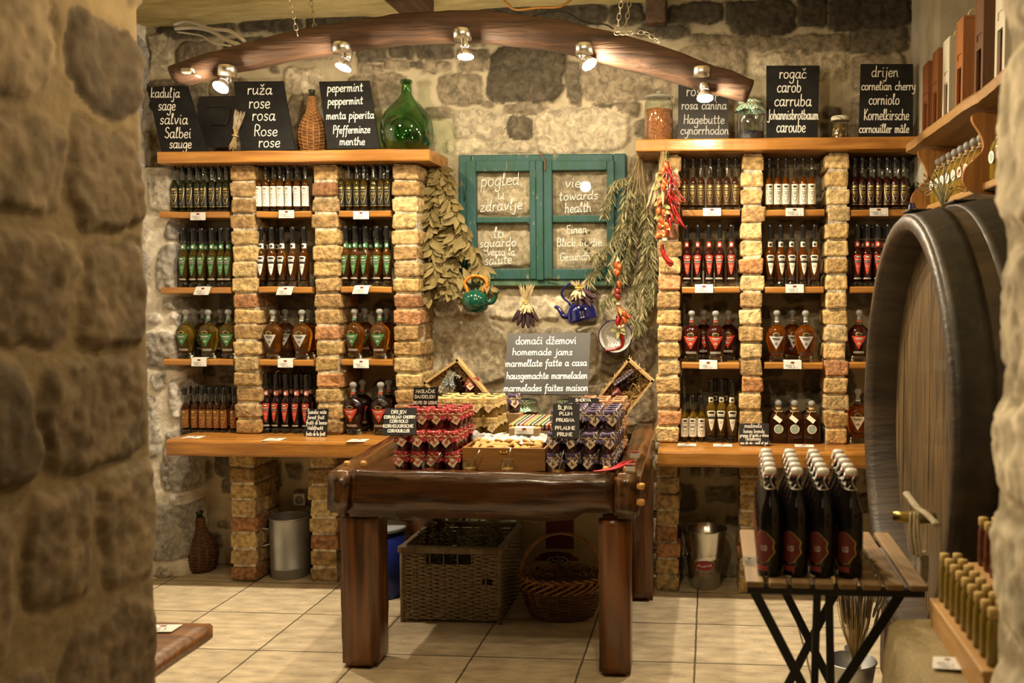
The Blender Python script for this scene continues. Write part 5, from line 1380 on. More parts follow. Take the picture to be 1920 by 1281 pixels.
def blob_pepper(root, p, d, L, r, mat, seed):
    d = Vector(d).normalized(); q = d.to_track_quat('Z', 'Y').to_matrix().to_4x4()
    g = G(); g.lathe([(0, 0), (r * .5, L * .03), (r * .95, L * .2), (r, L * .45), (r * .75, L * .75), (r * .3, L * .95), (0, L)], 12, M=Matrix.Translation(Vector(p)) @ q)
    g.jitter(r * .5, 60, seed=seed); return g.build('dried_pepper', mat, root)
def garlic(root, p, r, seed):
    g = G(); g.lathe([(0, -r * .9), (r * .6, -r * .8), (r, -r * .2), (r * .85, r * .35), (r * .35, r * .8), (r * .15, r * 1.3), (0, r * 1.3)], 14, M=Matrix.Translation(Vector(p)))
    g.jitter(r * .12, 40, seed=seed); return g.build('garlic_bulb', GARL, root)
YC = YP - .035
root = empty('chili_string', W(1252, 272, YC), 'string of red chilies, orange peppers and garlic hung on the pale pillar', 'chili string')
inv = -root.location
g = G(); g.tube(catmull([W(1247, 262, YP - .082) + inv, W(1249, 290, YP - .075) + inv, W(1250, 400, YC) + inv, W(1247, 510, YC) + inv], 6), .0016, 5); g.tube(catmull([W(1256, 268, YP - .08) + inv, W(1252, 300, YC) + inv], 4), .0018, 5); g.build('string', M('green_string', (.18, .22, .10), rough=.9), root)
rnd = random.Random(21)
for k in range(46):
    t = k / 45; px = 1252 + 9 * t + rnd.uniform(-7, 10); py = 300 + 108 * t
    a = rnd.uniform(-.5, .9); chili_obj(root, W(px, py, YC - rnd.uniform(0, .04)) + inv, (math.sin(a), rnd.uniform(-.4, .1), -math.cos(a)), rnd.uniform(.045, .075), rnd.uniform(.0055, .008), CHR if rnd.random() < .75 else CHD, rnd.uniform(-.4, .4))
for px, py, dx in ((1268, 396, .35), (1272, 408, .5), (1276, 420, .6), (1264, 392, .2), (1262, 420, .0), (1268, 336, .6), (1276, 372, .7)):
    chili_obj(root, W(px - 6, py - 14, YC - .03) + inv, (dx, -.2, -1), .075, .0062, CHR, .1)
for i, (px, py) in enumerate(((1245, 320), (1243, 344), (1240, 352), (1242, 372), (1240, 380), (1236, 396), (1243, 400), (1238, 416), (1236, 424), (1246, 424), (1248, 312), (1242, 438), (1240, 444))):
    a = rnd.uniform(-.9, .5); blob_pepper(root, W(px, py - 8, YC - .02 - rnd.random() * .02) + inv, (math.sin(a), -.3, -math.cos(a)), .043, .0125, CHO if i % 3 else CHY, i)
for k in range(12):
    a = rnd.uniform(-1.2, 1.2); g = G(); leaf(g, Vector((0, 0, 0)), (math.sin(a), -.35, -math.cos(a)), .045, .018, (0, -1, .2)); g.build('dry_leaf', DLEAF, root, loc=W(1244 + rnd.uniform(-8, 6), 330 + 9 * k, YC - .03) + inv, fix=False)
for px, py, r in ((1246, 449, .016), (1250, 354, .013), (1247, 403, .012)): garlic(root, W(px, py, YC - .025) + inv, r, px)
chili_obj(root, W(1252, 424, YC - .03) + inv, (-.1, -.2, -1), .06, .013, CHD, .1, .002)
g = G(); pp_ = catmull([W(1241, 459, YC) + inv, W(1244, 475, YC) + inv, W(1252, 488, YC) + inv, W(1259, 494, YC) + inv, W(1256, 497, YC) + inv, W(1249, 492, YC) + inv], 5)
g.tube(pp_, [.008 + .004 * math.sin(math.pi * min(1, i / len(pp_) * 1.3)) - .008 * max(0, i / len(pp_) - .6) for i in range(len(pp_))], 9); g.jitter(.0022, 70); g.build('chili', CHD if False else M('wrinkled_chili', (.36, .015, .012), (.2, .01, .01), rough=.3, coat=.3, scale=40), root)
YC2 = YW - .17
root = empty('pepper_string', W(1160, 486, YC2), 'shorter string of dried peppers and garlic hanging in front of the colander', 'chili string')
inv = -root.location
g = G(); g.tube(catmull([W(1176, 400, YC2 + .04) + inv, W(1164, 470, YC2) + inv, W(1160, 560, YC2) + inv, W(1162, 625, YC2) + inv], 6), .0014, 5); g.build('string', TWINE, root)
for i, (px, py, m) in enumerate(((1157, 494, CHO), (1163, 500, CHO), (1155, 508, CHY), (1161, 512, CHO), (1160, 532, CHY), (1158, 546, CHD), (1163, 548, CHY), (1155, 556, CHD), (1160, 580, CHY), (1167, 588, CHO), (1158, 596, CHD), (1168, 598, CHY), (1172, 594, CHO), (1160, 602, CHR), (1166, 604, CHO))):
    a = rnd.uniform(-.8, .8); blob_pepper(root, W(px, py - 6, YC2 - .012 - .015 * (i % 2)) + inv, (math.sin(a), -.3, -math.cos(a)), .042, .0125, m, i + 40)
for px, py, r in ((1158, 489, .010), (1159, 570, .013), (1160, 613, .015), (1168, 612, .013)): garlic(root, W(px, py, YC2 - .02) + inv, r, px)
for k in range(8):
    a = rnd.uniform(-1.4, 1.4); g = G(); leaf(g, Vector((0, 0, 0)), (math.sin(a), -.35, -math.cos(a)), .045, .018, (0, -1, .2)); g.build('dry_leaf', DLEAF, root, loc=W(1161 + rnd.uniform(-6, 6), [560, 575, 585, 600, 612, 616, 618, 620][k], YC2 - .02) + inv, fix=False)
g = G(); pp_ = catmull([W(1163, 626, YC2) + inv, W(1167, 638, YC2) + inv, W(1165, 650, YC2) + inv, W(1150, 656, YC2) + inv, W(1134, 657, YC2) + inv], 5)
g.tube(pp_, [.012 - .009 * (i / len(pp_)) ** 1.5 for i in range(len(pp_))], 9); g.jitter(.002, 70); g.build('chili', M('wrinkled_chili', (.36, .015, .012)), root)
bundle('wheat_bunch', W(1246, 278, YP - .055), W(1226, 392, YP - .045), 30, .012, .030, 'bunch of dried oregano ears hanging beside the chili string', tie_at=.42, head=.45, seed=6, rh=.0055, mat_h=M('pale_ears', (.46, .36, .22), (.34, .26, .15), rough=.9, scale=60))

# enamel kettles
def kettle(name, loc, R, H, mat, label, handle, spout, tilt, hmat, lid_dark=None, squat=1.0, hr=.006):
    root = empty(name, loc, label, 'kettle')
    Mx = Matrix.Rotation(tilt, 4, 'Y')
    p = handle['prof']
    g = G(); g.lathe(p, 32, M=Mx); g.build('pot', mat, root)
    g = G(); g.lathe([(R * .50, H * .995), (R * .52, H * 1.01), (R * .42, H * 1.035), (R * .12, H * 1.06), (R * .10, H * 1.10), (R * .14, H * 1.13), (0, H * 1.15)], 24, M=Mx, cap=False); g.build('lid', lid_dark or mat, root)
    g = G(); sp = catmull([Mx @ Vector(q) for q in spout], 6); m = len(sp); g.tube(sp, [R * (.22 - .12 * (i / (m - 1)) ** .7) for i in range(m)], 12); g.build('spout', mat, root)
    g = G(); g.tube(catmull([Mx @ Vector(q) for q in handle['path']], 6), hr, 8); g.build('handle', hmat, root)
    return root
ENG = M('green_enamel', (.003, .058, .034), rough=.10, coat=.7, spec=.6)
ENO = M('orange_enamel', (.75, .19, .012), rough=.2, coat=.5)
ENB = M('blue_enamel', (.006, .008, .095), rough=.10, coat=.7, spec=.6)
c = W(891, 586, YW - .215); R = .068; H = .105
kettle('green_kettle', c + Vector((0, 0, 0)), R, H, ENG, 'round green enamel kettle with orange handle hanging under the window frame',
       {'prof': [(R * .55, 0), (R * .62, .003), (R * .85, H * .18), (R, H * .45), (R * .97, H * .68), (R * .80, H * .88), (R * .55, H * .985), (R * .5, H)], 'path': [(-R * .62, 0, H * .92), (-R * .70, 0, H * 1.12), (-R * .85, 0, H * 1.35), (-R * .5, 0, H * 1.62), (.0, 0, H * 1.70), (R * .55, 0, H * 1.60), (R * .80, 0, H * 1.30), (R * .55, 0, H * 1.15), (R * .5, 0, H * .95)]},
       [(R * .85, 0, H * .5), (R * 1.2, 0, H * .52), (R * 1.42, 0, H * .72), (R * 1.5, 0, H * .95), (R * 1.72, 0, H * 1.0)], 0.05, ENO, hr=.0072)
c = W(1094, 602, YW - .13); R = .078; H = .095
kettle('blue_kettle', c, R, H, ENB, 'dark blue enamel kettle hanging tilted beneath the window frame', {'prof': [(R * .92, 0), (R * .98, .003), (R, .015), (R * .96, .022), (R * .93, H * .5), (R * .82, H * .75), (R * .55, H * .97), (R * .5, H)], 'path': [(-R * .60, 0, H * .85), (-R * .66, 0, H * 1.1), (-R * .92, 0, H * 1.38), (-R * .95, 0, H * 1.7), (-R * .45, 0, H * 2.0), (R * .25, 0, H * 2.0), (R * .6, 0, H * 1.75), (R * .72, 0, H * 1.3), (R * .62, 0, H * .85)]},
       [(-R * .85, 0, H * .42), (-R * 1.15, 0, H * .45), (-R * 1.3, 0, H * .75), (-R * 1.45, 0, H * 1.0), (-R * 1.6, 0, H * 1.02)], -.22, ENB, hr=.0055)
# bunches of purple corn
CORN = M('purple_corn', (.060, .022, .030), (.030, .012, .018), rough=.45, scale=260, bump=.6, bscale=320)
HUSK = M('corn_husk', (.60, .49, .28), (.48, .37, .19), rough=.85, scale=40)
def corn_bunch(top, tie, cobs, label, y):
    root = empty('corn_bunch', W(*tie, y), label, 'dried bunch'); inv = -root.location; rnd = random.Random(top[0])
    t = W(*tie, y)
    for i, (px, py) in enumerate(cobs):
        e = W(px, py, y - .02 - .012 * (i % 2)); b = t + (e - t) * .22; d = (e - b).normalized(); L = (e - b).length
        g = G(); g.tube([b + d * L * q + inv for q in (0, .08, .3, .6, .85, .96, 1)], [r * .0128 for r in (.6, .95, 1, .95, .75, .45, .2)], 10); g.build('cob', CORN, root)
    g = G()
    for k in range(22):
        a = rnd.uniform(-1, 1); q = W(top[0] + a * 16, top[1] + rnd.uniform(-4, 10), y - rnd.uniform(-.01, .03))
        leaf(g, t + inv, (q - t), (q - t).length, .009, (0, -1, 0), bend=rnd.uniform(-.1, .1))
    for k in range(26):
        a = rnd.uniform(-1, 1); q = W(tie[0] + a * 17, tie[1] + rnd.uniform(14, 26), y - rnd.uniform(.01, .045))
        leaf(g, t + inv, (q - t), (q - t).length, .014, (0, -1, .1))
    g.build('husks', HUSK, root, fix=False)
    g = G(); g.tube(catmull([t + inv, t + inv + Vector((0, .05, .012)), t + inv + Vector((0, .10, .02))], 4), .0025, 5); g.tube([t + inv + Vector((.014 * math.cos(2 * math.pi * k / 14), .014 * math.sin(2 * math.pi * k / 14) - .008, 0)) for k in range(14)], .004, 6, closed=True); g.build('tie', M('yellow_tie', (.6, .42, .04), rough=.8), root)
    return root
corn_bunch((987, 534), (986, 566), [(961, 603), (970, 611), (980, 616), (991, 616), (1001, 613), (1009, 602), (968, 597)], 'bunch of small purple corn cobs hanging by pale husks, between the kettles', YW - .10)
corn_bunch((1084, 528), (1085, 540), [(1080, 574), (1090, 576), (1099, 570), (1108, 576), (1112, 568), (1117, 560), (1072, 566), (1094, 562)], 'bunch of purple corn cobs hanging over the blue kettle', YW - .235)
# enamel colander
ENW = M('white_enamel', (.70, .69, .66), rough=.15, coat=.5)
HOLE = M('colander_hole', (.10, .09, .075), rough=.9)
c = W(1156, 630, YW - .05); R = .080
root = empty('colander', c, 'white enamel colander with navy rim hanging on the wall', 'colander')
Mx = Matrix.Rotation(math.radians(90), 4, 'X')
prof = [(R * 1.02, 0), (R * .97, -.004), (R * .9, -.028), (R * .72, -.048), (R * .45, -.058), (0, -.06)]
g = G(); g.lathe([(a, z + .06) for a, z in prof], 36, M=Mx, cap=False); g.lathe([(a * .97, z + .0635) for a, z in prof], 36, M=Mx, cap=False)
for i in range(len(g.v)): g.v[i] = g.v[i] + Vector((0, .0, 0))
g.build('bowl', ENW, root)
g = G(); g.tube([Mx @ Vector((R * 1.02 * math.cos(2 * math.pi * k / 40), R * 1.02 * math.sin(2 * math.pi * k / 40), .061)) for k in range(40)], .003, 6, closed=True); g.build('rim', ENB, root)
g = G()
for rr, nn in ((.16, 6), (.30, 11), (.45, 16), (.62, 22), (.78, 28)):
    for k in range(nn):
        a = 2 * math.pi * k / nn + rr; q = R * rr; z = prof_r([(b, a2) for a2, b in []] or [(0, 0)], 0)
        zz = np.interp(rr, [0, .45, .72, .9], [-.06, -.058, -.048, -.028]) + .0655
        sl = np.interp(rr, [0, .45, .6, .72, .9], [0, .08, .3, .6, 1.1])
        ct = Vector((q * math.cos(a), q * math.sin(a), zz)); tr = Vector((math.cos(a), math.sin(a), sl)).normalized(); tt = Vector((-math.sin(a), math.cos(a), 0))
        g.add([Mx @ (ct + tr * .0021 * math.cos(b) + tt * .0021 * math.sin(b)) for b in [2 * math.pi * j / 6 for j in range(6)]], [tuple(range(6))])
g.build('drain_holes', HOLE, root, fix=False)

# ================================================================== THE JAM TABLE
TW_ = M('dark_waxed_oak', (.075, .025, .0045), (.014, .0055, .002), rough=.24, scale=22, stretch=(.10, 1, 1), bump=.7, bscale=22, coat=.25, lo=.3, hi=.7, dist=1.2)
TWY = M('dark_waxed_oak_side', (.11, .042, .008), (.024, .010, .003), rough=.26, scale=22, stretch=(1, .10, 1), bump=.35, bscale=30, coat=.5, lo=.3, hi=.7, dist=1.2)
TWL = M('waxed_oak_leg_lit', (.17, .055, .006), (.035, .012, .003), rough=.36, scale=22, stretch=(1, 1, .08), bump=.4, bscale=30, coat=.4, lo=.3, hi=.7, dist=1.0)  # brighter orange than the rails: lamplight on the legs put into the colour
ZT = .748                                         # tray floor, almost level with the rails
XTL, XTR = -1.437, -.258
root = empty('jam_table', ((XTL + XTR) / 2, 3.9, 0), 'heavy rustic dark oak table with tray top, laden with jam jars', 'table')
inv = -root.location
def tpart(g, name, mat):
    for i in range(len(g.v)): g.v[i] = g.v[i] + inv
    return g.build(name, mat, root)
def hewn(c, d, amp, sc, seed, nx=10, ny=8, nz=8, M_=None, bow=None):
    """a hand-hewn baulk: rounded box with an uneven skin"""
    bm = bmesh.new(); bmesh.ops.create_cube(bm, size=1)
    bmesh.ops.scale(bm, vec=d, verts=bm.verts)
    bmesh.ops.bevel(bm, geom=list(bm.edges), offset=min(d) * .13, segments=2, affect='EDGES')
    long = max(d); k = max(4, int(long / .035))
    for ax in range(3):
        n = max(1, int(d[ax] / .04))
        for i in range(1, n):
            co = Vector((0, 0, 0)); co[ax] = -d[ax] / 2 + d[ax] * i / n; no = Vector((0, 0, 0)); no[ax] = 1
            bmesh.ops.bisect_plane(bm, geom=list(bm.verts) + list(bm.edges) + list(bm.faces), plane_co=co, plane_no=no)
    bm.verts.index_update(); g = G()
    vs = []
    for v in bm.verts:
        p = Vector(v.co) + Vector(c); o = Vector((seed * 5.1, seed * 2.7, seed))
        p = p + mnoise.noise_vector(p * sc + o) * amp + mnoise.noise_vector(p * sc * 3 + o) * amp * .35
        if bow: p = bow(p)
        vs.append(p)
    g.add(vs, [[v.index for v in f.verts] for f in bm.faces], 0, True)
    bm.free(); return g
def fbow(p):                                      # waney lower edge of the front rail, deeper at one side
    if p.z < .69:
        k = (.69 - p.z) / .08
        p = p + Vector((0, 0, -.022 * k if p.x < -.50 else .012 * k))
    return p
tpart(hewn(((XTL + XTR) / 2 - .006, 3.43, .692), (1.02, .085, .155), .010, 7, 1, bow=fbow), 'front_rail', TW_)
def sbow(p): return p + Vector((0, 0, .045 * max(0, (p.y - 3.4)) / 1.0))
tpart(hewn((XTL + .042, 3.90, .690), (.086, 1.04, .158), .005, 8, 2, bow=sbow), 'side_rail', TWY)
tpart(hewn((XTR - .046, 3.90, .690), (.094, 1.04, .165), .007, 8, 3, bow=sbow), 'side_rail', TWY)
tpart(hewn(((XTL + XTR) / 2, 4.36, .71), (1.0, .08, .14), .005, 8, 4), 'back_rail', TW_)
g = G(); g.box(((XTL + XTR) / 2, 3.90, ZT - .015), (1.02, .86, .03)); tpart(g, 'tray_floor', TW_)
tpart(hewn((-1.336, 3.49, .305), (.142, .15, .61), .006, 6, 5), 'leg', TWL); tpart(hewn((-.352, 3.475, .305), (.118, .13, .61), .003, 6, 6), 'leg', TWL)
tpart(hewn((-1.336, 4.33, .32), (.13, .12, .63), .004, 6, 7), 'leg', TWL); tpart(hewn((-.322, 4.33, .32), (.12, .12, .63), .004, 6, 8), 'leg', TWL)
PEG = M('pale_peg', (.56, .30, .07), (.42, .20, .045), rough=.4, scale=30, coat=.2)
for px, py in ((651, 871), (682, 871), (1136, 882), (1169, 881)):
    c = WZ(px, py + 3, .772); g = G(); g.lathe([(.011, -.01), (.012, .004), (.013, .012), (.009, .019), (0, .021)], 10, M=T(c)); g.jitter(.002, 60); tpart(g, 'peg', PEG)
for py in (912, 942):
    c = WX(1199, py, XTR + .002); g = G(); g.lathe([(.012, -.01), (.013, .008), (.011, .018), (0, .021)], 10, M=T(c, ry=math.pi / 2)); g.jitter(.002, 60); tpart(g, 'peg', PEG)

# ------------------------------------------------------------------ jam jars
REDC = spotted('red_printed_cloth', (.27, .013, .014), (.56, .42, .28), 64, .22)
PURC = spotted('purple_printed_cloth', (.060, .035, .095), (.52, .46, .34), 80, .34)
YELC = spotted('yellow_printed_cloth', (.50, .35, .13), (.60, .50, .29), 80, .3)
FIGC = spotted('rust_printed_cloth', (.42, .17, .08), (.62, .48, .30), 80, .33)
JRED = M('cherry_jam', (.060, .006, .006), rough=.06, spec=.7, coat=.5)
JPLUM = M('plum_jam', (.030, .008, .010), rough=.06, spec=.7, coat=.5)
JYEL = M('dandelion_jelly', (.30, .17, .025), rough=.06, trans=.4, spec=.7, coat=.5)
JFIG = M('fig_jam', (.12, .045, .014), rough=.06, spec=.7, coat=.5)
TAGM = M('kraft_tag', (.66, .54, .36), (.58, .46, .30), rough=.85, scale=50)
FR = M('fruit_print_red', (.42, .03, .04), rough=.8); FG = M('leaf_print', (.10, .16, .05), rough=.8); FP = M('plum_print', (.07, .04, .10), rough=.8); FO = M('orange_print', (.55, .25, .06), rough=.8)
def jam_jar(jam, cloth, print_m, name, H=.077, R=.0275, seed=0, tag_dx=0.0):
    root = empty(name, cat='jam jar')
    g = G(); g.lathe([(R * .86, 0), (R * .96, .003), (R * .99, .012), (R, .030), (R * .97, H * .62), (R * .86, H * .72), (R * .84, H * .78)], 16); g.build('jar', jam, root)
    g = G(); g.lathe([(R * .86, H * .78), (R * .98, H * .79), (R * .98, H * .93), (R * .93, H * .96), (0, H * .965)], 16, cap=False); g.build('lid', GOLD, root)
    cloth_lid(root, R * .98, H * .93, R, cloth, drop=.020, n=30, flare=.12, seed=seed)
    q = .0275
    Mx = T((tag_dx, -R * 1.19, H * .50), rx=math.radians(-12)) @ Matrix.Rotation(math.radians(45 + seed * 7 % 24 - 12), 4, 'Y')
    g = G(); g.box((0, 0, 0), (q, .0012, q), M=Mx); tg = g.build('tag', TAGM, root)
    g = G()
    if print_m is not None:
        for dx, dz, r in ((-.003, 0, .0035), (.003, .001, .0035), (0, -.004, .0033)):
            g.add([Mx @ Vector((dx * 1.2 + r * math.cos(a), -.0009, dz * 1.2 + r * math.sin(a))) for a in [2 * math.pi * k / 8 for k in range(8)]], [tuple(range(8))])
        g.build('fruit_print', print_m, tg, fix=False)
        g = G(); g.add([Mx @ Vector(v) for v in ((-.003, -.001, .005), (.006, -.001, .0055), (.002, -.001, .009))], [(0, 1, 2)]); g.build('leaf_print', FG if print_m is FR else FO, tg, fix=False)
    return {'o': root}
TIERN = ['bottom', 'second', 'third', 'fourth']
ROWW = ['front', 'second', 'third', 'back', 'rearmost']
def jar_block(pools, xs, ys, tiers, H, z0, what, group, seed):
    rnd = random.Random(seed)
    for j, y in enumerate(ys):
        for t in range(tiers[j]):
            for i, x in enumerate(xs):
                p = pools[rnd.randrange(len(pools))]
                dx, dy = rnd.uniform(-.003, .003), rnd.uniform(-.003, .003)
                place(p, (x + dx, y + dy, z0 + t * H), (0, 0, rnd.uniform(-.35, .35)), '%s, %s from its outer end, %s row, %s tier' % (what, ORD[i], ROWW[min(j, 4)], TIERN[t]), group)
RP = [jam_jar(JRED, REDC, FR, 'cherry_jam_jar', seed=s, tag_dx=d) for s, d in ((0, .0), (2, .006), (5, -.006))]
jar_block(RP, [-1.196, -1.130, -1.064, -.998], [3.535, 3.605, 3.672, 3.740], [2, 3, 3, 3], .0772, ZT + .001, 'red-clothed cherry jam jar', 'red-clothed jam jars in the stack', 4)
PP = [jam_jar(JPLUM, PURC, FP, 'plum_jam_jar', seed=s, tag_dx=d) for s, d in ((1, .0), (3, .006), (6, -.006))]
jar_block(PP, [-.592, -.524, -.456, -.388], [3.535, 3.605, 3.672, 3.740, 3.808], [2, 3, 3, 3, 3], .0772, ZT + .001, 'purple-clothed plum jam jar', 'purple-clothed jam jars in the stack', 5)
YP_ = [jam_jar(JYEL, YELC, FO, 'dandelion_jam_jar', H=.083, R=.028, seed=s) for s in (1, 4)]
jar_block(YP_, [-1.120, -1.052, -.984, -.916], [3.86, 3.93, 4.0], [3, 3, 3], .0832, ZT + .001, 'yellow-clothed dandelion jelly jar', 'yellow-clothed jam jars in the stack', 6)
FPl = [jam_jar(JFIG, FIGC, FO, 'fig_jam_jar', H=.080, R=.0275, seed=s) for s in (2, 5)]
jar_block(FPl, [-.52, -.452, -.384], [3.885, 3.955, 4.025], [3, 3, 3], .0802, ZT + .001, 'rust-clothed fig jam jar', 'rust-clothed jam jars in the stack', 7)
place(PP[0], (-.862, 4.055, ZT + .1675), (0, 0, .3), 'single purple-clothed jar sitting beside the yellow jelly jars', 'purple-clothed jam jars in the stack')
g = G(); g.box((-.862, 4.055, ZT + .083), (.07, .07, .164), bev=.004); tag(g.build('cardboard_box', M('kraft_cardboard', (.36, .25, .13), (.31, .21, .105), rough=.85, scale=30)), 'narrow kraft box under the single purple-clothed jar', 'box')
for i, (x, y) in enumerate(((-.905, 3.80), (-.848, 3.83))):
    place(YP_[i], (x, y, ZT + .001), (0, 0, .4), 'yellow-clothed jelly jar standing alone low down, %s the cherry jam stack' % ('touching' if i == 0 else 'a little way from'), 'loose yellow jars')

# signs standing on the jars
chalkboard('jam_sign', [(722, 766), (781, 764), (780, 815), (717, 817)], 3.497, 3.560, 'black sign naming cornelian cherry jam, standing on red-clothed jars', [
    ('DRIJEN', 734, 762, 776, 3.4), ('CORNELIAN CHERRY', 720, 779, 785, 2.8), ('CORNIOLO', 731, 765, 793, 3), ('KORNELKIRSCHE', 719, 775, 802, 3), ('CORNOUILLER', 727, 768, 811, 3)], hw=.0012, th=.004, slant=.02)
chalkboard('jam_sign', [(776, 727), (822, 726), (820, 764), (774, 762)], 3.700, 3.716, 'black sign naming dandelion jelly, behind the cherry jars', [
    ('MASLAČAK', 780, 816, 737, 3.4), ('DANDELION', 778, 816, 747, 3.2), ('DENTE DI LEONE', 775, 820, 758, 3)], hw=.0012, th=.004, slant=.02)
chalkboard('jam_sign', [(1037, 757), (1087, 757), (1086, 822), (1035, 822)], 3.497, 3.560, 'tall black sign naming plum jam, standing on purple-clothed jars', [
    ('ŠLJIVA', 1046, 1073, 768, 3.4), ('PLUM', 1049, 1073, 779, 3.2), ('PRUGNA', 1043, 1077, 791, 3.2), ('PFLAUME', 1041, 1078, 806, 3.4), ('PRUNE', 1045, 1073, 818, 3.4)], hw=.0013, th=.004, slant=.02)
chalkboard('jam_sign', [(1065, 745), (1123, 747), (1122, 775), (1064, 773)], 3.84, 3.862, 'black sign naming fig jam, half hidden behind the plum sign', [
    ('SMOKVA', 1079, 1108, 753, 2.8), ('FIG', 1088, 1098, 763, 2.8), ('FICO', 1083, 1101, 772, 2.8)], hw=.0012, th=.004, slant=.02)
chalkboard('jam_chalkboard', [(952, 626), (1107, 624), (1103, 741), (944, 739)], 4.17, 4.33, 'large slate announcing homemade jams in five languages, propped above the table', [
    ('domaći džemovi', 967, 1080, 646, 8, -1), ('homemade jams', 961, 1073, 666, 7), ('marmellate fatte a casa', 948, 1100, 688, 7, -2), ('hausgemachte marmeladen', 950, 1101, 711, 7, -1), ('marmelades faites maison', 945, 1102, 734, 7, -1)], mat=SLATE2, hw=.0019)
storage_jar((xp(983, 4.22), 4.235, ZT + .001), .058, .225, 'big jar of dried fruit tea with green gingham cover, under the slate', HERB, .06 + .1, lid='cloth')
storage_jar((xp(1062, 4.22), 4.235, ZT + .001), .058, .225, 'second gingham-covered jar under the slate, behind the fig sign', HERB, .05, lid='cloth')

# ------------------------------------------------------------------ plaid-covered gift boxes, biscuit tray
def plaid(name):
    m = bpy.data.materials.new(name); m.use_nodes = True
    nt = m.node_tree; N = nt.nodes; L = nt.links; p = N['Principled BSDF']; p.inputs['Roughness'].default_value = .85
    tc = N.new('ShaderNodeTexCoord'); sp = N.new('ShaderNodeSeparateXYZ'); L.new(tc.outputs['Object'], sp.inputs[0])
    def ramp(src, scale, ph):
        a = N.new('ShaderNodeMath'); a.operation = 'MULTIPLY_ADD'; a.inputs[1].default_value = scale; a.inputs[2].default_value = ph; L.new(src, a.inputs[0])
        f = N.new('ShaderNodeMath'); f.operation = 'FRACT'; L.new(a.outputs[0], f.inputs[0])
        r = N.new('ShaderNodeValToRGB'); r.color_ramp.interpolation = 'CONSTANT'; L.new(f.outputs[0], r.inputs[0])
        e = r.color_ramp.elements
        cs = [(0, (.72, .66, .54)), (.09, (.26, .02, .025)), (.25, (.72, .66, .54)), (.34, (.50, .30, .03)), (.49, (.72, .66, .54)), (.58, (.03, .12, .05)), (.74, (.72, .66, .54)), (.83, (.05, .03, .11)), (.98, (.72, .66, .54))]
        e[0].position = 0; e[0].color = (*cs[0][1], 1); e[1].position = cs[1][0]; e[1].color = (*cs[1][1], 1)
        for q, c in cs[2:]: k = e.new(q); k.color = (*c, 1)
        return r.outputs[0]
    yz = N.new('ShaderNodeMath'); yz.operation = 'ADD'; L.new(sp.outputs['Y'], yz.inputs[0]); L.new(sp.outputs['Z'], yz.inputs[1])
    a, b = ramp(sp.outputs['X'], 15, .1), ramp(yz.outputs[0], 15, .4)
    mx = N.new('ShaderNodeMix'); mx.data_type = 'RGBA'; mx.blend_type = 'MULTIPLY'; mx.inputs[0].default_value = .95
    L.new(a, mx.inputs[6]); L.new(b, mx.inputs[7])
    br = N.new('ShaderNodeVectorMath'); br.operation = 'SCALE'; br.inputs['Scale'].default_value = 1.35; L.new(mx.outputs[2], br.inputs[0]); L.new(br.outputs[0], p.inputs['Base Color'])
    return m
PLAID = plaid('plaid_cloth')
PAPERB = M('printed_paper', (.56, .47, .33), (.50, .41, .28), rough=.85, scale=40)
KRAFT = M('kraft_cardboard', (.36, .25, .13), (.31, .21, .105), rough=.85, scale=30)
def gift_box():
    r = empty('gift_box', cat='gift box'); w, d, h = .106, .150, .146
    g = G(); g.box((0, 0, h / 2), (w, d, h), bev=.003); g.build('carton', PAPERB, r)
    g = G(); g.box((0, 0, h - .011), (w + .003, d + .003, .030), bev=.006, seg=2); g.jitter(.0015, 30); g.build('plaid_cover', PLAID, r)
    g = G()
    for z, t in ((.085, 'domaci dzem'), (.060, 'od voca'), (.10, 'marmelada')): write_flat(g, t, (0, -d / 2 - .0006, z), (1, 0, 0), (0, 0, 1), .07, .0006, height=.012)
    g.build('script_print', M('brown_ink', (.20, .13, .07), rough=.9), r, fix=False)
    return {'o': r}
GB = gift_box()
for j, y in enumerate((3.866, 4.022)):
    for i, x in enumerate((-.775, -.665)):
        place(GB, (x, y, ZT + .001), (0, 0, .02 * (i - .5) * (j - 1)), 'plaid-covered jam gift box, %s row, on the side of the %s jars' % (['front', 'middle', 'rear'][j], ['yellow', 'plum'][i]), 'plaid gift boxes on the table')
g = G(); g.box((-.752, 3.755, ZT + .072), (.125, .05, .142), bev=.003); kb = tag(g.build('kraft_box', KRAFT), 'plain kraft box with dark window, standing before the plaid gift boxes', 'box')
g = G(); g.box((-.752, 3.7295, ZT + .105), (.066, .002, .055)); g.build('box_window', M('dark_window', (.12, .085, .05), rough=.3), kb)
price_card((-.752, 3.7265, ZT + .132), .078, .026, (1, 0, 0), (0, .3, 1), 'white price card hanging over the plain kraft box among the jams', fold=(0, .02, .004))
TRAY = wood('tray_wood', (.36, .18, .05), (.25, .115, .03), 'X', rough=.4, coat=.25)
bx0, bx1 = -.962, -.634
root = empty('biscuit_tray', ((bx0 + bx1) / 2, 3.625, ZT + .001), 'low wooden box tray filled with pale biscuits between the jam stacks', 'tray')
w = bx1 - bx0
for nm, c, d in (('front_board', (0, -.066, .045), (w, .009, .09)), ('back_board', (0, .066, .045), (w, .009, .09)), ('end_board', (-w / 2 + .005, 0, .045), (.01, .122, .09)), ('end_board', (w / 2 - .005, 0, .045), (.01, .122, .09)), ('bottom_board', (0, 0, .035), (w - .02, .122, .07))):
    g = G(); g.box(c, d, bev=.002); g.build(nm, TRAY, root)
g = G(); g.tube([Vector((-.012, -.072, .078)), Vector((-.012, -.074, .07)), Vector((.012, -.074, .07)), Vector((.012, -.072, .078))], .0018, 5); g.build('brass_catch', GOLD, root)
BISC = M('biscuit_crust', (.50, .30, .10), (.38, .20, .055), rough=.8, scale=26, bump=.15, bscale=90)
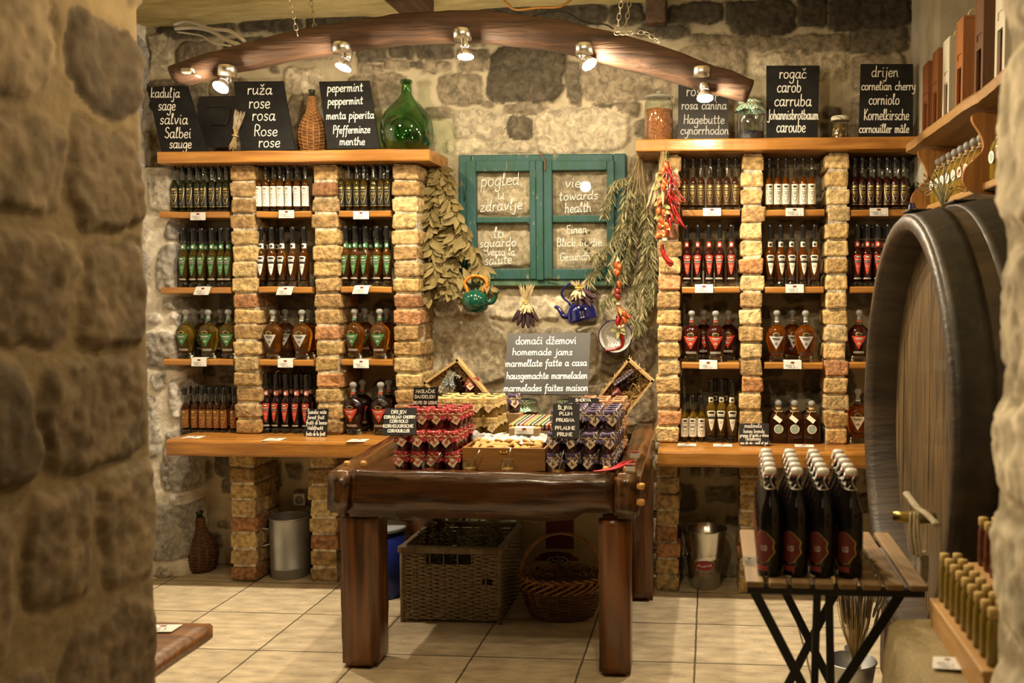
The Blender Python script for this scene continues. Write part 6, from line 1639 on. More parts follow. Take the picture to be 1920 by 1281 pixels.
r0 = empty('biscuit', cat='biscuit'); g = G(); g.lathe([(0, 0), (.016, 0), (.0195, .004), (.0195, .008), (.015, .012), (0, .0135)], 18, sy=.72); g.jitter(.0012, 60); g.build('crumb', BISC, r0)
BI = {'o': r0}; rnd = random.Random(9)
for k in range(30):
    x = bx0 + .03 + (bx1 - bx0 - .06) * ((k % 10) + rnd.uniform(.1, .9)) / 10; lay = k // 10
    place(BI, (x, 3.585 + .032 * lay + rnd.uniform(-.006, .006), ZT + .078 + .007 * lay + rnd.uniform(0, .006)), (rnd.uniform(-.9, .7), rnd.uniform(-.5, .5), rnd.uniform(0, 3)), 'pale golden oval biscuit lying in the low wooden tray', 'biscuits in the tray')
PAPW = M('crumpled_tissue', (.60, .58, .54), (.42, .41, .40), rough=.5, scale=60)
g = G(); rows = []
for i in range(9):
    rows.append([Vector((bx0 + .02 + (bx1 - bx0 - .03) * j / 26, 3.655 + .012 * i, ZT + .090 + .010 * i * .35)) + mnoise.noise_vector(Vector((j * .7, i * .9, 3))) * .014 for j in range(27)])
g.grid(rows, sm=False); tag(g.build('tissue_paper', PAPW), 'crumpled pale tissue paper lining the back of the biscuit tray', 'paper', kind='stuff')
g = G(); rows = [[Vector((-.955 + .05 * j / 7, 3.70 + .05 * i / 6, ZT + .10 + .035 * math.sin(i * .5) * (1 - j / 9))) + mnoise.noise_vector(Vector((j * .9, i * .9, 8))) * .012 for j in range(8)] for i in range(7)]
g.grid(rows, sm=False); tag(g.build('cellophane', M('cellophane_grey', (.55, .55, .54), rough=.2, trans=.4)), 'scrunched clear cellophane between the cherry jars and the kraft box', 'wrapping')
# open tasting jars with little spoons
def taster(x, y, col, lab, spoon_d):
    r = empty('tasting_jar', (x, y, ZT + .001), lab, 'tasting jar')
    g = G(); g.lathe([(0, 0), (.024, 0), (.027, .004), (.028, .030), (.024, .040), (.0235, .050), (.026, .051), (.026, .054)], 20, cap=False); g.build('glass_body', GLASS, r)
    g = G(); g.lathe([(0, .002), (.0255, .003), (.026, .020), (0, .021)], 16); g.build('sample', col, r)
    g = G(); d = Vector(spoon_d).normalized(); g.tube([Vector((0, 0, .012)) + d * t for t in (0, .03, .06, .085)], [.004, .0018, .0018, .0028], 6); g.build('spoon', STEEL, r)
taster(-1.075, 3.487, M('red_sample', (.20, .02, .01), rough=.1, trans=.4), 'open glass tasting jar with spoon in front of the cherry jars', (.55, -.1, .75))
taster(-.925, 3.515, JYEL, 'open glass tasting jar against the biscuit tray, nearer the cherry jars', (.45, .1, .8))
taster(-.775, 3.515, JYEL, 'open glass tasting jar against the middle of the biscuit tray', (.1, .2, .9))
taster(-.572, 3.487, M('amber_sample', (.40, .19, .03), rough=.1, trans=.5), 'open glass tasting jar with amber sample in front of the plum jars', (.2, .2, .9))
REDP = M('red_plastic', (.30, .006, .014), rough=.4)
g = G(); a = WZ(1112, 884, ZT + .034); b = WZ(1150, 879, ZT + .040); c = WZ(1185, 864, ZT + .05)
g.tube(catmull([a, b, c], 6), [.006, .007, .009, .012, .014, .016, .018, .020, .017, .013, .010, .008, .006], 8, flat=.35)
g.tube(catmull([b + Vector((0, .012, 0)), (b + c) / 2 + Vector((0, .016, .006)), c + Vector((.01, .02, -.008))], 6), .006, 6, flat=.5)
tag(g.build('red_tongs', REDP), 'red plastic tongs lying on the table edge before the plum jars', 'tongs')
for px, py, lab in ((1190, 822, 'nearer the wall'), (1181, 848, 'nearer the red tongs')):
    c = WX(px, py, XTR - .035); c.z = .775 + .045 * (c.y - 3.4) + .016
    root = empty('tag_card', c, 'little red and white tag card standing on the table rail, %s' % lab, 'card', 'tag cards on the rail')
    g = G(); g.box((0, 0, 0), (.036, .003, .016)); g.build('card', CARD, root)
    g = G(); g.box((0, .012, .014), (.036, .024, .003)); g.build('red_half', M('dark_red_seal', (.16, .02, .014)), root)

# ------------------------------------------------------------------ wooden gift crates leaning in the corners
PINEB = wood('pale_box_wood', (.56, .38, .17), (.46, .29, .115), 'X', rough=.6, scale=8)
STRAW = M('wood_straw', (.52, .36, .14), (.40, .25, .08), rough=.85, scale=80)
CREAMG = M('cream_check_paper', (.62, .58, .46), rough=.8)
def gift_crate(cor, yf, depth, label, seed):
    P = [W(*c, yf) for c in cor]                   # four corners of the open front, in order round
    P[3] = P[0] + (P[2] - P[1]); ctr = sum(P, Vector()) / 4
    root = empty('gift_crate', ctr, label, 'gift crate'); t = .011
    B = Vector((0, depth, .0))
    for k in range(4):
        a, b = P[k], P[(k + 1) % 4]; inn = (ctr - (a + b) / 2); e = (b - a).normalized(); inn = (inn - e * inn.dot(e)).normalized() * t
        g = G(); q = [a, b, b + inn, a + inn]; g.add([v - ctr for v in q] + [v + B - ctr for v in q], [(0, 1, 2, 3), (7, 6, 5, 4), (0, 4, 5, 1), (1, 5, 6, 2), (2, 6, 7, 3), (3, 7, 4, 0)]); g.build('side_board', PINEB, root)
    g = G(); g.add([v + B * .92 - ctr for v in P] + [v + B * .99 - ctr for v in P], [(0, 1, 2, 3), (7, 6, 5, 4), (0, 4, 5, 1), (1, 5, 6, 2), (2, 6, 7, 3), (3, 7, 4, 0)]); g.build('base_board', PINEB, root)
    rnd = random.Random(seed); g = G(); U = P[1] - P[0]; V = P[2] - P[1]
    for k in range(330):
        u, v = rnd.uniform(.06, .94), rnd.uniform(.05, .95); c = P[0] + U * u + V * v + B * rnd.uniform(.30, .70) - ctr; a = rnd.uniform(0, 6.3); L = rnd.uniform(.012, .03)
        d = (U.normalized() * math.cos(a) + V.normalized() * math.sin(a)) * L
        g.tube(catmull([c - d, c + Vector((rnd.uniform(-.01, .01), -.008, rnd.uniform(-.01, .01))), c + d], 2), .0013, 3)
    s = g.build('wood_straw', STRAW, root); s['kind'] = 'stuff'
    return root, P, U, V, B, ctr
root, P, U, V, B, ctr = gift_crate([(793, 718), (857, 673), (941, 772), (877, 817)], 4.235, .058, 'open pale wooden gift crate tipped on its corner, holding a checked parcel and a jar', 1)
yc = 4.235
def quadbox(pxs, y0, y1):
    A = [W(*p, y0) - ctr for p in pxs]; Bk = [p + Vector((0, y1 - y0, 0)) for p in A]; g = G()
    g.add(A + Bk, [(0, 1, 2, 3), (7, 6, 5, 4), (0, 4, 5, 1), (1, 5, 6, 2), (2, 6, 7, 3), (3, 7, 4, 0)]); return g
def strap(pxs, y, wd, mat, nm, rt):
    g = G(); pts = [W(*p, y) - ctr for p in pxs]; g.tube(pts, wd, 4, flat=.35); return g.build(nm, mat, rt)
par = quadbox([(818, 734), (842, 694), (864, 706), (845, 744)], yc + .012, yc + .05)
po = par.build('checked_parcel', CREAMG, None, loc=ctr); tag(po, 'cream parcel with dark green check and blue ribbon inside the tipped gift crate', 'parcel')
g = G()
for k in range(1, 6):
    t = k / 6
    for a, b, c, d in (((818, 734), (842, 694), (845, 744), (864, 706)), ((818, 734), (845, 744), (842, 694), (864, 706))):
        pa = W(a[0] + (c[0] - a[0]) * t, a[1] + (c[1] - a[1]) * t, yc + .0115) - ctr; pb = W(b[0] + (d[0] - b[0]) * t, b[1] + (d[1] - b[1]) * t, yc + .0115) - ctr
        g.tube([pa, pb], .0012, 4, flat=.4)
g.build('green_check', M('dark_green_print', (.03, .11, .06), rough=.8), po, fix=False)
BLUER = M('pale_blue_ribbon', (.36, .50, .66), rough=.45)
g = G(); g.tube([W(826, 740, yc + .010) - ctr, W(853, 698, yc + .010) - ctr], .0042, 4, flat=.3); g.tube([W(829, 716, yc + .010) - ctr, W(856, 724, yc + .010) - ctr], .0042, 4, flat=.3)
for dx, dy in ((-9, -3), (10, 2), (6, 9), (-7, 7)): g.tube(catmull([W(842, 718, yc + .008) - ctr, W(842 + dx * .6, 718 + dy - 4, yc - .002) - ctr, W(842 + dx, 718 + dy, yc + .004) - ctr], 4), .0036, 4, flat=.3)
g.build('blue_ribbon', BLUER, po, fix=False)
strap([(836, 686), (840, 706), (845, 742)], yc + .004, .0042, M('brown_band', (.17, .045, .025), rough=.5), 'packing_band', root)
strap([(889, 708), (895, 728), (898, 745)], yc + .004, .0042, M('brown_band', (.17, .045, .025), rough=.5), 'packing_band', root)
j1 = dup(RP[0]['o'], W(880, 738, yc + .035), (0, .25, .1), 'jam jar with rust-checked cover lying in the tipped gift crate', 'red-clothed jam jars in the stack')
g = G(); g.tube(catmull([W(848, 690, yc + .03) - ctr, W(858, 712, yc + .03) - ctr, W(866, 738, yc + .03) - ctr], 4), [.008, .009, .012, .020, .024, .025, .025, .025, .02], 10); tag(g.build('dark_bottle', LQ_DARK, None, loc=ctr), 'small dark bottle lying in straw beside the checked parcel', 'bottle')
root, P, U, V, B, ctr = gift_crate([(1178, 672), (1226, 715), (1168, 788), (1120, 745)], 4.235, .058, 'open pale wooden gift crate on its corner by the brick pillar, holding a dark bottle', 2)
g = G(); g.tube([W(*p, yc + .035) - ctr for p in ((1146, 742), (1150, 738), (1178, 720), (1190, 712), (1196, 708), (1208, 700))], [.024, .027, .027, .022, .012, .010], 14); b_ = tag(g.build('dark_bottle', LQ_DARK, None, loc=ctr), 'dark wine bottle with maroon label lying in the gift crate by the pillar', 'bottle')
g = G(); g.tube([W(*p, yc + .034) - ctr for p in ((1147, 741), (1163, 730))], .0278, 14); g.build('label', M('maroon_label', (.16, .022, .022), rough=.6), b_)
g = G(); write_flat(g, 'VINO', W(1152, 737, yc + .004) - ctr, W(1163, 730, yc) - W(1147, 741, yc), (.3, 0, 1), .03, .0012, smooth=0); g.build('label_print', PALEINK, b_, fix=False)
g = quadbox([(1147, 718), (1184, 692), (1190, 697), (1153, 724)], yc + .006, yc + .02); st_ = tag(g.build('checked_parcel', CREAMG, None, loc=ctr), 'thin purple-checked packet lying above the dark bottle in the crate', 'parcel')
g = G()
for k in range(8):
    t = k / 7; g.tube([W(1147 + 37 * t, 718 - 26 * t, yc + .005) - ctr, W(1153 + 37 * t, 724 - 27 * t, yc + .005) - ctr], .0016, 4)
g.tube([W(1149, 720, yc + .005) - ctr, W(1186, 694, yc + .005) - ctr], .0014, 4); g.tube([W(1153, 724, yc + .005) - ctr, W(1190, 697, yc + .005) - ctr], .0022, 4)
g.build('purple_check', M('purple_print', (.05, .035, .16), rough=.7), st_, fix=False)
strap([(1140, 716), (1178, 694), (1204, 692)], yc + .002, .003, M('brown_band', (.17, .045, .025)), 'packing_band', root); strap([(1174, 774), (1200, 756), (1222, 744)], yc + .01, .003, M('brown_band', (.17, .045, .025)), 'packing_band', root)

# ================================================================== UNDER THE TABLE AND COUNTERS
WILLOW = M('grey_willow', (.34, .255, .145), (.20, .145, .08), rough=.7, scale=60)
WILLOWD = M('grey_willow_frame', (.22, .165, .095), (.14, .10, .055), rough=.75, scale=30)
# --- rectangular willow crate
cx0, cx1, cy0, cy1, ch = -1.338, -.905, 3.935, 4.385, .335
root = empty('willow_crate', ((cx0 + cx1) / 2, (cy0 + cy1) / 2, 0.002), 'large grey willow crate with hand slot under the jam table', 'crate')
inv = -root.location
def woven_path(corners, step):
    pts = []
    n = len(corners)
    for i in range(n):
        a, b = Vector(corners[i]), Vector(corners[(i + 1) % n]); m = max(2, round((b - a).length / step))
        d = (b - a).normalized(); nr = Vector((d.y, -d.x, 0))
        for k in range(m): pts.append((a + (b - a) * (k / m), nr, k == 0))
    return pts
g = G(); per = woven_path([(cx0, cy0, 0), (cx1, cy0, 0), (cx1, cy1, 0), (cx0, cy1, 0)], .0155)
z = .018; k = 0; rnd = random.Random(3)
slot = (-1.225, -1.035)
while z < ch - .03:
    amp = .0058; run = []
    def flush():
        if len(run) > 2: g.tube(list(run), .0042 * rnd.uniform(.85, 1.15), 5, closed=False)
        run.clear()
    for i, (p, nr, cor) in enumerate(per + per[:1]):
        ph = math.cos(math.pi * i / 2 + (k % 2) * math.pi)
        q = p + nr * (amp * ph) + Vector((0, 0, z + .0022 * mnoise.noise(Vector((i * .7, z * 40, 0)))))
        cut = p.y < cy0 + .001 and slot[0] < p.x < slot[1] and z > ch - .075
        brk = p.y < cy0 + .001 and -.975 < p.x < -.94 and .175 < z < .20
        if cut or brk: flush()
        else: run.append(q + inv)
    flush()
    z += .0088; k += 1
g.build('wickerwork', WILLOW, root)
g = G()
for i, (p, nr, cor) in enumerate(per):
    if i % 4 == 0: g.tube([p + inv + Vector((0, 0, .004)), p + inv + Vector((0, 0, ch - .012))], .0042, 5)
for (x, y) in ((cx0, cy0), (cx1, cy0), (cx1, cy1), (cx0, cy1)): g.tube([Vector((x, y, .0)) + inv, Vector((x, y, ch - .01)) + inv], .010, 7)
g.build('upright_stakes', WILLOWD, root)
for nm, c, d in (('rim_board', ((cx0 + cx1) / 2, cy0 - .002, ch - .012), (cx1 - cx0 + .03, .03, .030)), ('rim_board', ((cx0 + cx1) / 2, cy1, ch - .012), (cx1 - cx0 + .03, .03, .026)), ('rim_board', (cx0, (cy0 + cy1) / 2, ch - .012), (.026, cy1 - cy0 - .032, .026)), ('rim_board', (cx1, (cy0 + cy1) / 2, ch - .012), (.026, cy1 - cy0 - .032, .026))):
    g = G(); g.box(Vector(c) + inv, d, bev=.006); g.jitter(.002, 20); g.build(nm, WILLOWD, root)
for x in (cx0 + .035, cx1 - .035):
    g = G(); g.box(Vector((x, cy0 - .018, ch - .012)) + inv, (.062, .004, .022), bev=.0018); g.build('leather_tab', M('brown_leather', (.13, .062, .026), rough=.6), root)
g = G(); g.box(Vector(((cx0 + cx1) / 2, (cy0 + cy1) / 2, .012)) + inv, (cx1 - cx0 - .03, cy1 - cy0 - .03, .012)); g.build('base', WILLOWD, root)
# dry sprigs in the crate
DRYG = M('dry_green_sprig', (.16, .135, .05), (.10, .085, .03), rough=.9, scale=40)
root = empty('dried_sprigs', ((cx0 + cx1) / 2, 4.10, .05), 'tangle of dry greenish sprigs sticking out of the willow crate', 'dried sprigs')
inv = -root.location; g = G(); gl = G(); rnd = random.Random(31)
for k in range(46):
    b = Vector((rnd.uniform(cx0 + .06, cx1 - .06), rnd.uniform(cy0 + .07, cy1 - .12), .09)); e = b + Vector((rnd.uniform(-.09, .09), rnd.uniform(-.05, .05), rnd.uniform(.18, .30)))
    pts = catmull([b, (b + e) / 2 + Vector((rnd.uniform(-.03, .03), rnd.uniform(-.03, .03), 0)), e], 6)
    g.tube([p + inv for p in pts], [.0022 - .0015 * i / len(pts) for i in range(len(pts))], 4)
    for i in range(4, len(pts)):
        for q in range(4):
            a = rnd.uniform(0, 6.28); leaf(gl, pts[i] + inv, (math.cos(a), math.sin(a) * .6, rnd.uniform(.1, .9)), rnd.uniform(.012, .028), .006, (0, -1, .2))
s = g.build('twigs', TWIG, root); l = gl.build('leaflets', DRYG, root, fix=False)
# --- round handled basket
c = Vector((-.652, 4.06, .002)); root = empty('handled_basket', c, 'brown wicker basket with tall hoop handle under the table', 'basket')
bprof = [(.135, .004), (.150, .03), (.168, .085), (.186, .14), (.192, .165)]
g = G(); woven_lathe(g, bprof[:4], 22, .0075, .0034, sy=.72)
for q in range(22):
    a = 2 * math.pi * (q + .5) / 22; g.tube([Vector((r * math.cos(a), r * math.sin(a) * .72, zz)) for r, zz in bprof], .0034, 5)
g.lathe([(0, .004), (.135, .004), (.135, .010), (0, .010)], 24, sy=.72); g.build('wickerwork', WICKD, root)
g = G()
for s in range(26):                               # twisted border of slanting withies
    pts = []
    for i in range(9):
        t = i / 8; a = 2 * math.pi * (s + t * 2.6) / 26; r = .180 + .020 * math.sin(t * math.pi); zz = .128 + .062 * t
        pts.append(Vector((r * math.cos(a), r * math.sin(a) * .72, zz)))
    g.tube(pts, .0052, 5)
    pts = [Vector(((.188 + .010 * math.sin(i * .8)) * math.cos(2 * math.pi * (s + i / 8 * 2.2) / 26), (.188 + .010 * math.sin(i * .8)) * math.sin(2 * math.pi * (s + i / 8 * 2.2) / 26) * .72, .196 - .03 * i / 8)) for i in range(9)]
    g.tube(pts, .0048, 5)
g.build('braided_rim', WICK, root)
g = G()
for s in range(5):
    pts = [Vector((.186 * math.cos(t) + .007 * math.cos(s * 1.256 + t * 9), .007 * math.sin(s * 1.256 + t * 9), .175 + .195 * math.sin(t))) for t in [math.pi * i / 40 for i in range(41)]]
    g.tube(pts, .0048, 5)
g.build('hoop_handle', WICK, root)
root = empty('dried_sprigs', c + Vector((0, 0, .1)), 'dry brown twigs and husks filling the handled basket', 'dried sprigs'); g = G(); rnd = random.Random(41); gl = G()
g.lathe([(0, -.04), (.12, -.04), (.145, .03), (.10, .045), (0, .05)], 20, sy=.7); g.jitter(.02, 30)
for k in range(40):
    a = rnd.uniform(0, 6.28); r = rnd.uniform(0, .12); b = Vector((r * math.cos(a), r * math.sin(a) * .7, .03)); e = b + Vector((rnd.uniform(-.07, .07), rnd.uniform(-.05, .05), rnd.uniform(.05, .15)))
    g.tube(catmull([b, (b + e) / 2 + Vector((rnd.uniform(-.02, .02), 0, 0)), e], 4), .0016, 4)
g.build('twigs', TWIG, root)
for k, (x, y) in enumerate(((.02, -.07), (.055, -.075), (-.05, -.06))):
    g = G(); g.lathe([(0, -.014), (.014, -.006), (.016, .004), (.006, .014), (0, .016)], 10); g.jitter(.003, 50, seed=k); g.build('dried_fruit', CHY, root, loc=(x, y, .06))
# --- carton with maroon stripe and printed label
x0_, x1_, yb_ = -.935, -.500, 4.42
CART = M('cream_carton', (.48, .37, .21), (.43, .33, .18), rough=.8, scale=20)
root = empty('printed_carton', ((x0_ + x1_) / 2, yb_ + .12, .001), 'cream carton with maroon stripe and printed label behind the handled basket', 'carton'); inv = -root.location
g = G(); g.box((0, 0, .195), (x1_ - x0_, .24, .39), bev=.003); g.build('carton', CART, root)
fy = -.1215
def flat(pts, name, mat, l=0, par=None):
    g = G(); g.add([(x, fy - l, z) for x, z in pts], [tuple(range(len(pts)))]); return g.build(name, mat, par or root, fix=False)
sxa, sxb = xp(1021, yb_) - root.location.x, xp(1074, yb_) - root.location.x
MAR = M('maroon_print', (.12, .014, .018), rough=.7)
flat([(sxa, .20), (sxb, .20), (sxb, .388), (sxa, .388)], 'maroon_stripe', MAR)
def lp(px, py): q = W(px, py, yb_); return q.x - root.location.x, q.z
top = [lp(1000, 1052), lp(1016, 1038), lp(1042, 1034), lp(1070, 1038), lp(1088, 1052)]
lab = flat([lp(1010, 1085), lp(1076, 1085), lp(1088, 1052), lp(1000, 1052)], 'label', M('label_buff', (.50, .38, .20), rough=.8), .0006)
flat([lp(1088, 1052)] + list(reversed(top))[1:-1] + [lp(1000, 1052)], 'label_arch', MAR, .0006, lab)
flat([lp(1007, 1074), lp(1082, 1074), lp(1086, 1064), lp(1003, 1064)], 'label_band', INK, .0012, lab)
ec = lp(1046, 1051); ov = [(ec[0] + .050 * math.cos(a), ec[1] + .019 * math.sin(a)) for a in [2 * math.pi * k / 24 for k in range(24)]]
flat(ov, 'oval_badge', PALEINK, .0014, lab); flat([(ec[0] + (x - ec[0]) * .9, ec[1] + (z - ec[1]) * .85) for x, z in ov], 'oval_field', INK, .0018, lab)
g = G(); write_flat(g, 'AurA', (ec[0], fy - .0022, ec[1]), (1, 0, 0), (0, 0, 1), .062, .0016, height=.018); bc = lp(1044, 1069); write_flat(g, 'RAKIJE IZ ISTRE', (bc[0], fy - .0022, bc[1]), (1, 0, 0), (0, 0, 1), .125, .001, height=.012, smooth=0); g.build('label_lettering', PALEINK, lab, fix=False)
g = G(); hc = lp(1003, 981); g.tube([Vector((hc[0] + .034 * math.cos(a), fy - .001, hc[1] + .005 - .012 * math.sin(a))) for a in [math.pi * k / 10 for k in range(11)]], .001, 4); g.build('hand_hole', INK, root)
# --- big clear demijohn behind the crate
root = empty('glass_demijohn', (-1.13, 4.55, .002), 'big clear greenish glass demijohn standing behind the willow crate', 'demijohn')
pr_ = [(.09, 0), (.115, .015), (.128, .08), (.130, .22), (.122, .30), (.095, .365), (.055, .405), (.03, .425), (.027, .47), (.034, .475), (.034, .49)]
g = G(); g.lathe(pr_, 32, cap=False); g.lathe([(0, 0), (.09, 0)], 32, cap=False); g.build('glass_body', thin_glass('greenish_glass', (.72, .82, .74), refl=1.0), root)
# --- tall zinc bucket, blue bucket, branded bucket
ZINC = M('zinc', (.46, .46, .45), (.36, .37, .37), rough=.34, metal=.85, scale=7, rough2=.5)
root = empty('zinc_bucket', (xp(534, 4.555), 4.555, .001), 'tall cylindrical zinc bucket between two brick piers under the counter', 'bucket')
R = .099; H = .305
g = G(); g.lathe([(0, 0), (R * .92, 0), (R * .95, .004), (R * .99, .045), (R * 1.01, .047), (R * 1.01, .055), (R * .985, .058), (R, H - .006)], 36, cap=False); g.lathe([(R, H - .006), (R * .97, H - .006), (R * .95, .01), (0, .008)], 36, cap=False); g.build('body', ZINC, root)
g = G(); g.tube([Vector((R * math.cos(2 * math.pi * k / 40), R * math.sin(2 * math.pi * k / 40), H - .004)) for k in range(40)], .0045, 6, closed=True); g.build('rolled_rim', ZINC, root)
for z0_, z1_ in ((.17, .245),):
    g = G(); g.tube(catmull([Vector((-R * .86, -R * .5, z1_)), Vector((-R * 1.18, -R * .72, z1_ + .004)), Vector((-R * 1.18, -R * .72, z0_)), Vector((-R * .86, -R * .5, z0_))], 5), .0042, 6); g.build('side_handle', ZINC, root)
root = empty('blue_bucket', (-1.545, 4.28, .001), 'blue plastic bucket with grey lid half hidden behind the table leg', 'bucket')
g = G(); g.lathe([(0, 0), (.085, 0), (.09, .004), (.104, .31)], 28); g.build('body', M('blue_plastic', (.012, .025, .20), rough=.35), root)
g = G(); g.lathe([(0, .318), (.108, .318), (.112, .325), (.112, .333), (.10, .337), (0, .334)], 28); g.build('lid', M('grey_plastic', (.30, .33, .36), rough=.4), root)
c = (xp(1323, 4.53), 4.535, .001); root = empty('ice_bucket', c, 'shiny galvanised bucket with red oval badge under the pale counter', 'bucket')
H = .285; rp = [(.072, 0), (.074, .004), (.088, .145), (.0905, .150), (.089, .155), (.0905, .160), (.089, .165), (.107, H)]
SHZ = M('shiny_zinc', (.58, .57, .53), (.50, .50, .47), rough=.2, metal=1.0, scale=5, rough2=.34)
g = G(); g.lathe([(0, 0)] + rp, 40, cap=False); g.lathe([(.107, H), (.104, H - .002), (.086, .15), (.070, .008), (0, .008)], 40, cap=False); g.build('body', SHZ, root)
g = G(); g.tube([Vector((.108 * math.cos(2 * math.pi * k / 40), .108 * math.sin(2 * math.pi * k / 40), H)) for k in range(40)], .0034, 6, closed=True); g.build('rolled_rim', SHZ, root)
g = G(); g.tube(catmull([Vector((-.107, 0, H - .02)), Vector((-.112, -.03, H - .055)), Vector((-.085, -.085, H - .10)), Vector((-.09, -.05, H - .14))], 5), .0022, 6); g.build('bail_handle', SHZ, root)
g = G(); patch(g, rp, [(z, w) for z, w in oval(.122, .0245, .048, 12)], 0, lift=.0008, na=12); bd = g.build('oval_badge', M('badge_red', (.26, .012, .022), rough=.35), root)
g = G(); st_, w_ = strokes('AurA', slant=.1)
def on_bucket(a, z, lift=.0016):
    r = prof_r(rp, z) + lift; an = -math.pi / 2 + a / r; return Vector((r * math.cos(an), r * math.sin(an), z))
for pl in st_:
    pts = [on_bucket((x - w_ / 2) * .0029, .116 + y * .0013) for x, y in pl]
    ribbon(g, pts, .0014, Vector((0, -1, 0)))
g.build('badge_lettering', WHITE, bd, fix=False)
g = G(); st_, w_ = strokes('r a k i j e', slant=.05)
for pl in st_: ribbon(g, [on_bucket((x - w_ / 2) * .00135, .078 + y * .0013, .001) for x, y in pl], .0009, Vector((0, -1, 0)))
g.build('printed_word', M('badge_red', (.26, .012, .022)), root, fix=False)
# --- wall socket under the counter
c = W(561, 937, YW - .035); root = empty('wall_socket', c, 'small white double socket low on the wall behind the zinc bucket', 'socket')
g = G(); g.box((0, .015, 0), (.062, .04, .062), bev=.005); g.build('housing', WHITEP, root)
g = G(); g.lathe([(.019, 0), (.021, .003), (0, .003)], 18, M=T((.004, -.0065, 0), rx=math.radians(90))); g.build('socket_face', M('socket_shadow', (.35, .33, .28), rough=.5), root)
for s in (-1, 1):
    g = G(); g.lathe([(.0025, 0), (.0025, .002)], 8, M=T((.004 + s * .008, -.0095, 0), rx=math.radians(90))); g.build('contact_hole', INK, root)

# ================================================================== LEFT FOREGROUND BENCH
SEATW = wood('bench_wood', (.19, .078, .02), (.085, .034, .010), 'X', rough=.42, coat=.15)
g = G(); root = empty('bench', (-2.05, 2.55, 0), 'polished brown wooden bench end jutting out from behind the stone jamb', 'bench'); inv = -root.location
bz = .45; q = [WZ(400, 1168, bz), WZ(289, 1244, bz)]
bxr = (q[0].x + q[1].x) / 2; yb_ = q[0].y; yn_ = 2.30; g = hewn(((-2.70 + bxr) / 2, (yb_ + yn_) / 2, bz - .024), (bxr + 2.70, yb_ - yn_, .046), .003, 5, 12)
for i in range(len(g.v)): g.v[i] = g.v[i] + inv
g.build('seat', SEATW, root)
for x in (-2.55, bxr - .22):
    for y in (yn_ + .06, yb_ - .08):
        g = hewn((x, y, .212), (.06, .06, .422), .002, 6, y); 
        for i in range(len(g.v)): g.v[i] = g.v[i] + inv
        g.build('leg', SEATW, root)
c = WZ(300, 1178, bz + .004); price_card(c, .10, .06, (1, .1, 0), (0, 1, .0), 'white card lying on the bench by the stone jamb')

# ================================================================== THE BIG CASK
CASK = M('old_cask_oak', (.14, .088, .034), (.026, .018, .010), rough=.48, scale=7, stretch=(1, 3.5, .35), bump=.4, bscale=26, lo=.3, hi=.7, dist=1.5, coat=.15)
CASKS = M('old_cask_stave', (.055, .036, .020), (.024, .016, .010), rough=.5, scale=9, stretch=(.3, 2, 2), bump=.35, bscale=24, coat=.05)
HOOP = M('cask_hoop_iron', (.050, .041, .029), (.022, .019, .014), rough=.42, metal=.5, scale=9, bump=.2, bscale=40, rough2=.6)
CB = Vector((.62, 3.10, 1.000)); RB_ = .69
root = empty('wine_cask', CB, 'huge dark old oak cask lying against the wall with wooden tap', 'cask')
MX = Matrix.Rotation(math.radians(90), 4, 'Y')         # turned about the long axis, head facing the shop
def cr(x): return RB_ + .075 * math.sin(min(1, max(0, x / .55)) * math.pi / 2)
g = G(); n = 72
pr = [(RB_ - .060, .115), (RB_ - .052, .03), (RB_ - .040, .0), (RB_ - .006, .0), (RB_, .006)] + [(cr(x), x) for x in (.06, .12, .18, .24, .30, .36, .42, .48)]
g.lathe(pr, n, M=MX, cap=False, sm=True); g.build('staves', CASKS, root)
# head made of boards
g = G(); rb = RB_ - .054; bw_ = .135; yb0 = -rb; rnd = random.Random(2)
while yb0 < rb - .001:
    y1_ = min(yb0 + bw_ * rnd.uniform(.85, 1.15), rb); poly = []
    k = 8
    up = [(y, math.sqrt(max(rb * rb - y * y, 0))) for y in [yb0 + .0012 + (y1_ - yb0 - .0024) * i / k for i in range(k + 1)]]
    poly = [(y, -z) for y, z in up] + [(y, z) for y, z in reversed(up)]
    g.prism(poly, .112 + rnd.uniform(0, .003), .15, 'X'); yb0 = y1_
g.build('head_boards', CASK, root)
for xa, xb, l in ((.012, .105, .004), (.150, .245, .005), (.335, .425, .005)):
    g = G(); m = 5; rows = []
    for i in range(m + 1):
        x = xa + (xb - xa) * i / m; rows.append((cr(x) + l, x))
    g.lathe([(cr(xa), xa)] + rows + [(cr(xb), xb)], n, M=MX, cap=False)
    s0 = len(g.v)
    g.box((( xa + xb) / 2, 0, cr((xa + xb) / 2) + l + .0005), (xb - xa + .004, .12, .006), bev=.002)
    for sgn in (-.05, .05):
        for dx in (-.02, .02): g.lathe([(.007, 0), (.006, .004), (0, .005)], 8, M=T(((xa + xb) / 2 + dx, sgn * .8, cr((xa + xb) / 2) + l + .002)))
    g.build('iron_hoop', HOOP, root)
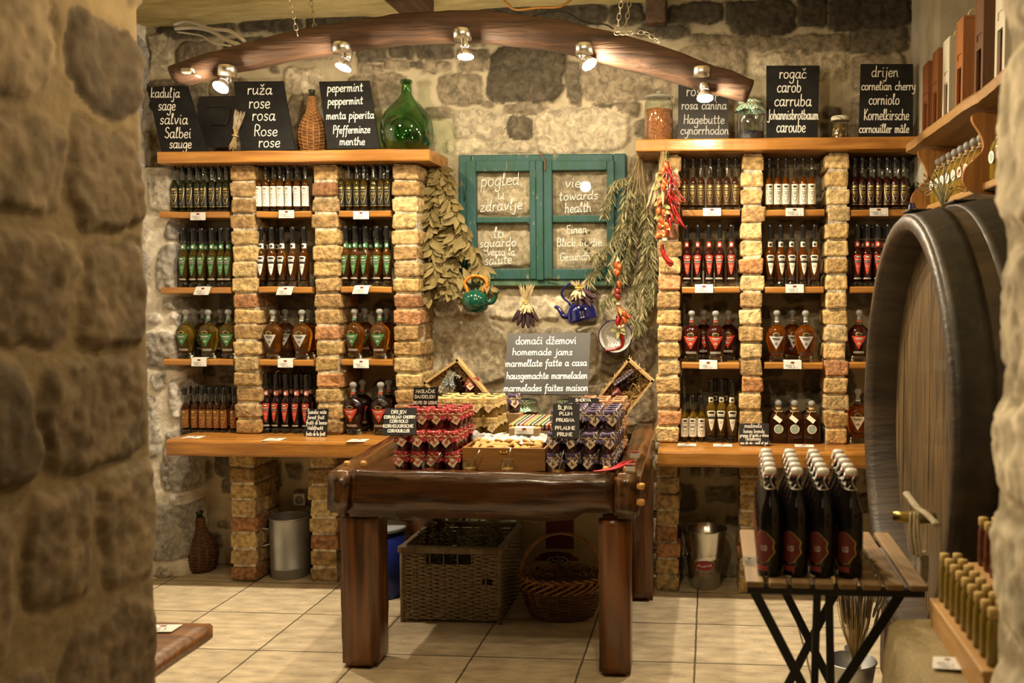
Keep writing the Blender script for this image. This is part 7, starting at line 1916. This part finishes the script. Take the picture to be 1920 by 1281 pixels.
# bung door and tap
g = G(); by, bz_ = -.42, -.27
g.prism([(by + .05 * math.cos(a), bz_ + .085 * math.sin(a)) for a in [2 * math.pi * k / 24 for k in range(24)]], .102, .113, 'X'); g.build('bung_plate', M('bung_dark', (.05, .035, .02), rough=.6), root)
g = G(); g.box((.09, by - .02, bz_ - .02), (.05, .16, .05), bev=.008, M=None); g.build('tap_block', CASKS, root)
BRASS = M('old_brass', (.42, .33, .10), rough=.32, metal=.9)
tp = WX(1712, 970, .56) - CB
g = G(); g.tube([tp + Vector((.06, 0, 0)), tp + Vector((.0, 0, .0)), tp + Vector((-.03, 0, .0)), tp + Vector((-.055, 0, .002))], [.016, .019, .015, .013], 12); g.build('tap', BRASS, root)
g = G(); hp = [WX(1700, 925, .53) - CB, WX(1718, 950, .53) - CB, WX(1738, 965, .54) - CB, WX(1757, 984, .55) - CB]; g.tube(catmull(hp, 5), .011, 6, flat=.5); g.jitter(.002, 40); g.build('tap_lever', M('weathered_wood', (.34, .29, .20), (.24, .20, .13), rough=.9, scale=60), root)
for k, (px, xo) in enumerate(((1708, .54), (1716, .545), (1722, .55))):
    a = WX(px, 962, xo); b = WX(px + 6, 1040 + 4 * k, xo + .01)
    g = G(); g.tube(catmull([a - CB, (a + b) / 2 - CB + Vector((-.004, 0, 0)), b - CB], 5), .0042, 6); g.build('rope', M('pale_rope', (.56, .46, .29), (.44, .35, .20), rough=.95, scale=90), root)
a = WX(1730, 1062, .575) - CB
g = G(); g.box(a, (.022, .05, .075), bev=.004, M=None); g.jitter(.003, 40); g.build('wooden_label_block', M('weathered_wood', (.34, .29, .20)), root)
# cradle under the cask
root = empty('cask_cradle', (.86, 3.1, 0), 'dark timber cradle carrying the huge cask', 'stand')
for y in (2.72, 3.48):
    g = hewn((0, y - 3.1, .17), (.42, .12, .34), .004, 6, y); g.build('bearer', DARKWOOD, root)
g = hewn((0, 0, .06), (.40, .66, .10), .004, 6, 4); g.build('cross_beam', DARKWOOD, root)
# things on top of the cask
root = empty('dried_twig_bunch', (.80, 3.30, CB.z + .76), 'wispy dry greenish twigs lying on top of the cask', 'dried bunch'); g = G(); gl = G(); rnd = random.Random(77)
for k in range(26):
    a = rnd.uniform(-1.2, 1.2); e = Vector((math.sin(a) * rnd.uniform(.04, .10), rnd.uniform(-.06, .06), math.cos(a) * rnd.uniform(.05, .13)))
    pts = catmull([Vector((0, 0, -.03)), e * .5 + Vector((0, 0, .02)), e], 4); g.tube(pts, .0016, 4)
    leaf(gl, e, e, .02, .005, (0, -1, 0))
g.build('stalks', OLP, root); gl.build('leaves', DRYG, root, fix=False)
for k, px in enumerate((1707, 1713)):
    p_ = W(px, 404, 3.42)
    g = G(); g.lathe([(0, 0), (.009, 0), (.009, .055), (.005, .062), (.005, .072), (0, .072)], 12)
    tag(g.build('small_blue_bottle', M('cobalt_glass', (.02, .025, .10), rough=.1, spec=.8), None, loc=(p_.x, 3.42, 1.692)), 'tiny cobalt bottle standing on the cask, %s' % ('nearer the brick pillar' if k == 0 else 'nearer the dry twigs'), 'bottle', 'tiny blue bottles')

# ================================================================== SWING-TOP BOTTLES ON A FOLDING TABLE
SLAT = wood('grey_brown_slat', (.26, .165, .075), (.17, .105, .046), 'Y', rough=.6, scale=7)
BLKM = M('black_metal', (.012, .012, .013), rough=.45, metal=.3)
TZ = .712; fx0, fx1, fy0, fy1 = .088, .555, 2.345, 2.865
root = empty('folding_table', ((fx0 + fx1) / 2, (fy0 + fy1) / 2, 0), 'slatted folding table with black crossed metal legs beside the cask', 'table'); inv = -root.location
ns = 8; pitch = (fx1 - fx0) / ns
for i in range(ns):
    g = G(); g.box(Vector((fx0 + pitch * (i + .5), (fy0 + fy1) / 2 + (.0 if i % 2 else .004), TZ - .008)) + inv, (pitch * .78, fy1 - fy0, .016), bev=.004); g.build('slat', SLAT, root)
for y in (fy0 + .03, fy1 - .03):
    g = G(); g.box(Vector(((fx0 + fx1) / 2, y, TZ - .027)) + inv, (fx1 - fx0 - .02, .024, .020), bev=.002); g.build('frame_rail', BLKM, root)
def bar2(a, b, w=.024, t=.009):
    a, b = Vector(a), Vector(b); d = (b - a).normalized(); s = d.cross(Vector((0, 1, 0))).normalized(); f = s.cross(d)
    g = G(); vs = [p + s * (sx * w / 2) + f * (sy * t / 2) + inv for p in (a, b) for sx, sy in ((-1, -1), (1, -1), (1, 1), (-1, 1))]
    g.add(vs, [(0, 1, 2, 3), (7, 6, 5, 4), (0, 4, 5, 1), (1, 5, 6, 2), (2, 6, 7, 3), (3, 7, 4, 0)]); return g.build('leg', BLKM, root)
zt_ = TZ - .035
bar2((.115, fy0 + .05, zt_), (.46, fy0 + .06, .005)); bar2((.50, fy0 + .07, zt_), (.10, fy0 + .08, .005))
bar2((.165, fy1 - .10, zt_), (.50, fy1 - .09, .005)); bar2((.44, fy1 - .08, zt_), (.12, fy1 - .07, .005))
bar2((.285, fy0 + .10, zt_), (.285, fy0 + .20, .005), .02); bar2((.31, fy0 + .06, zt_), (.33, fy0 + .06, .005), .02)
SWG = M('black_swing_bottle', (.006, .004, .004), rough=.06, spec=.45)
CER = M('white_ceramic', (.66, .64, .60), rough=.25)
RUB = M('red_rubber', (.38, .025, .02), rough=.5)
BRN = M('maroon_beer_label', (.15, .022, .018), (.11, .016, .014), rough=.5, scale=30)
root = empty('swing_top_bottle', cat='beer bottle'); H = .268; r = .0325
bp_ = [(r * .9, 0), (r, .005), (r, .150), (r * .97, .165), (r * .80, .185), (r * .55, .205), (r * .43, .222), (r * .38, .245), (r * .44, .248), (r * .44, .258)]
g = G(); g.lathe(bp_, 24); g.build('glass_body', SWG, root)
g = G(); g.lathe([(r * .44, .2585), (r * .46, .262)], 16); g.build('rubber_seal', RUB, root)
g = G(); g.lathe([(r * .42, .2622), (r * .50, .265), (r * .50, .274), (r * .40, .279), (0, .280)], 16); g.build('ceramic_stopper', CER, root)
g = G(); g.tube([Vector((r * .46 * math.cos(2 * math.pi * k / 14), r * .46 * math.sin(2 * math.pi * k / 14), .226)) for k in range(14)], .0015, 5, closed=True)
for s in (-1, 1): g.tube(catmull([Vector((s * r * .46, 0, .226)), Vector((s * r * .62, -r * .35, .232)), Vector((s * r * .40, -r * .5, .252)), Vector((s * r * .52, 0, .270))], 4), .0013, 5)
g.tube(catmull([Vector((-r * .3, -r * .48, .240)), Vector((0, -r * .66, .228)), Vector((r * .3, -r * .48, .240))], 4), .0013, 5); g.build('wire_bail', STEEL, root)
lv = [(.035, .001)] + [(.035 + .085 * t, r * .95 * math.sin(math.pi * min(max(t, .02), .98)) ** .55 * (1 + .10 * math.cos(t * 18))) for t in [k / 14 for k in range(1, 14)]] + [(.120, .001)]
g = G(); patch(g, bp_, [(z, w + .0022) for z, w in lv], 0, lift=.0004, na=14); lb = g.build('label_border', GOLD, root)
g = G(); patch(g, bp_, lv, 0, lift=.0009, na=14); l2 = g.build('label', BRN, lb)
g = G(); st_, w_ = strokes('LO', slant=0)
for pl in st_:
    pts = [Vector(((r + .0016) * math.cos(-math.pi / 2 + ((x - w_ / 2) * .00115 + .006) / r), (r + .0016) * math.sin(-math.pi / 2 + ((x - w_ / 2) * .00115 + .006) / r), .070 + y * .0011)) for x, y in pl]; ribbon(g, pts, .0010, Vector((0, -1, 0)))
g.build('label_lettering', PALEINK, l2, fix=False)
g = G(); patch(g, bp_, [(.016, r * .5), (.030, r * .5)], 0, lift=.0006, na=6); g.build('foot_label', M('dusty_red_label', (.26, .045, .05), rough=.6), root)
SB = {'o': root}
colx = [1447, 1497, 1547, 1600]
for j in range(5):
    y = 2.415 + .0715 * j
    for i, px in enumerate(colx):
        x = W(px, 545, 2.415).x + .0015 * j
        place(SB, (x, y, TZ + .001), (0, 0, -.70 + .03 * ((i * 3 + j) % 3)), 'black swing-top bottle on folding table, %s from outer edge, %s row' % (ORD[i], ['front', 'second', 'third', 'fourth', 'back'][j]), 'swing-top bottles on the folding table')
c = WZ(1405, 1052, TZ + .012); price_card(c, .036, .024, (1, -.12, 0), (0, .6, .8), 'white card leaning on the first swing-top bottle')
# small slatted tray leaning by the cask tap
# ================================================================== LAVENDER BUCKET ON THE FLOOR
c = Vector((.50, 3.25, .001)); root = empty('lavender_pail', c, 'small galvanised pail on the floor behind the folding table', 'pail')
g = G(); g.lathe([(0, 0), (.06, 0), (.062, .003), (.085, .155)], 28, cap=False); g.lathe([(.085, .155), (.082, .153), (.06, .008), (0, .008)], 28, cap=False); g.build('body', ZINC, root)
g = G(); g.tube([Vector((.0855 * math.cos(2 * math.pi * k / 32), .0855 * math.sin(2 * math.pi * k / 32), .155)) for k in range(32)], .003, 6, closed=True); g.build('rolled_rim', ZINC, root)
g = G(); g.lathe([(.014, 0), (.014, .003)], 12, M=T((0, .083, .168), rx=math.radians(90))); g.build('bail_ear', ZINC, root)
LAV = M('lavender_heads', (.20, .155, .12), (.13, .10, .085), rough=.95, scale=60)
bundle('lavender_sheaf', c + Vector((.01, .0, .012)), c + Vector((.015, -.02, .45)), 120, .035, .075, 'big sheaf of dried lavender standing in the small pail', tie_at=.28, head=.35, mat_h=LAV, seed=12, rs=.0013, rh=.005)

# ================================================================== BURLAP TABLE WITH STEPPED RACK OF VIALS
BURL = M('burlap', (.30, .235, .12), (.22, .17, .085), rough=.95, scale=150, bump=.5, bscale=260)
bz = .67
bx0_, by1_ = .430, 2.215
g = G(); rows = []
def burl(u, v):       # u along x inwards, v along y; skirts fall on the shop side and at the far end
    pass
xs = [0, .0, .004, .02, .10, .22, .34, .50]
prof_x = [(-.065, 0), (-.052, .14), (-.040, .30), (-.028, .46), (-.016, .59), (-.003, .655), (.02, .67), (.09, .673), (.2, .673), (.34, .673)]
rows = []
for k in range(22):
    y = 1.73 + (by1_ - 1.73) * k / 21
    rr = []
    for i, (dx, z) in enumerate(prof_x):
        f = max(0, 1 - z / .67)
        rr.append(Vector((bx0_ + dx + .024 * f * math.sin(y * 34 + z * 3), y, z + .004 * mnoise.noise(Vector((y * 9, dx * 9, 1))))))
    rows.append(rr)
for q, (dy, z) in enumerate([(.015, .655), (.025, .56), (.033, .4), (.040, .2), (.047, 0)]):
    rows.append([Vector((bx0_ + dx * .6 + .02, by1_ + dy + .012 * math.sin(dx * 40) * (1 - z / .67), min(z, zz))) for i, (dx, zz) in enumerate(prof_x)])
g.grid(rows)
tag(g.build('burlap_cloth', BURL), 'coarse burlap cloth hanging over a low table in front of the cask', 'cloth')
g = G(); root = empty('low_table', (.63, 1.96, 0), 'low wooden table hidden beneath the burlap cloth', 'table'); g.box((.01, 0, .652), (.36, .44, .024)); g.build('top', DARKWOOD, root)
for x in (-.12, .15):
    for y in (-.18, .18):
        g = G(); g.box((x, y, .32), (.04, .04, .638)); g.build('leg', DARKWOOD, root)
c = WZ(1776, 1243, bz + .010); price_card(c, .058, .052, (.95, -.25, .08), (.25, .95, .1), 'white card with red seal lying on the burlap cloth')
RACK = wood('blond_rack_wood', (.46, .27, .10), (.36, .195, .065), 'Y', rough=.5, scale=7)
root = empty('stepped_rack', (.598, 1.97, .6735), 'blond wooden stepped rack of corked vials standing on the burlap', 'rack')
sw = .085; y0r, y1r = -.22, .20
for k in range(3):
    x = -.085 + sw * k; zz = .060 + .085 * k
    g = G(); g.box((x + sw / 2, (y0r + y1r) / 2, zz), (sw + .006, y1r - y0r, .012), bev=.002); g.build('step_board', RACK, root)
    g = G(); g.box((x + .006, (y0r + y1r) / 2, zz - .045), (.010, y1r - y0r - .01, .078), bev=.002); g.build('riser_board', RACK, root)
for y in (y0r + .006, y1r - .006):
    g = G(); g.prism([(-.085, 0), (.17, 0), (.17, .225), (.085, .225), (.085, .14), (0, .14), (0, .055), (-.085, .055)], y - .006, y + .006, 'Y'); g.build('end_board', RACK, root)
VG = M('yellow_oil_glass', (.50, .36, .05), (.34, .24, .03), rough=.06, trans=.6, spec=.7, scale=8)
VD = M('dark_oil_glass', (.12, .03, .012), (.07, .02, .01), rough=.06, spec=.7, scale=8)
def vial(mat, nm):
    r_ = empty(nm, cat='vial'); g = G(); g.lathe([(.0105, 0), (.0115, .003), (.0115, .078), (.009, .084), (.009, .090)], 14); g.build('glass_body', mat, r_)
    g = G(); g.lathe([(.0088, .0905), (.0108, .093), (.0108, .110), (0, .111)], 12); g.build('cork', M('yellow_cork', (.42, .29, .09), (.32, .21, .06), rough=.8, scale=90), r_); return {'o': r_}
V1, V2 = vial(VG, 'oil_vial'), vial(VD, 'oil_vial')
for k, pool, nmv, rows_ in ((0, V1, 'yellow', 2), (1, V2, 'dark red', 2), (2, V1, 'yellow', 1)):
    for q in range(rows_):
        for j in range(9):
            place(pool, (.598 - .085 + sw * k + .024 + .029 * q, 1.97 + y0r + .028 + .046 * j, .6735 + .0665 + .085 * k), (0, 0, j), '%s corked vial, %s step, %s line, %s from near end' % (nmv, ['lowest', 'middle', 'top'][k], ['outer', 'inner'][q], ORD[j]), '%s vials on the stepped rack' % nmv)

# ================================================================== WALL SHELF WITH FLASKS AND CRATES
SHW = wood('rough_shelf_wood', (.34, .185, .055), (.20, .105, .032), 'Y', rough=.6, scale=6, bump=.5)
PANW = wood('bracket_wood', (.36, .155, .035), (.22, .09, .022), 'Z', rough=.45, coat=.2)
ZS = 2.085; XE = .862
root = empty('wall_shelf', (1.0, 3.4, ZS), 'long rough wooden wall shelf above the cask with curved side panels', 'shelf'); inv = -root.location
g = G(); vs = []; ny = 40
for i in range(ny + 1):
    y = 2.30 + (4.335 - 2.30) * i / ny; w_ = .012 * mnoise.noise(Vector((y * 4, 0, 3))) + .006 * mnoise.noise(Vector((y * 14, 0, 5)))
    e_ = XE + w_ + (.05 * max(0, (y - 4.25) / .085) ** 2)
    vs += [(e_ + .012, y, ZS + .022), (e_, y, ZS + .008), (e_ + .004, y, ZS - .020), (1.118, y, ZS - .026), (1.118, y, ZS + .022)]
fs = [(i * 5 + k, i * 5 + (k + 1) % 5, (i + 1) * 5 + (k + 1) % 5, (i + 1) * 5 + k) for i in range(ny) for k in range(5)] + [(0, 1, 2, 3, 4), tuple(range(ny * 5 + 4, ny * 5 - 1, -1))]
g.add([Vector(v) + inv for v in vs], fs); g.build('top_board', SHW, root)
zb2 = 1.802
def bracket(y, xe):
    pts = catmull([(xe + .10, ZS - .028, 0), (xe + .012, ZS - .035, 0), (xe + .0, ZS - .06, 0), (xe + .03, ZS - .11, 0), (xe + .035, ZS - .16, 0), (xe - .02, ZS - .22, 0), (xe - .025, ZS - .27, 0), (xe + .015, ZS - .303, 0), (xe + .09, ZS - .312, 0), (1.116, ZS - .313, 0)], 5)
    poly = [(p.x, p.y) for p in pts] + [(1.116, ZS - .028)]
    g = G(); g.prism([(x + inv.x, z + inv.z) for x, z in poly], y - .011 + inv.y, y + .011 + inv.y, 'Y'); return g.build('side_panel', PANW, root)
bracket(4.10, .885); bracket(3.28, .885); bracket(2.50, .885)
for (ya, yb) in ((3.292, 4.088), (2.512, 3.268)):
    g = G(); g.box(Vector((1.018, (ya + yb) / 2, zb2)) + inv, (.195, yb - ya, .026), bev=.006); g.jitter(.002, 8); g.build('lower_board', SHW, root)
FLQ = [liquid('gold_oil', (.62, .42, .05), (.52, .33, .03), .8), liquid('pale_amber_oil', (.58, .33, .05), (.46, .24, .03), .8), liquid('maroon_oil', (.09, .018, .02), (.06, .012, .012), .5)]
def tag_flask(lq, tagc):
    P_ = square_flask(.190, .031, lq, 'round_stopper_flask', seal=False, tagged=False); r_ = P_['o']
    g = G(); a_ = .031
    g.prism([(.0165 * math.cos(2 * math.pi * k / 18) - .004, .075 + .021 * math.sin(2 * math.pi * k / 18)) for k in range(18)], -a_ * .8 - .006, -a_ * .8 - .0045, 'Y'); t_ = g.build('oval_tag', tagc, r_)
    g = G(); g.prism([(.011 * math.cos(2 * math.pi * k / 18) - .004, .075 + .014 * math.sin(2 * math.pi * k / 18)) for k in range(18)], -a_ * .8 - .0068, -a_ * .8 - .0061, 'Y'); g.build('tag_picture', M('tag_pink' if tagc is CREAM else 'tag_green', (.50, .26, .18) if tagc is CREAM else (.36, .45, .38), rough=.8), t_)
    g = G(); g.tube([Vector((.014 * math.cos(2 * math.pi * k / 12), .014 * math.sin(2 * math.pi * k / 12), .141)) for k in range(12)], .002, 5, closed=True); g.tube(catmull([Vector((0, -.014, .141)), Vector((-.004, -.022, .12)), Vector((-.004, -.030, .095))], 4), .0016, 5); g.build('twine', TWINE, r_)
    return P_
F1, F2, F3 = tag_flask(FLQ[0], WHITE), tag_flask(FLQ[1], CREAM), tag_flask(FLQ[2], CREAM)
for j in range(8):
    y = 4.03 - .088 * j
    place(F1 if j < 5 else F2, (.955, y, zb2 + .0135), (0, 0, -math.pi / 2 + .25), 'ball-stoppered flask with hanging oval tag on the wall shelf, %s from the far end' % ORD[j], 'tagged flasks on the wall shelf')
for j in range(5):
    y = 3.19 - .088 * j
    place([F1, F1, F3, F1, F2][j], (.955, y, zb2 + .0135), (0, 0, -math.pi / 2 + .25), 'ball-stoppered tagged flask in the nearer wall-shelf compartment, %s from the curved panel' % ORD[j], 'tagged flasks on the wall shelf')
CRW = [wood('red_brown_crate', (.26, .085, .025), (.17, .055, .018), 'Z', rough=.5, scale=7), wood('mid_brown_crate', (.30, .115, .032), (.20, .075, .022), 'Z', rough=.5, scale=7), wood('dark_crate', (.12, .055, .022), (.08, .036, .015), 'Z', rough=.5, scale=7)]
CRWH = wood('whitewashed_crate', (.52, .48, .38), (.40, .36, .27), 'Z', rough=.6, scale=7)
REDV = M('red_bottle_label', (.28, .02, .02), rough=.4)
def bottle_crate(y, mat, H, lab, k):
    """tall narrow box for one bottle: solid back, framed front with an open lower slot, rope loop on top"""
    r_ = empty('bottle_crate', (.985, y, ZS + .0225), lab, 'crate', 'wooden bottle crates on the wall shelf'); w, d = .096, .105; t = .010
    for nm, c, s in (('back_panel', (w / 2 - t / 2, 0, H / 2), (t, d, H)), ('side_panel', (0, d / 2 - t / 2, H / 2), (w - 2 * t - .001, t, H - .001)), ('side_panel', (0, -d / 2 + t / 2, H / 2), (w - 2 * t - .001, t, H - .001)), ('top_panel', (0, 0, H + .005), (w, d, t)), ('base_panel', (0, 0, t / 2), (w - 2 * t - .001, d - 2 * t - .001, t))):
        g = G(); g.box(c, s, bev=.0015); g.build(nm, mat, r_)
    g = G(); fx = -w / 2 + t / 2
    g.box((fx, d / 2 - .012, H / 2), (t, .024, H)); g.box((fx, -d / 2 + .012, H / 2), (t, .024, H)); g.box((fx, 0, H - .06), (t, d - .048, .12)); g.box((fx, 0, H * .56), (t, d - .048, .03)); g.box((fx + .002, 0, H * .74), (t - .004, d - .048, .16)); g.box((fx, 0, .012), (t, d - .048, .024)); g.build('front_frame', mat, r_)
    g = G(); g.tube(catmull([Vector((-.018, 0, H + .008)), Vector((-.014, 0, H + .035)), Vector((.0, 0, H + .045)), Vector((.014, 0, H + .035)), Vector((.018, 0, H + .008))], 5), .0035, 6); g.build('rope_handle', TWINE, r_)
    b_ = empty('boxed_bottle', (.985, y, ZS + .033), 'dark bottle with red label standing inside the %s' % lab.split(',')[0], 'bottle', 'bottles inside the crates')
    b_['label'] = 'dark red-labelled bottle inside the %s bottle crate on the wall shelf, from the far end' % ORD[k]
    g = G(); g.lathe([(.027, 0), (.028, .003), (.028, H * .5), (.012, H * .68), (.011, H * .88), (0, H * .88)], 16); g.build('glass_body', LQ_DARK, b_)
    g = G(); g.lathe([(.0284, .04), (.0284, H * .36)], 16, cap=False); g.build('label', REDV, b_)
for k, (y, m, H, lab) in enumerate(((4.22, CRW[0], .325, 'red-brown wooden bottle crate standing next to the cornelian board'), (4.04, CRW[1], .335, 'mid-brown wooden bottle crate, second from the cornelian board'), (3.86, CRWH, .335, 'whitewashed bottle crate, farther one on the wall shelf'), (3.66, CRW[1], .355, 'brown bottle crate with rope loop, between whitewashed and dark crates'),
                                    (3.40, CRW[2], .36, 'dark brown bottle crate with rope loop beyond the nearer whitewashed one'), (3.16, CRWH, .37, 'whitewashed bottle crate, nearer one on the wall shelf'), (2.95, CRW[2], .37, 'dark brown bottle crate standing nearest the stone jamb but one'), (2.74, CRW[0], .37, 'red-brown bottle crate half hidden by the stone jamb'))):
    bottle_crate(y, m, H, lab, k)
